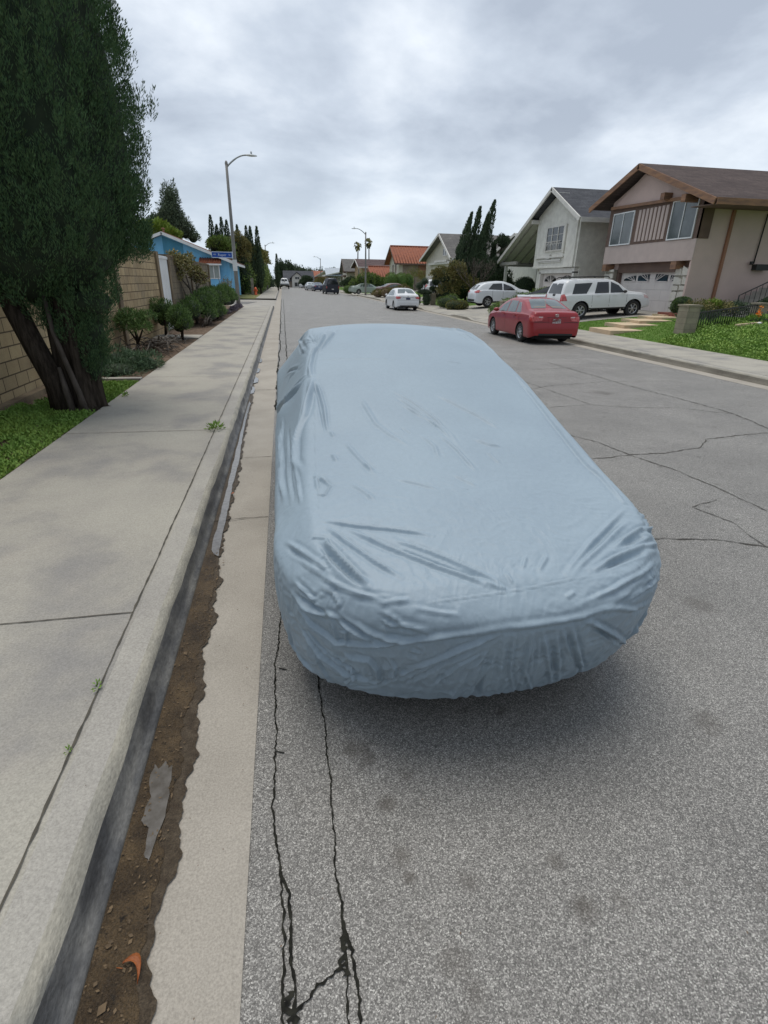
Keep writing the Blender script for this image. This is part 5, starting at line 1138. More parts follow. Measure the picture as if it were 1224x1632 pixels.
# red-tiled two-storey house
h4 = house('two-storey house with a bright red tiled roof and tall narrow street windows', 17.3, 85, 92.5, 32, 4.85, 'cream_stucco', 'tile_red', 'x', 6.85, over=.75, ridges=.42, peak=.45,
    wins=[(17.3,86.6,87.9,3.0,4.4),(17.3,88.7,90,3.0,4.4)], fascia='brown_trim')
b = MB(); b.box(17.9,32.3,84.94,85.01,0,4.72); b.box(18.6,20.2,84.90,84.95,2.7,4.2); b.build('side_wall', M['taupe'], h4, world=True)
b = MB(); b.box(20.3,21.6,84.88,84.95,2.6,4.3); b.build('shutter_panel', M['terracotta'], h4, world=True)
hg = house('small red-tiled garage with a white door joined to the red-roofed house', 15.1, 94.8, 99.6, 24, 2.85, 'cream_stucco', 'tile_red', 'x', 4.15, over=.6, ridges=.42, fascia='terracotta', doors=[(15.1,95.4,99,.3,2.3)], name='garage')
h5 = house('tan house with a long plum-brown shingle roof behind the green shrubs', 14.3, 104, 114, 27, 4.45, 'tan_stucco', 'sh_plum', 'x', 5.65, over=.75, peak=.4, wins=[(14.3,107,108.6,2.9,4.0),(104,15.6,17.2,2.6,3.6,'trim_white','glass_dark','y')])
b = MB(); b.prism([(15.3,2.9),(20,2.9),(19,3.9),(16.2,3.9)], (100.8, 103.9), 'y'); b.build('porch_roof', M['sh_plum'], h5, world=True)
h6 = house('narrow grey-roofed house with a steep side roof and small stacked balconies', 12.9, 116, 124, 22, 3.9, 'cream_stucco', 'sh_lgrey', 'x', 6.0, over=.6, peak=.5, wins=[(12.9,118.6,120,3.4,4.3),(12.9,118.6,120,1.2,2.4)], fascia='brown_trim')
b = MB(); b.box(12.3,12.9,117,122,2.6,2.9); b.box(12.3,12.9,117.2,118,3.3,4.2); b.build('balcony', M['brown_trim'], h6, world=True)
h7 = house('low house with a broad pale blue-grey metal roof near the end of the street', 10.5, 134, 143, 24, 3.1, 'taupe', 'metal_roof', 'y', 4.6, over=.6, wins=[(134,11.3,12.2,1.6,2.6,'trim_white','glass_dark','y'),(134,12.8,13.4,1.6,2.6,'trim_white','glass_dark','y')])
bm2 = [f for f in h7.children if f.name.startswith('roof')]
# front slope of that roof faces the street end: give it a slope facing the viewer as well
b = MB(); b.prism([(133.3,2.95),(137.5,4.58),(137.5,4.45),(133.3,2.8)], (10.0, 24), 'x'); b.build('front_roof', M['metal_roof'], h7, world=True)
# white gabled house closing the street, red-roofed one beside it
h8 = empty('house', (4, 152, 0), 'white gabled house with a long grey roof closing the far end of the street', 'house')
w = MB(); w.box(.8, 8.0, 151.5, 162, -.2, 2.0); w.prism([(2.45,-.2),(5.1,-.2),(5.1,2.4),(3.75,3.55),(2.45,2.4)], (150, 153), 'y'); w.build('wall', M['trim_white'], h8, world=True)
w = MB(); w.box(.7, 2.45, 150.9, 151.6, -.2, 1.9); w.build('side_wing', M['taupe'], h8, world=True)
r = MB(); r.prism([(150.4,1.6),(156,4.05),(156,3.9),(150.4,1.45)], (.2, 8.3), 'x'); r.prism([(1.9,2.15),(3.75,3.75),(5.6,2.15),(5.6,2.02),(3.75,3.60),(1.9,2.02)], (149.6, 155), 'y')
r.add([(.2,150.4,1.6),(2.6,156,4.05),(.2,156,1.5),(2.6,156,4.0)], [(0,1,2)]); r.build('roof', M['sh_grey'], h8, world=True)
for a, b_, c, d in ((3.2,4.4,1.9,2.6),(3.0,4.6,.2,1.3)): window(h8, 150, a, b_, c, d, 'trim_white', 'glass_dark', .08, rot='y', mull=((a+b_)/2,))
h9 = house('far house with an orange-red tiled roof to the right of the white gabled house', 8.3, 156, 164, 14, 2.6, 'cream_stucco', 'tile_red', 'y', 4.15, z0=0, over=.5, wins=[(156,9.2,10.4,1.2,2.2,'trim_white','glass_dark','y')])
b = MB(); b.prism([(155.3,2.4),(159.5,4.2),(159.5,4.05),(155.3,2.25)], (8.0, 12.2), 'x'); b.build('front_roof', M['tile_red'], h9, world=True)
house('low grey house between the second driveway and the far cream one, only its roof showing', 22, 47.5, 56, 36, 5.0, 'grey_stucco', 'sh_lgrey', 'x', 6.2, z0=.7, over=.6)

# ---- the blue house on the left
YB = 57.0
hb = empty('house', (-8, YB, .2), 'bright blue bungalow with white trim and red tiles beyond the block wall', 'house')
w = MB(); w.prism([(-4.95,.0),(-4.95,3.40),(-10.6,5.45),(-15,3.8),(-15,0)], (YB, YB+13), 'y'); w.build('wall', M['blue_stucco'], hb, world=True)
w = MB(); w.prism([(-10.7,2.3),(-8.95,2.3),(-8.95,4.72),(-10.7,5.33)], (YB-.03, YB+.01), 'y'); w.build('recess_wall', M['blue_dark'], hb, world=True)
r = MB(); r.prism([(-4.35,3.28),(-10.6,5.62),(-16,3.6),(-16,3.45),(-10.6,5.46),(-4.35,3.14)], (YB-.55, YB+13.5), 'y')
for k in range(34):
    y = YB-.4+k*.42; r.tube([(-4.35,y,3.33),(-10.6,y,5.67)],.06,6)
r.build('roof', M['tile_brown'], hb, world=True)
r = MB(); r.slab((-4.3,YB-.65,3.33),(-10.6,YB-.65,5.69),(-10.6,YB-.57,5.69),(-4.3,YB-.57,3.33),.24); r.slab((-16,YB-.65,3.65),(-10.6,YB-.65,5.69),(-10.6,YB-.57,5.69),(-16,YB-.57,3.65),.24)
r.box(-4.34,-4.28,YB-.6,YB+13.5,3.05,3.28); r.build('barge_board', M['white_paint'], hb, world=True)
aw = MB(); aw.prism([(YB-.75,3.22),(YB,3.62),(YB,3.50),(YB-.75,3.10)], (-7.6,-5.6), 'x')
for k in range(9): x = -7.5+k*.22; aw.tube([(x,YB-.76,3.25),(x,YB,3.65)],.05,6)
aw.build('awning', M['tile_red'], hb, world=True)
aw = MB(); aw.box(-7.65,-5.55,YB-.80,YB-.755,3.02,3.14); aw.build('awning_trim', M['white_paint'], hb, world=True)
bb = MB(); bb.box(-7.45,-5.75,YB-.45,YB+.0,.1,1.80); bb.build('bay', M['blue_stucco'], hb, world=True)
window(hb, YB-.42, -7.4, -5.8, 1.83, 3.05, 'white_paint', 'curtain', .08, mull=(-6.35,), rot='y')
b = MB(); b.tube([(-10.45,YB-.2,5.6),(-10.45,YB-.2,5.95)],.09,8); b.lathe([(0,6.02),(.16,5.98),(.16,5.92),(0,5.9)], (-10.45,YB-.2,0), 'z', 10); b.build('roof_vent', M['terracotta'], hb, world=True)
b = MB(); b.box(-5.1,-4.9,YB-.06,YB+.02,.0,3.3); b.build('corner_trim', M['blue_stucco'], hb, world=True)

# ---- block wall of the left bed: panels and pilasters belong to one wall
bw = empty('block_wall', (-4.15, 14, .1), 'tan concrete block garden wall along the pavement bed with pilasters between its panels', 'wall')
def panel(y0, y1, zt, m='blockwall'):
    w = MB(); w.box(-4.35, -4.15, y0, y1, 0, zt); w.build('wall_panel', M[m], bw, world=True)
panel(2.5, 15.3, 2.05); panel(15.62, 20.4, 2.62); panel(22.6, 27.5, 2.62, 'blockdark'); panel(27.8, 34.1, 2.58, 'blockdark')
b = MB(); b.box(-4.36,-4.14,2.5,15.3,2.05,2.10); b.box(-4.37,-4.13,15.62,20.4,2.62,2.68); b.box(-4.37,-4.13,22.6,27.5,2.62,2.68); b.box(-4.37,-4.13,27.8,34.1,2.58,2.64); b.build('coping', M['pilaster'], bw, world=True)
for y, w_, h_ in ((15.3,.30,2.62),(20.42,.34,2.70),(22.35,.28,2.68),(27.5,.28,2.66),(34.1,.32,2.62)):
    b = MB(); b.box(-4.42, -4.09, y+.004, y+w_-.004, 0, h_); b.build('pilaster', M['pilaster'], bw, world=True)
b = MB(); b.box(-4.12, -3.98, 2.5, 12.5, 0, .19); b.build('footing', M['pilaster'], bw, world=True)
wg = empty('gate', (-4.1, 21.5, .15), 'tall plain white gate panel set in the block wall', 'gate')
b = MB()
for k in range(10): b.box(-4.20, -4.13, 20.80+k*.152, 20.80+k*.152+.145, .16, 2.60)
b.build('board', M['white_paint'], wg, world=True)
b = MB(); b.box(-4.14,-4.10,20.78,22.33,2.5,2.58); b.box(-4.14,-4.10,20.78,22.33,.2,.28); b.build('rail', M['white_paint'], wg, world=True)
# concrete edging strips across the bed
for y0, y1, x0 in ((10.62,10.78,-4.0),(18.2,19.2,-4.1)):
    b = MB(); b.box(x0, -2.72, y0, y1, .05, .175); tag(b.build('path_slab', M['concrete']), kind='structure')
# low piers and fences on the right
def pier(x, y, h_, label, s=.42, cap=True):
    z = lot(x)-.05; e = empty('wall_pier', (x, y, z), label, 'pier', 'block piers along the front gardens')
    MB().box(x-s/2, x+s/2, y-s/2, y+s/2, z, z+h_).build('shaft', M['post_block'], e, world=True)
    if cap: MB().box(x-s/2-.04, x+s/2+.04, y-s/2-.04, y+s/2+.04, z+h_, z+h_+.06).build('cap', M['post_block'], e, world=True)
pier(14.40, 18.0, .98, 'thick block pier at the left end of the black iron garden fence', .50); pier(18.85, 19.6, .72, 'block pier in the iron fence among the orange flowers', .42)
pier(12.55, 30.75, .85, 'block pier at the pavement in front of the clipped hedge', .42); pier(12.35, 46.0, .90, 'grey block pier beside the topiary bushes', .42)
fc = empty('garden_fence', (16.5, 18.7, lot(16.5)), 'low black iron fence with close bars between two block piers', 'fence')
b = MB(); n_ = 26
for k in range(n_+1):
    t = k/n_; x = 14.75+3.85*t; y = 18.08+1.42*t; z = lot(x); b.tube([(x,y,z+.02),(x,y,z+.66)],.017,5)
b.bar((14.7,18.06,lot(14.7)+.66),(18.6,19.5,lot(18.6)+.66),.04,.04); b.bar((14.7,18.06,lot(14.7)+.08),(18.6,19.5,lot(18.6)+.08),.03,.03); b.build('bars', M['iron'], fc, world=True)
fc = empty('garden_fence', (20.5, 20.2, lot(20)), 'short run of black iron fence right of the flower pier', 'fence')
b = MB()
for k in range(20): x = 19.2+k*.17; b.tube([(x,19.7+k*.04,lot(x)),(x,19.7+k*.04,lot(x)+.60)],.012,5)
b.bar((19.1,19.7,1.26),(22.6,20.5,1.30),.03,.03); b.build('bars', M['iron'], fc, world=True)
# stepping slabs from the pavement to the brown house
for i, (x, y, sx, sy, lab) in enumerate([(13.3,20.5,1.5,1.8,'lowest'),(14.6,21.5,1.6,1.7,'second lowest'),(15.9,22.4,1.6,1.6,'middle'),(17.15,23.2,1.5,1.4,'second highest'),(18.2,24.0,1.2,1.1,'highest')]):
    z = lot(x)+.03; e = MB(); e.prism([(x-sx/2-.1,y-sy/2),(x+sx/2,y-sy/2+.1),(x+sx/2+.12,y+sy/2),(x-sx/2,y+sy/2-.08)], (z-.14, z+.035), 'z')
    tag(e.build('step_slab', M['step_stone']), '%s of the sandy slabs stepping across the lawn to the brown house' % lab, 'paving slab', 'slabs stepping up the lawn')
# brick planter and clipped bush at the garage
pl = empty('brick_planter', (18.2, 23.6, .62), 'low red brick planter edge in front of the stone pier', 'planter')
b = MB(); b.box(17.75,18.95,23.95,24.30,.55,.80); b.box(17.75,18.0,23.2,23.95,.55,.80); b.box(18.7,18.95,23.2,23.95,.55,.80); b.box(17.75,18.95,23.0,23.22,.55,.80); b.build('edging', M['brick_red'], pl, world=True)
b = MB(); b.box(18.0,18.7,23.22,23.95,.55,.74); b.build('soil', M['soil'], pl, world=True)

# ---- street lamps
def lamp(x, y, h, side, label, n=14):
    e = empty('street_lamp', (x, y, .15), label, 'street lamp', 'concrete street lamps along the street')
    MB().tube([(x,y,.05),(x,y,h*.3),(x,y,h*.7),(x,y,h)], [.135,.118,.092,.075], n).build('pole', M['lamp_grey'], e, world=True)
    MB().lathe([(.0,h+.10),(.05,h+.08),(.085,h),(.09,h-.10)], (x,y,0), 'z', 12).build('pole_cap', M['lamp_grey'], e, world=True)
    pts = [(x+side*1.22*t, y, h-.25+.68*math.sin(t*math.pi/2)**.9) for t in np.linspace(0,1,9)]
    MB().tube(pts, [.05]*4+[.042]*5, 8).build('arm', M['lamp_metal'], e, world=True)
    hd = MB(); z = h+.43; P = []
    for k in range(9):
        t = k/8; w_ = .17*math.sin(math.pi*min(1, .12+t*.9))**.6; P.append([(x+side*(1.15+.68*t), y+w_*math.cos(a), z-.02*t+(.075 if math.sin(a) > 0 else .055)*math.sin(a)*(.5+.5*math.sin(math.pi*t))) for a in np.linspace(0, 2*math.pi, 13)])
    hd.grid(P); o = hd.build('lamp_head', M['lamp_glass'], e, world=True)
    MB().lathe([(0,z+.20),(.05,z+.19),(.05,z+.06)], (x+side*1.5,y,0), 'z', 8).build('photocell', M['lamp_metal'], e, world=True)
    return e
lamp(-2.93, 38.2, 8.25, 1, 'tall concrete street lamp carrying the blue street sign, nearest on the left')
lamp(-2.95, 116, 7.9, 1, 'far street lamp rising above the hedge on the left side')
lamp(10.9, 75.5, 7.6, -1, 'street lamp on the right kerb in front of the tan house and two palms')
lamp(9.9, 150, 6.9, -1, 'farthest street lamp on the right, above the red-roofed far house')
# street sign on the lamp pole
sg = empty('street_sign', (-3.5, 38.05, 3.3), 'blue street name sign with white letters on the near lamp pole', 'street sign')
b = MB(); b.box(-4.28,-3.06,38.03,38.05,3.10,3.42); b.build('blade', M['sign_blue'], sg, world=True)
b = MB(); 
for q in ((-4.30,-3.04,3.40,3.44),(-4.30,-3.04,3.08,3.12)): b.box(q[0],q[1],38.015,38.055,q[2],q[3])
b.box(-4.31,-4.28,38.015,38.055,3.08,3.44); b.box(-3.06,-3.0,38.0,38.06,3.06,3.46); b.build('border', M['sign_white'], sg, world=True)
def text(s, size, loc, m, parent, sx=1.):
    c = bpy.data.curves.new('t', 'FONT'); c.body = s; c.size = size; c.extrude = .003; c.align_x = 'CENTER'; c.align_y = 'CENTER'
    o = bpy.data.objects.new('t', c); COL.objects.link(o); bpy.context.view_layer.update()
    me = bpy.data.meshes.new_from_object(o.evaluated_get(bpy.context.evaluated_depsgraph_get())); bpy.data.objects.remove(o)
    me.transform(Matrix.Translation(Vector(loc)-Vector(parent.location)) @ Matrix.Rotation(math.pi/2, 4, 'X') @ Matrix.Diagonal((sx,1,1,1)))
    me.materials.clear(); me.materials.append(m); q = bpy.data.objects.new('lettering', me); COL.objects.link(q); q.parent = parent
text('Ruper', .21, (-3.66,38.02,3.255), M['sign_white'], sg, 1.0); text('400', .12, (-4.12,38.02,3.27), M['sign_white'], sg); text('St', .15, (-3.21,38.02,3.26), M['sign_white'], sg)
b = MB(); b.box(-3.07,-2.79,38.0,38.05,2.35,3.0); q = tag(b.build('pole_notice', M['white_paint']), 'white notice plate strapped behind the near lamp pole below the street sign', 'sign')
b = MB(); b.tube([(-2.93,38.2,2.4),(-2.93,38.2,2.46)],.125,14); b.tube([(-2.93,38.2,2.92),(-2.93,38.2,2.98)],.12,14); b.build('strap', M['lamp_metal'], q)
# orange hydrant and fence stub on the far-left lawn
hy = empty('hydrant', (-3.2, 69.3, .13), 'small bright orange hydrant at the tip of the lawn before the hedge', 'hydrant')
b = MB(); b.lathe([(.0,.13),(.20,.13),(.20,.20),(.14,.22),(.14,.72),(.18,.74),(.17,.80),(.12,.92),(.05,1.0),(0,1.0)], (-3.2,69.3,0), 'z', 16); b.build('barrel', M['orange'], hy, world=True)
for s_ in (-1, 1): MB().lathe([(0,s_*.24),(.08,s_*.24),(.09,s_*.10)], (-3.2,69.3,.62), 'x', 12).build('outlet', M['orange'], hy, world=True)
b = MB(); b.box(-3.75,-3.45,70.2,70.5,.1,2.0); tag(b.build('gate_post', M['post_block']), 'pale masonry post half swallowed by the left hedge, above the orange hydrant', 'post')
# catch basin dark slot near the driveway mouth on the left
b = MB(); b.add([(-1.55,43.0,.034),(-.95,42.6,.030),(-.80,43.6,.022),(-1.4,44.0,.034)], [(0,1,2,3)]); tag(b.build('drain_stain', M['joint']), kind='structure')
# ================================================================ plants
RS = np.random.RandomState(11)
def unit(v): return v/(np.linalg.norm(v, axis=1)[:,None]+1e-9)
def leaves(name, P, D, L, Wd, m, parent=None, fold=0., world=True, kind=None):
    """one kite-shaped leaf per point P, axis D (n,3)"""
    n = len(P); D = unit(D); r_ = unit(np.cross(D, RS.randn(n, 3))); L = np.broadcast_to(L, n)[:,None]; Wd = np.broadcast_to(Wd, n)[:,None]
    up = np.cross(D, r_)
    V = np.stack([P, P + D*L*.45 + r_*Wd/2 + up*fold*Wd, P + D*L, P + D*L*.45 - r_*Wd/2 + up*fold*Wd], 1).reshape(-1, 3)
    F = np.arange(4*n).reshape(-1, 4)
    o = npmesh(name, V, F, M[m], parent, False, world)
    if kind: o['kind'] = kind
    return o
def blob_pts(blobs, n, shell=.72, lump=.25, seed=0, low=-.35):
    """points spread in the outer shell of ellipsoids, with lumpy outline; returns P and outward direction"""
    rs = np.random.RandomState(seed); vol = np.array([b[3]*b[4]*b[5] for b in blobs])**.67; cnt = (vol/vol.sum()*n).astype(int); Ps, Ds = [], []
    for (x, y, z, rx_, ry_, rz_), c in zip(blobs, cnt):
        u = unit(rs.randn(c, 3)); u[:,2] = np.where(u[:,2] < low, -u[:,2]*rs.rand(c), u[:,2]); rad = (shell + (1-shell)*rs.rand(c)**.5)
        f = 1 + lump*vnoise(u*1.0 + np.array([x, y, z]), 2.3, seed+1) + lump*.6*vnoise(u + np.array([y, x, z]), 5.1, seed+2)
        Ps.append(np.array([x, y, z]) + u*np.array([rx_, ry_, rz_])*(rad*f)[:,None]); Ds.append(u)
    return np.concatenate(Ps), np.concatenate(Ds)
def core(name, blobs, m, parent, k=.72, seed=0):
    """dark twiggy interior that fills the middle of a crown"""
    V, F = [], []; nu, nv = 14, 9
    for x, y, z, a, b, c in blobs:
        o = len(V); u = []
        for i in range(nv+1):
            for j in range(nu): t, p = math.pi*i/nv, 2*math.pi*j/nu; u.append((math.sin(t)*math.cos(p), math.sin(t)*math.sin(p), math.cos(t)))
        u = np.array(u); f = k*(1 + .16*vnoise(u+np.array([x,y,z]), 3.0, seed+5)); V += list(np.array([x,y,z]) + u*np.array([a,b,c])*f[:,None])
        for i in range(nv):
            for j in range(nu): F.append((o+i*nu+j, o+i*nu+(j+1) % nu, o+(i+1)*nu+(j+1) % nu, o+(i+1)*nu+j))
    return npmesh(name, np.array(V), F, M[m], parent, True, True)
def shrub(name, label, cat, blobs, n, L, Wd, m, group=None, up=.4, spread=.8, trunk=None, lump=.25, inner='cypress_in', k=.7, seed=None, shell=.7, crown='crown', low=-.35, tm='bark'):
    seed = seed if seed is not None else int(abs(blobs[0][0]*100+blobs[0][1]*10)) % 9999
    b0 = blobs[0]; e = empty(name, (b0[0], b0[1], min(b[2]-b[5] for b in blobs)), label, cat, group)
    P, D = blob_pts(blobs, n, shell, lump, seed, low)
    rs = np.random.RandomState(seed+3); D = D + rs.randn(len(P), 3)*spread*.5; D[:,2] += up
    s = .7 + .6*rs.rand(len(P)); leaves(crown, P, D, L*s, Wd*s, m, e)
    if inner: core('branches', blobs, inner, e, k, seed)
    if trunk:
        t = MB()
        for pts, r0, r1 in trunk: t.tube(pts, list(np.linspace(r0, r1, len(pts))), 8, wob=.12, seed=seed)
        t.build('trunk', M[tm], e, world=True)
    return e

# ---- the big cypress on the left
TX, TY = -3.02, 8.35
big = empty('cypress_tree', (TX, TY, .12), 'huge dark green cypress on a dark furrowed trunk, filling the top left corner', 'tree')
prof = [(1.55,.10),(1.75,.75),(2.1,1.24),(2.6,1.44),(3.2,1.50),(4.0,1.50),(5.0,1.42),(6.0,1.28),(7.2,1.05),(8.4,.75),(9.6,.40),(10.3,.05)]
pz = [a for a, b in prof]; pr = [b for a, b in prof]
def tree_r(z, a):
    q = np.stack([np.cos(a), np.sin(a), z*.55], 1)
    return np.interp(z, pz, pr)*(1 + .06*vnoise(q, 1.7, 21) + .07*vnoise(q*np.array([1,1,.45]), 4.1, 22))
def ax(z): return TX - .24 + .0*z, TY + .12
ns = 9000
z = 1.5 + 8.7*RS.rand(ns)**1.25; a = RS.rand(ns)*2*math.pi; r = tree_r(z, a)*(.84+.14*RS.rand(ns))
SP = np.stack([ax(z)[0]+r*np.cos(a), ax(z)[1]+r*np.sin(a), z], 1); SO = np.stack([np.cos(a), np.sin(a), np.zeros(ns)], 1)
# extra clumps: the lower apron on the right of the trunk and a tuft sticking out
ex = [(TX+.33, TY+.1, 1.25, .18, .26, .5, 150), (TX+.27, TY+.05, .78, .13, .2, .33, 90), (TX+.42, TY-.1, 1.60, .34, .3, .2, 110), (TX-.35, TY-.35, 1.72, .45, .4, .2, 120), (TX-.12, TY+.05, 1.45, .3, .3, .3, 120), (TX+.12, TY-.12, 1.3, .22, .2, .3, 70), (TX+1.40, TY+.1, 3.72, .13, .1, .05, 9), (TX+1.22, TY, 4.3, .08, .08, .1, 8), (TX+1.0, TY+.2, 2.28, .22, .22, .22, 170)]
for x, y, zz, a1, b1, c1, k in ex:
    u = unit(RS.randn(k, 3)); SP = np.r_[SP, np.array([x, y, zz]) + u*np.array([a1, b1, c1])]; SO = np.r_[SO, unit(u*np.array([1, 1, .2]))]
# each spray: a flame-shaped bunch of scale leaves rising and leaning outwards
K = 46; n = len(SP); t = RS.rand(n, K)**.8; h_ = (.16+.20*RS.rand(n))[:,None]; ax_dir = unit(SO*.26 + np.array([0,0,1.]) + RS.randn(n, 3)*.18)
side = RS.randn(n, K, 3); side -= (side*ax_dir[:,None]).sum(2)[:,:,None]*ax_dir[:,None]; side /= np.linalg.norm(side, axis=2)[:,:,None]
wid = .052*np.sin(np.clip(t*.92+.10, 0, 1)*math.pi)**.7
LP = SP[:,None] + ax_dir[:,None]*(t*h_)[:,:,None] + side*(wid*RS.rand(n, K)**.5)[:,:,None]
LD = ax_dir[:,None]*1.0 + side*.5
leaves('crown', LP.reshape(-1, 3), LD.reshape(-1, 3), (.030+.028*RS.rand(n*K)), (.007+.005*RS.rand(n*K)), 'cypress', big)
tip = (t > .55) & (RS.rand(n)[:,None] < .45); TP = LP[tip]; leaves('crown_tips', TP + ax_dir.repeat(K, 0).reshape(n, K, 3)[tip]*.012, LD[tip], .022+.02*RS.rand(len(TP)), .007, 'cypress_tip', big)
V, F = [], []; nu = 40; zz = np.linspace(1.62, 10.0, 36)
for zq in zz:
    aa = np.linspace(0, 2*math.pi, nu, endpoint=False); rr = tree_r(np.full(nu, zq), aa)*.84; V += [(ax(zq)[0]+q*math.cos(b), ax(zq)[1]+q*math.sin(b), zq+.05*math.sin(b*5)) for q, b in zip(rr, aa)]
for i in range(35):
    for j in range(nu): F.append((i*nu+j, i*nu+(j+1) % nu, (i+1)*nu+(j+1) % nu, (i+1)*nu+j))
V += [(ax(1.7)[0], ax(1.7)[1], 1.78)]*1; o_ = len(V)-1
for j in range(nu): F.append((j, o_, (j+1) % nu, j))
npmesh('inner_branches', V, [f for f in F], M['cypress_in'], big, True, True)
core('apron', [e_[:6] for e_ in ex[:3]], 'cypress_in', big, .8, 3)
# trunk: fluted main stem and side stems
tm_ = MB(); nk = 40; rows = []
for i in range(22):
    t = i/21; zq = .02 + 2.0*t; base = .195*(1+.6*math.exp(-t*9)) + .05*t; row = []
    for k in range(nk):
        a = 2*math.pi*k/nk; fl = 1 + .15*math.sin(5*a+1.5*t*2+.5) + .10*math.sin(9*a+2-2.2*t) + .05*math.sin(17*a+3*t) + .04*math.sin(31*a+t*9)
        row.append((TX+.02+.10*t+base*fl*math.cos(a)*1.08, TY+base*fl*math.sin(a)*.9, zq))
    rows.append(row)
tm_.grid(rows, closed=True); tm_.build('trunk', M['bark'], big, world=True)
s_ = MB(); s_.tube([(TX-.16,TY-.08,.05),(TX-.22,TY-.12,.5),(TX-.36,TY-.14,1.0),(TX-.52,TY-.12,1.5),(TX-.66,TY-.05,2.1)], [.20,.15,.14,.13,.12], 12, wob=.10, seed=2)
s_.build('stem', M['bark'], big, world=True)
s_ = MB(); s_.tube([(TX+.14,TY-.22,.04),(TX+.10,TY-.255,.4),(TX+.03,TY-.27,.8),(TX-.06,TY-.26,1.2),(TX-.10,TY-.2,1.7)], [.055,.04,.034,.03,.03], 8, wob=.15, seed=3)
s_.tube([(TX-.02,TY-.26,.03),(TX-.06,TY-.255,.45),(TX-.09,TY-.24,.75)], [.06,.05,.02], 8, wob=.2, seed=4)
s_.build('pale_stem', M['bark_pale'], big, world=True)
s_ = MB()
for k in range(9):
    a = k*.7; s_.tube([(TX+.17*math.cos(a),TY+.15*math.sin(a),.18),(TX+.38*math.cos(a),TY+.34*math.sin(a),.115),(TX+.55*math.cos(a+.1),TY+.5*math.sin(a+.1),.09)], [.06,.04,.015], 6, wob=.2, seed=k)
s_.build('root_flare', M['bark'], big, world=True)

# ---- left bed plants
shrub('ground_juniper', 'low grey-green spreading juniper on the bed just beyond the big cypress', 'shrub', [(-3.35,11.5,.18,.55,.65,.22),(-3.0,12.2,.2,.42,.55,.24),(-3.6,12.5,.22,.45,.6,.28),(-3.1,11.9,.25,.3,.3,.26)], 5200, .085, .014, 'juniper_pale', up=.5, spread=1.6, k=.62)
shrub('juniper_bush', 'scraggly dark juniper leaning from a bare woody stem by the twig pile', 'shrub', [(-3.75,14.7,.95,.34,.4,.20),(-3.5,14.5,.75,.25,.25,.16),(-3.95,15.0,.75,.3,.3,.18),(-3.4,14.9,1.0,.2,.2,.12)], 3600, .10, .016, 'juniper', up=.3, spread=1.8, inner=None, trunk=[([(-3.75,14.9,.1),(-3.7,14.8,.5),(-3.75,14.7,.95)],.05,.025),([(-3.72,14.85,.35),(-3.5,14.6,.7)],.03,.015),([(-3.72,14.85,.4),(-3.95,15,.72)],.03,.015)])
tw = MB(); r_ = random.Random(5)
for k in range(90):
    a = r_.uniform(0, 6.28); x, y = -3.35+r_.gauss(0,.22), 15.1+r_.gauss(0,.55); zq = .13+abs(r_.gauss(0,.14)); l = r_.uniform(.25,.8)
    p = [(x,y,zq),(x+l*.4*math.cos(a),y+l*.4*math.sin(a),zq+r_.uniform(0,.22)),(x+l*math.cos(a+.5),y+l*math.sin(a+.5),max(.11,zq+r_.uniform(-.2,.15)))]; tw.tube(p,[.018,.014,.005],5,wob=.2,seed=k)
tag(tw.build('twig_pile', M['bark_grey']), 'tangled pile of bare cut branches lying on the bed between two junipers', 'twig pile')
for i, (lab, bl, tr) in enumerate([
    ('left one of two dark upright junipers before the white gate', [(-3.85,18.9,.95,.42,.45,.30),(-3.9,19.2,.62,.3,.35,.28),(-3.6,18.7,.75,.28,.3,.25)], [([(-3.85,19.0,.1),(-3.8,18.9,.5),(-3.85,18.9,.9)],.05,.03)]),
    ('right one of two dark upright junipers, overhanging the path slab', [(-3.2,18.0,.80,.34,.45,.30),(-3.25,18.2,.5,.30,.4,.26),(-3.0,17.7,.62,.22,.3,.25)], [([(-3.2,18.1,.1),(-3.15,18.05,.5),(-3.2,18.0,.8)],.05,.03)])]):
    shrub('juniper_bush', lab, 'shrub', bl, 4200, .085, .016, 'juniper', up=.7, spread=1.2, trunk=tr, k=.6, group='pair of junipers by the gate')
shrub('juniper_hedge', 'long dense dark juniper mass at the far end of the left bed below the wall', 'shrub', [(-3.6,23.2,.75,.42,1.1,.42),(-3.45,25.2,.85,.5,1.3,.50),(-3.6,27.6,.95,.55,1.5,.55),(-3.4,30,.95,.55,1.6,.56),(-3.3,33,.95,.5,1.8,.58),(-3.3,35.6,.85,.5,1.4,.55),(-3.05,24.4,.5,.25,.9,.3),(-3.0,27.5,.45,.25,1.2,.3)], 26000, .11, .022, 'juniper', up=.8, spread=1.0, k=.8, lump=.3)
tw = MB()
for k in range(60):
    y = r_.uniform(22.5, 30); x = -2.98+r_.gauss(0,.06); tw.tube([(x-.25,y,.12),(x-.05,y+r_.uniform(-.3,.3),.3+r_.uniform(0,.2)),(x+r_.uniform(-.15,.08),y+r_.uniform(-.5,.5),.18+r_.uniform(0,.5))],[.022,.016,.006],5,wob=.2,seed=k)
tag(tw.build('cut_branches', M['bark_grey']), 'gnarled bare grey branches lying along the foot of the juniper mass', 'branches')
shrub('purple_groundcover', 'faded purple ground cover at the tip of the bed by the pavement', 'plant', [(-2.95,34.5,.22,.22,1.6,.18),(-2.95,38,.2,.25,1.6,.18),(-3.1,31.5,.2,.22,1.0,.14)], 2600, .08, .03, 'purple', up=.6, inner=None, spread=1.5, shell=.3)
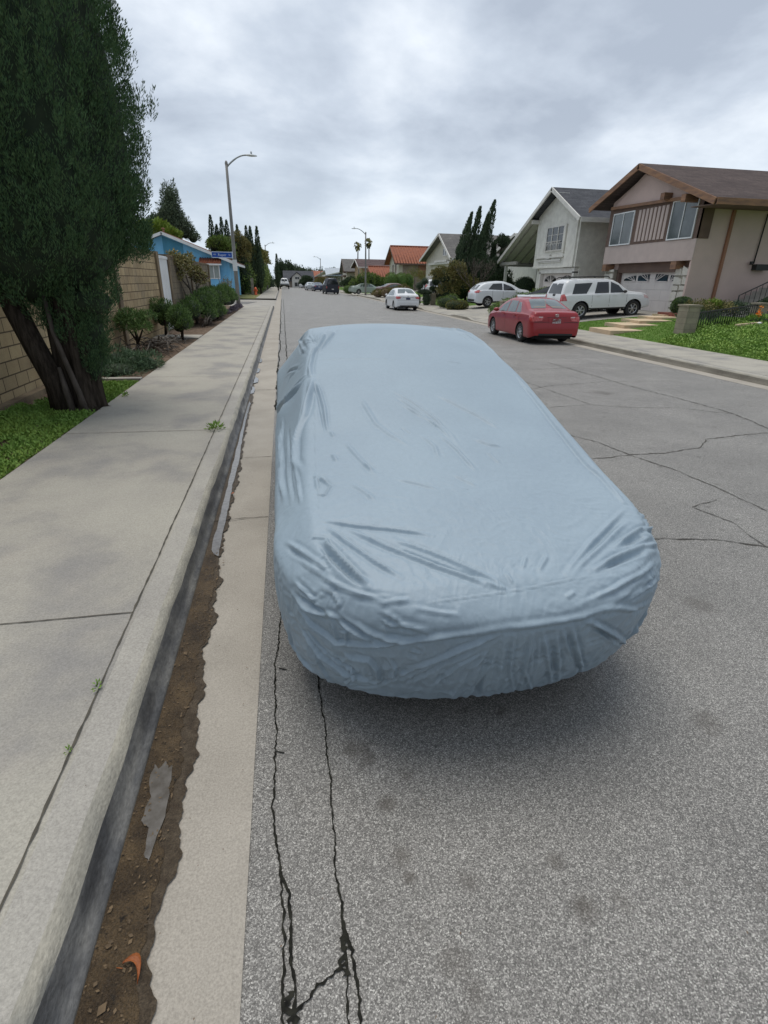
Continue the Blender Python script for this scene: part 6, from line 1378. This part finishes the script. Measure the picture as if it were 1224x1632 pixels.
# small tree with a bent trunk against the wall
b = MB(); tps = [[(-3.72,25.0,.1),(-3.70,25.0,.7),(-3.76,24.9,1.1),(-3.82,24.8,1.55),(-3.9,24.7,2.0)], [(-3.74,25,1.05),(-3.62,25.2,1.45),(-3.55,25.3,1.9)], [(-3.82,24.8,1.5),(-4.05,24.3,1.9),(-4.1,24.0,2.3)], [(-3.76,24.95,.9),(-4.0,24.6,1.3),(-4.05,24.2,1.7)], [(-3.6,25.2,1.5),(-3.4,25.5,1.8)]]
sm = empty('small_tree', (-3.72, 25, .1), 'small twisted tree with sparse dark leaves and pale bent trunk in front of the wall', 'tree')
for i, p in enumerate(tps): b.tube(p, list(np.linspace(.07 if i == 0 else .035, .03 if i == 0 else .012, len(p))), 8, wob=.15, seed=i)
b.build('trunk', M['bark_grey'], sm, world=True)
bl = [(-3.95,24.5,2.45,.42,.7,.32),(-3.6,25.2,2.15,.35,.6,.26),(-4.15,24.0,2.6,.3,.5,.28),(-3.45,25.5,1.9,.28,.5,.22),(-3.75,24.9,2.65,.25,.4,.2),(-4.1,24.3,2.0,.2,.3,.2)]
P, D = blob_pts(bl, 2300, .25, .35, 5, -.9); leaves('crown', P, D+RS.randn(len(P),3)*.8, .10, .055, 'leaf_olive', sm)
P, D = blob_pts([(-3.5,25.3,1.95,.35,.6,.2)], 300, .2, .3, 6, -.9); leaves('red_leaves', P, D+RS.randn(len(P),3)*.8, .09, .05, 'leaf_red', sm)
shrub('leafless_bush', 'thin sparse bush with pale upright stems in front of the blue house', 'shrub', [(-4.9,52,1.3,.5,.6,.7)], 420, .10, .05, 'leaf_olive', inner=None, shell=.2, up=.9, trunk=[([(-4.9,52,.1),(-4.9+dx,52,1.0),(-4.9+dx*1.8,52,1.9)],.05,.02) for dx in (-.35,-.12,.1,.3)], tm='bark_pale', spread=1.2)
shrub('garden_tree', 'lime green leafy tree top behind the blue house roof', 'tree', [(-12.8,66,6.3,1.5,1.3,.9),(-11.6,66,5.9,1.2,1.2,.8),(-13.9,66,6.6,.9,1,.7)], 3600, .34, .15, 'leaf_bright', up=.3, trunk=[([(-12.5,66,.1),(-12.6,66,3),(-12.7,66,6)],.16,.08)], shell=.5, k=.5, inner='leaf_mid')
shrub('pine_tree', 'tall rounded grey-green conifer rising behind the blue house', 'tree', [(-11.9,71,9.6,.9,.9,1.9),(-12.1,71,8.3,1.35,1.3,1.6),(-11.7,71,7.2,1.8,1.5,1.3),(-12.5,71,7.5,1.5,1.4,1.3),(-10.7,71,6.6,1.1,1.1,.9),(-13.6,71,7.0,1.3,1.2,1.4),(-14.4,70,6.5,1.1,1,1.3),(-9.9,71,6.0,.7,.7,.6),(-14.9,69,5.6,1.2,1,1.0)], 15000, .30, .07, 'conifer_grey', up=.5, spread=1.4, trunk=[([(-12,71,.1),(-12,71,5),(-12,71,10)],.25,.06)], k=.66, lump=.35)
# row of pointed cypresses, each its own tree
def spire(x, y, z0, zt, r, label, group, m='cypress_dark', n=2600, L=.26, W=.075, bend_=0., lab_cat='tree', trunk=True, rag=.15):
    e = empty('cypress_tree', (x, y, 0), label, lab_cat, group); rs = np.random.RandomState(int(abs(x*37+y*11)) % 9999)
    t = rs.rand(n)**1.35; a = rs.rand(n)*6.283; lum = 1 + rag*vnoise(np.stack([np.cos(a), np.sin(a), t*(zt-z0)*.9], 1), 2.2, int(x*10) % 97); rr = r*np.clip(np.minimum(1, (t+.05)*4), 0, 1)*(1-t)**.72*(.78+.3*rs.rand(n))*lum; z = z0+(zt-z0)*t
    P = np.stack([x+bend_*t**2+rr*np.cos(a), y+rr*np.sin(a), z], 1); D = np.stack([np.cos(a)*.35, np.sin(a)*.35, np.ones(n)], 1)+rs.randn(n,3)*.18
    leaves('crown', P, D, L, W, m, e)
    c_ = MB(); c_.tube([(x,y,z0+.1),(x,y,z0+(zt-z0)*.25),(x+bend_*.25,y,z0+(zt-z0)*.55),(x+bend_*.8,y,z0+(zt-z0)*.9)], [r*.5,r*.6,r*.34,r*.03], 10, wob=.1, seed=1); c_.build('inner_branches', M['cypress_in'], e, world=True)
    if trunk: MB().tube([(x,y,-.05),(x,y,z0+.4)],[.14,.10],8).build('trunk', M['bark'], e, world=True)
ord_ = ['first', 'second', 'third', 'fourth', 'fifth', 'sixth', 'seventh', 'eighth and last']
for i, (x, zt, r) in enumerate([(-8.2,8.75,.95),(-7.6,7.8,.8),(-6.95,8.55,.95),(-6.38,8.3,.85),(-5.15,7.8,.70),(-4.1,7.75,.65),(-3.6,7.7,.75),(-2.82,7.75,.70)]):
    spire(x, 75+.3*(i % 2), .8, zt, r, '%s pointed cypress of the row, counted from the left' % ord_[i], 'row of pointed cypresses on the left')
spire(-.78, 100+.0, .5, 5.7, .55, 'lone pointed cypress at the far right end of the left hedge', 'far lone cypresses', n=1500)
shrub('street_tree', 'fresh green bush rising between the pointed cypresses and the blue sign', 'tree', [(-6.9,69,5.3,1.3,1.0,1.0),(-6.1,69,4.7,1.0,.9,.9)], 3200, .24, .10, 'leaf_mid', trunk=[([(-6.8,69,.1),(-6.8,69,4.5)],.14,.08)])
shrub('hedge_tree', 'olive green tree crown directly right of the near lamp pole', 'tree', [(-5.0,72,5.6,1.0,1.2,1.2),(-4.4,73,5.2,1.0,1.2,1.1),(-4.9,72,4.2,1.2,1.3,1.2)], 6500, .22, .08, 'leaf_olive', trunk=[([(-4.9,72,.1),(-4.9,72,4.5)],.15,.08)])
shrub('rusty_tree', 'tree with yellow and rusty foliage overhanging the left pavement', 'tree', [(-4.4,76,4.6,1.2,1.6,1.3),(-3.9,80,4.7,1.2,2.0,1.3),(-3.6,85,4.6,1.3,2.5,1.4),(-3.4,91,4.6,1.4,3.0,1.3)], 15000, .26, .11, 'leaf_rust', trunk=[([(-4.3,78,.1),(-4.2,78,3.0),(-4.1,79,4.6)],.16,.08)], lump=.4)
shrub('vine_hedge', 'tall hedge of green vines spilling towards the left pavement', 'hedge', [(-4.6,72.5,2.2,1.1,1.6,2.1),(-4.2,76,2.2,1.1,2.4,2.2),(-3.9,81,2.2,1.1,3.0,2.2),(-3.8,88,2.3,1.2,4.5,2.2),(-3.9,97,2.4,1.3,6,2.3),(-3.9,108,2.6,1.3,7,2.6),(-3.9,121,2.8,1.3,8,2.8)], 26000, .26, .12, 'leaf_mid', up=-.3, spread=1.4, lump=.3, k=.86, low=-1)
shrub('dark_hedge', 'dark shaded hedge bottom behind the far-left lawn', 'hedge', [(-6.2,71.5,1.3,1.0,.9,1.3),(-5.2,71.8,1.2,.9,.8,1.2),(-7.4,72,1.3,1.0,.8,1.3)], 5000, .2, .09, 'juniper', k=.85)
b = MB(); b.tube([(-3.95,74.2,1.8),(-3.98,74.2,4.6)],[.06,.05],6); tag(b.build('dead_tree', M['bark_pale']), 'thin pale dead trunk standing in front of the vine hedge', 'dead tree')

# ---- right side plants
big2 = [(15.75,47.6,.8,7.15,.72,.85),(16.65,48.2,.8,7.65,.78,.75),(16.95,47.4,.8,6.5,.55,.7),(17.3,48.0,.8,7.1,.65,.6),(17.95,48.4,.8,8.2,.82,.95),(15.2,48.0,.8,5.2,.6,.3),(18.35,48.6,.8,5.2,.5,.1),(16.0,47.0,.8,5.0,.5,.2)]
nm = ['leftmost tall spire', 'second spire from the left', 'short middle spire', 'spire just left of the tallest', 'tallest wind-bent spire', 'low leftmost spire', 'low rightmost spire', 'low front spire']
for (x, y, z0, zt, r, bd), s_ in zip(big2, nm): spire(x-bd, y, z0, zt, r, '%s of the dark juniper clump beside the grey house' % s_, 'dark spired junipers by the grey house', 'cypress_dark', 4200, .24, .07, bd, rag=.85)
shrub('dark_thicket', 'deep dark evergreen thicket filling the foot of the spired junipers', 'shrub', [(16.2,47.5,2.4,1.6,1.2,2.0),(17.9,47.8,2.2,1.4,1.2,1.7),(15.2,47.2,2.0,1.0,1.0,1.6),(19.0,47.6,1.7,1.0,1.0,1.2)], 13000, .20, .06, 'cypress_dark', k=.8, lump=.35)
shrub('ball_tree', 'round dark clipped foliage balls at the right end of the spired junipers', 'tree', [(18.75,47.8,5.1,.62,.55,.58),(18.4,47.6,3.5,.5,.5,.45),(18.9,47.5,4.2,.3,.3,.3)], 3200, .14, .05, 'cypress_dark', trunk=[([(18.3,47.8,.5),(18.5,47.8,3),(18.7,47.8,5)],.1,.05)])
# leafless tree
e = empty('bare_tree', (15.1, 43.2, .4), 'leafless tree with many pale forking branches in front of the spired junipers', 'tree'); b = MB(); r_ = random.Random(9)
def fork(p, d, l, r, k):
    q = p + d*l; b.tube([tuple(p), tuple((p+q)/2 + Vector((r_.uniform(-.04,.04),)*3)), tuple(q)], [r, r*.85, r*.65], 5)
    if k == 0: return
    for _ in range(3 if k > 2 else 2):
        dd = (d + Vector((r_.uniform(-.55,.55), r_.uniform(-.45,.45), r_.uniform(-.05,.4)))).normalized(); fork(q, dd, l*r_.uniform(.66,.86), r*.62, k-1)
for dx in (-.28, -.1, .12, .32): fork(Vector((15.1, 43.2, .4)), Vector((dx*1.3, r_.uniform(-.2,.2), 1)).normalized(), 1.05, .055, 4)
b.build('branches', M['bark_pale'], e, world=True)
shrub('olive_shrub', 'large loose olive-green shrub in front of the cream house', 'shrub', [(12.9,45,2.35,.9,.8,.75),(13.9,45.2,2.6,1.0,.9,.9),(14.6,45,1.7,1.0,.9,.9),(13.4,45,1.3,.9,.8,.8),(12.3,45,2.5,.5,.5,.35),(15.3,45.2,1.5,.7,.7,.8)], 9500, .15, .07, 'leaf_olive', k=.6, shell=.55, lump=.4, trunk=[([(13.8,45,.3),(13.7,45,1.6)],.1,.06)])
for lab, bl in (('tiered topiary with dark clipped balls left of the grey pier', [(11.55,45.8,1.95,.30,.28,.24),(11.15,45.9,1.60,.32,.3,.26),(11.55,45.8,1.15,.62,.4,.20),(11.7,45.6,.62,.34,.30,.55),(10.95,45.9,.75,.30,.3,.22),(11.0,45.9,.42,.3,.3,.24)]),
                ('topiary with one round ball high on a bare stem right of the grey pier', [(12.7,46.6,1.98,.30,.30,.28),(12.45,46.6,1.42,.26,.22,.18),(13.0,46.6,1.45,.2,.2,.15),(12.7,46.6,.9,.22,.2,.15)]),
                ('dark cone-shaped clipped bush behind the grey pier', [(13.3,46.4,.65,.55,.5,.45),(13.35,46.4,1.05,.38,.35,.40),(13.4,46.4,1.4,.2,.2,.25)])):
    x, y = bl[0][:2]; shrub('topiary', lab, 'topiary', bl, 3400, .07, .03, 'cypress_dark', up=.1, k=.9, lump=.10, shell=.88, low=-1, trunk=[([(x,y,.2),(x,y,1.9)],.05,.04)], group='clipped topiary by the grey pier')
shrub('flat_hedge', 'low clipped hedge with reddish new growth at the driveway edge', 'hedge', [(11.95,38.6,.42,.62,.55,.34),(12.5,38.8,.42,.55,.5,.34)], 3400, .07, .03, 'leaf_rust', k=.92, lump=.08, shell=.9, low=-1)
shrub('round_hedge', 'yellow-green rounded bush behind the reddish clipped hedge', 'hedge', [(11.9,40.6,.55,.7,.7,.42),(12.5,41.2,.62,.6,.6,.48)], 3000, .08, .03, 'leaf_mid', k=.85, lump=.15, low=-1)
shrub('clipped_hedge', 'long mounded hedge running beside the driveway from the pavement pier', 'hedge', [(13.1,31.4,.62,.75,.6,.50),(14.2,31.8,.85,.85,.6,.62),(15.5,32.0,1.05,.95,.6,.66),(16.9,32.1,1.2,.9,.6,.62),(18.0,32.2,1.25,.8,.6,.6),(12.6,31.9,.45,.5,.5,.40)], 12500, .085, .035, 'leaf_mid', k=.88, lump=.22, low=-1, inner='juniper')
shrub('fern_plant', 'pale feathery plant at the far end of the long mounded hedge', 'plant', [(17.6,32.9,1.85,.5,.4,.32)], 900, .26, .03, 'juniper_pale', inner=None, up=.5, spread=1.5, shell=.2)
shrub('dark_bush', 'rounded dark bush under the porch of the grey house', 'shrub', [(19.8,44.6,1.5,.9,.8,1.0)], 3600, .10, .04, 'cypress_dark', k=.9, lump=.1)
shrub('clipped_bush', 'clipped dark bush in the red brick planter beside the garage door', 'shrub', [(18.33,23.55,1.08,.42,.40,.36),(18.36,23.5,1.25,.42,.36,.26)], 4200, .045, .022, 'juniper', k=.92, lump=.06, shell=.92, low=-1)
shrub('box_hedge', 'tall square green hedge in front of the red-roofed house', 'hedge', [(14.2,74.6,2.0,.9,.7,.95),(15.6,74.8,2.0,.95,.7,.95),(16.6,75,1.9,.7,.7,.95),(14.2,74.6,.9,.85,.7,.95),(15.6,74.8,.9,.9,.7,.95),(16.6,75,.9,.7,.7,.95)], 11000, .13, .06, 'leaf_mid', k=.92, lump=.1, low=-1, inner='juniper')
shrub('brown_tree', 'thin brownish shrub against the taupe wall of the red-roofed house', 'shrub', [(18.6,80,2.6,1.3,.9,1.3),(20.2,80,2.3,1.2,.9,1.1)], 2600, .16, .05, 'leaf_rust', inner=None, shell=.2, trunk=[([(18.8,80,.3),(18.6,80,2.6)],.06,.02),([(19.9,80,.3),(20.2,80,2.4)],.06,.02)])
shrub('dead_hedge', 'low brownish-green overgrown shrub bank before the small red garage', 'shrub', [(13.0,64.5,.75,1.0,.9,.62),(11.9,65.2,.65,.9,.8,.55),(14.0,64.5,.85,.8,.8,.7),(11.0,66,.5,.7,.7,.42)], 6500, .12, .05, 'leaf_olive', k=.8, lump=.3, inner='straw')
shrub('green_shrubs', 'tall green shrubs in front of the tan house beside the street lamp', 'shrub', [(10.9,79,1.6,1.1,.9,1.2),(12.0,79.5,1.8,.9,.9,1.2),(9.9,79,1.2,.8,.8,.9),(13.4,82,1.5,1.2,1.0,1.3),(14.3,82,1.2,1.0,1.0,1.2)], 11000, .16, .07, 'leaf_mid', k=.75, lump=.35)
shrub('box_hedge', 'small square clipped hedge at the kerb right of the tall dark van', 'hedge', [(9.0,80.6,.75,.55,.5,.5),(9.4,80.6,.70,.55,.5,.5)], 2000, .10, .05, 'leaf_mid', k=.92, lump=.08, low=-1, inner='juniper')
shrub('street_tree', 'round dark tree between the tall dark van and the white gabled house', 'tree', [(5.9,141,1.7,1.3,1,1.1),(5.0,142,1.2,.9,.9,.8)], 2600, .28, .12, 'cypress_dark')
shrub('street_tree', 'bushy olive tree in front of the far orange-red roof', 'tree', [(9.0,132,1.4,1.6,1,1.0),(10.4,131,1.3,1.2,1,.9),(8.1,131,1.1,1.0,1,.8)], 3000, .28, .12, 'leaf_olive')
shrub('street_tree', 'dark green bush below the grey-roofed house with small balconies', 'tree', [(12.9,110,1.6,1.1,1,.9),(12.0,109,1.2,1.1,1,.8)], 3000, .22, .1, 'cypress_dark')
# trees that close the view
tl = [(-.2,158,6.4,1.4,1.0),(1.9,160,6.3,1.3,1.1),(3.6,165,5.6,2.0,0),(5.4,168,5.4,2.0,0),(8.2,176,5.2,2.4,0),(11.5,178,5.2,2.6,0),(14.4,170,5.2,1.6,0),(16.6,180,5.2,2.4,0),(21,180,6.4,2.6,0),(-4.6,140,4.5,2.6,0)]
pl_ = ['tall dark tree left of the white gabled house', 'pointed dark tree just behind the white gabled house', 'round dark tree top above the grey roof of the end house', 'second round tree top above the end house', 'low dark tree top between the end house and the orange-red roof', 'low dark tree top above the orange-red far roof', 'small tree top right of the farthest lamp', 'tree top behind the blue-grey metal roof', 'larger tree top behind the grey-roofed house with balconies', 'dark tree at the far end of the left hedge']
for (x, y, h_, r, pt), lab in zip(tl, pl_):
    shrub('distant_tree', lab, 'tree', [(x,y,h_-r*.9-(pt*.6),r*.8,r*.8,r*(.9+pt*.6)),(x+r*.4,y,h_-r*1.7,r*.8,r*.8,r),(x-r*.5,y,h_-r*1.8,r*.8,r*.8,r),(x,y,h_*.32,r,r,h_*.34)], 2400, .42, .17, 'cypress_dark', k=.82, lump=.3, group='distant trees at the end of the street', trunk=[([(x,y,-.1),(x,y,h_*.5)],.2,.12)])
def palm(x, y, h_, label, lean=0.):
    e = empty('palm_tree', (x, y, 0), label, 'palm tree', 'palms beyond the tan house'); MB().tube([(x-lean,y,0),(x-lean*.4,y,h_*.5),(x,y,h_-1)],[.24,.18,.14],8).build('trunk', M['bark_grey'], e, world=True)
    b = MB(); r_ = random.Random(int(x*10))
    for k in range(46):
        a = r_.uniform(0,6.283); el_ = r_.uniform(-1.2,1.25); l = r_.uniform(.9,1.5); d = Vector((math.cos(a)*math.cos(el_)*.75-.1, math.sin(a)*math.cos(el_)*.75, math.sin(el_))); c = Vector((x,y,h_-1)); q = c+d*l; s_ = Vector((-math.sin(a),math.cos(a),0))*.30
        q2 = q+Vector((d.x*.35,d.y*.35,-.45)); b.add([c-s_*.15, c+s_*.15, q+s_, q2+s_*.3, q2-s_*.3, q-s_], [(0,1,2,5),(5,2,3,4)])
    b.build('fronds', M['leaf_olive'], e, world=True)
palm(22.3, 170, 12.3, 'left palm with a ragged windblown head above the tan house', .3); palm(25.5, 170, 13.2, 'right palm right behind the lamp post', -.1)

# ---- grass and ground cover
def scatter(f, n, seed): 
    rs = np.random.RandomState(seed); return f(rs, n)
def bedpts(rs, n):
    y = 2.2 + 8.3*rs.rand(n); x = -4.0 + 1.27*rs.rand(n); P = np.stack([x, y, np.full(n, .125)], 1)
    k = vnoise(P, 1.6, 5) + .5*vnoise(P, 4.5, 6) + .35*(x > -3.2) - .5*(x < -3.75) - 1.2*(np.hypot(x-TX, y-TY) < .42); P = P[k > -.62]
    P[:,2] += .02*rs.rand(len(P)); return P
P = scatter(bedpts, 42000, 4); D = RS.randn(len(P), 3)*.9; D[:,2] = np.abs(D[:,2])*.6+.35
leaves('weedy_grass', P, D, .030+.035*RS.rand(len(P)), .014+.012*RS.rand(len(P)), 'grassblade', kind='stuff')
def lawn2(rs, n):
    x = 12.6 + 7.5*rs.rand(n)**1.15; y = 6.5 + 18*rs.rand(n); P = np.stack([x, y, np.array([lot(q) for q in x])-.002], 1)
    inst = np.zeros(n, bool)
    for (px_, py_) in ((13.3,20.5),(14.6,21.5),(15.9,22.4),(17.15,23.2),(18.2,24.0)): inst |= (np.abs(x-px_) < .86) & (np.abs(y-py_) < .88)
    return P[(~inst) & (y < 24.3)]
P = scatter(lawn2, 52000, 8); D = RS.randn(len(P), 3)*.45; D[:,2] = 1; leaves('lawn_grass', P, D, .04+.03*RS.rand(len(P)), .016, 'lawnblade', kind='stuff')
def gc(rs, n):
    x = 12.62 + 8.5*rs.rand(n)**1.1; y = 6.0 + 12.2*rs.rand(n); P = np.stack([x, y, np.array([lot(q) for q in x])], 1)
    lim = 17.0 - (x-13.0)*.0 + .5*vnoise(P, 1.2, 3); k = (y < lim) | ((x > 14.9) & (y < 18.4)); P = P[k]; h_ = .10 + .12*np.clip(vnoise(P, 2.2, 8)+.4, 0, 1) + .05*vnoise(P, 6, 9)
    h_ = h_*np.clip((P[:,0]-12.55)*3, .25, 1); P[:,2] += h_*(.35+.65*rs.rand(len(P))); return P
P = scatter(gc, 60000, 9); D = RS.randn(len(P), 3)*.8; D[:,2] = np.abs(D[:,2])*.4+.4; leaves('ground_cover', P, D, .06+.04*RS.rand(len(P)), .03+.02*RS.rand(len(P)), 'groundcover', kind='stuff')
# garden behind the iron fence
for lab, bl, n, L_, W_, m, up in (
    ('spiky pale green leaves growing through the left part of the iron fence', [(15.5,19.1,.72,.5,.3,.28),(16.3,19.4,.72,.5,.3,.28)], 420, .42, .03, 'juniper_pale', 1.6),
    ('straggly rose bush rising above the left part of the iron fence', [(15.7,19.2,1.15,.7,.4,.36),(16.9,19.4,1.15,.6,.4,.32)], 1700, .07, .035, 'leaf_olive', .5),
    ('yellow-green bush tip above the iron fence at the rust-stained downpipe', [(16.55,19.5,1.30,.34,.3,.18)], 700, .10, .03, 'leaf_bright', .8),
    ('dark bushy plants behind the middle of the iron fence', [(17.5,19.8,1.0,.6,.35,.36),(18.5,20.4,1.05,.7,.35,.38)], 2000, .09, .04, 'cypress_dark', .4),
    ('leafy dark green plants in front of the flower pier', [(17.8,18.4,.75,.8,.45,.24),(18.9,18.6,.80,1.0,.5,.26),(20.2,19.0,.85,.9,.5,.26)], 4200, .09, .04, 'groundcover', .5),
    ('dark shrub at the foot of the railing stairs', [(21.4,21.7,1.2,.6,.3,.35),(22.4,21.6,1.6,.7,.3,.45),(23.4,21.8,2.0,.8,.4,.5)], 4200, .12, .05, 'cypress_dark', .4)):
    shrub('garden_plant', lab, 'plant', bl, n, L_, W_, m, up=up, inner=None if n < 2500 else 'cypress_in', spread=1.1, shell=.25, k=.7, crown='foliage', tm='bark')
fl = empty('marigold', (18.6, 18.5, 1.0), 'orange flowers scattered above the dark plants by the fence pier', 'flowers')
rs = np.random.RandomState(5)
for x, y, z, k in ((17.55,18.2,1.06,26),(18.35,18.5,1.20,30),(18.47,18.5,1.12,26),(18.78,18.6,1.19,24),(19.08,18.6,1.10,22),(20.3,19.0,1.20,26),(17.75,18.4,1.24,10)):
    P = np.array([x,y,z]) + rs.randn(k,3)*.022; leaves('flower_head', P, (P-np.array([x,y,z]))+rs.randn(k,3)*.01, .09, .07, 'flower', fl)
b = MB(); b.tube([(16.9,17.4,lot(16.9)),(16.9,17.4,lot(16.9)+.17)],.012,6); b.lathe([(0,.08),(.06,.05),(.07,.02),(0,0)], (16.9,17.4,lot(16.9)+.17), 'z', 12); tag(b.build('garden_light', M['white_paint']), 'small white solar garden light in the ground cover before the fence', 'garden light')
b = MB(); b.bar((16.1,17.55,lot(16.1)+.17),(17.3,17.75,lot(17.3)+.16),.12,.08); tag(b.build('edging_board', M['step_stone']), 'short pale edging board lying in the ground cover under the fence', 'board')
# weeds in the joints, fallen leaves
e = empty('weed', (-.95, 6.8, .15), 'small green weed growing from the pavement joint beside the kerb', 'weed')
P, D = blob_pts([(-.95,6.82,.17,.10,.14,.05)], 90, .1, .2, 3, -.2); leaves('leaves', P, D+np.array([0,0,.3]), .055, .018, 'groundcover', e)
for x, y, s in ((-.955,2.12,.018),(-.955,1.75,.012),(-2.6,9.1,.05)):
    P, D = blob_pts([(x,y,.16,s,s*2,s*.4)], 26, .1, .2, 7, -.2); leaves('moss_tuft', P, D+np.array([0,0,.4]), s*1.1, s*.5, 'groundcover', tag(empty('weed', (x,y,.15), {.018:'tiny moss tuft in the pavement joint halfway down the near slab', .012:'tiniest moss tuft in the joint nearest the camera', .05:'scrap of weed on the pavement edge beside the bed'}[s], 'weed')))
lf = MB(); rows = []
for i in range(9):
    t = i/8; w_ = .011*math.sin(math.pi*min(1, t*.93+.05))**.8; cx_ = -.590+.058*math.sin(t*1.7); cy_ = 1.018+.016*math.sin(t*3.0)-.062*t*t; rows.append([(cx_-w_*.5, cy_-w_, .018+.012*math.sin(t*3.1)), (cx_, cy_, .010+.010*math.sin(t*3.1)), (cx_+w_*.5, cy_+w_*.9, .020+.012*math.sin(t*3.1))])
lf.grid(rows); lf.tube([(-.585,1.005,.016),(-.605,1.012,.012)],.0015,5); tag(lf.build('fallen_leaf', mat('leaf_orange', (.36,.11,.022), .5, (.24,.07,.02), 60, 4, 1, .3, 200)), 'curled orange-brown fallen leaf lying in the wet silt of the left gutter', 'leaf')
lf = MB(); lf.grid([[(-.60,4.86,.02),(-.585,4.85,.03)],[(-.585,4.90,.025),(-.57,4.89,.02)]]); tag(lf.build('fallen_leaf', mat('leaf_red2', (.40,.12,.05), .6)), 'tiny reddish leaf floating on the gutter puddle by the kerb', 'leaf')
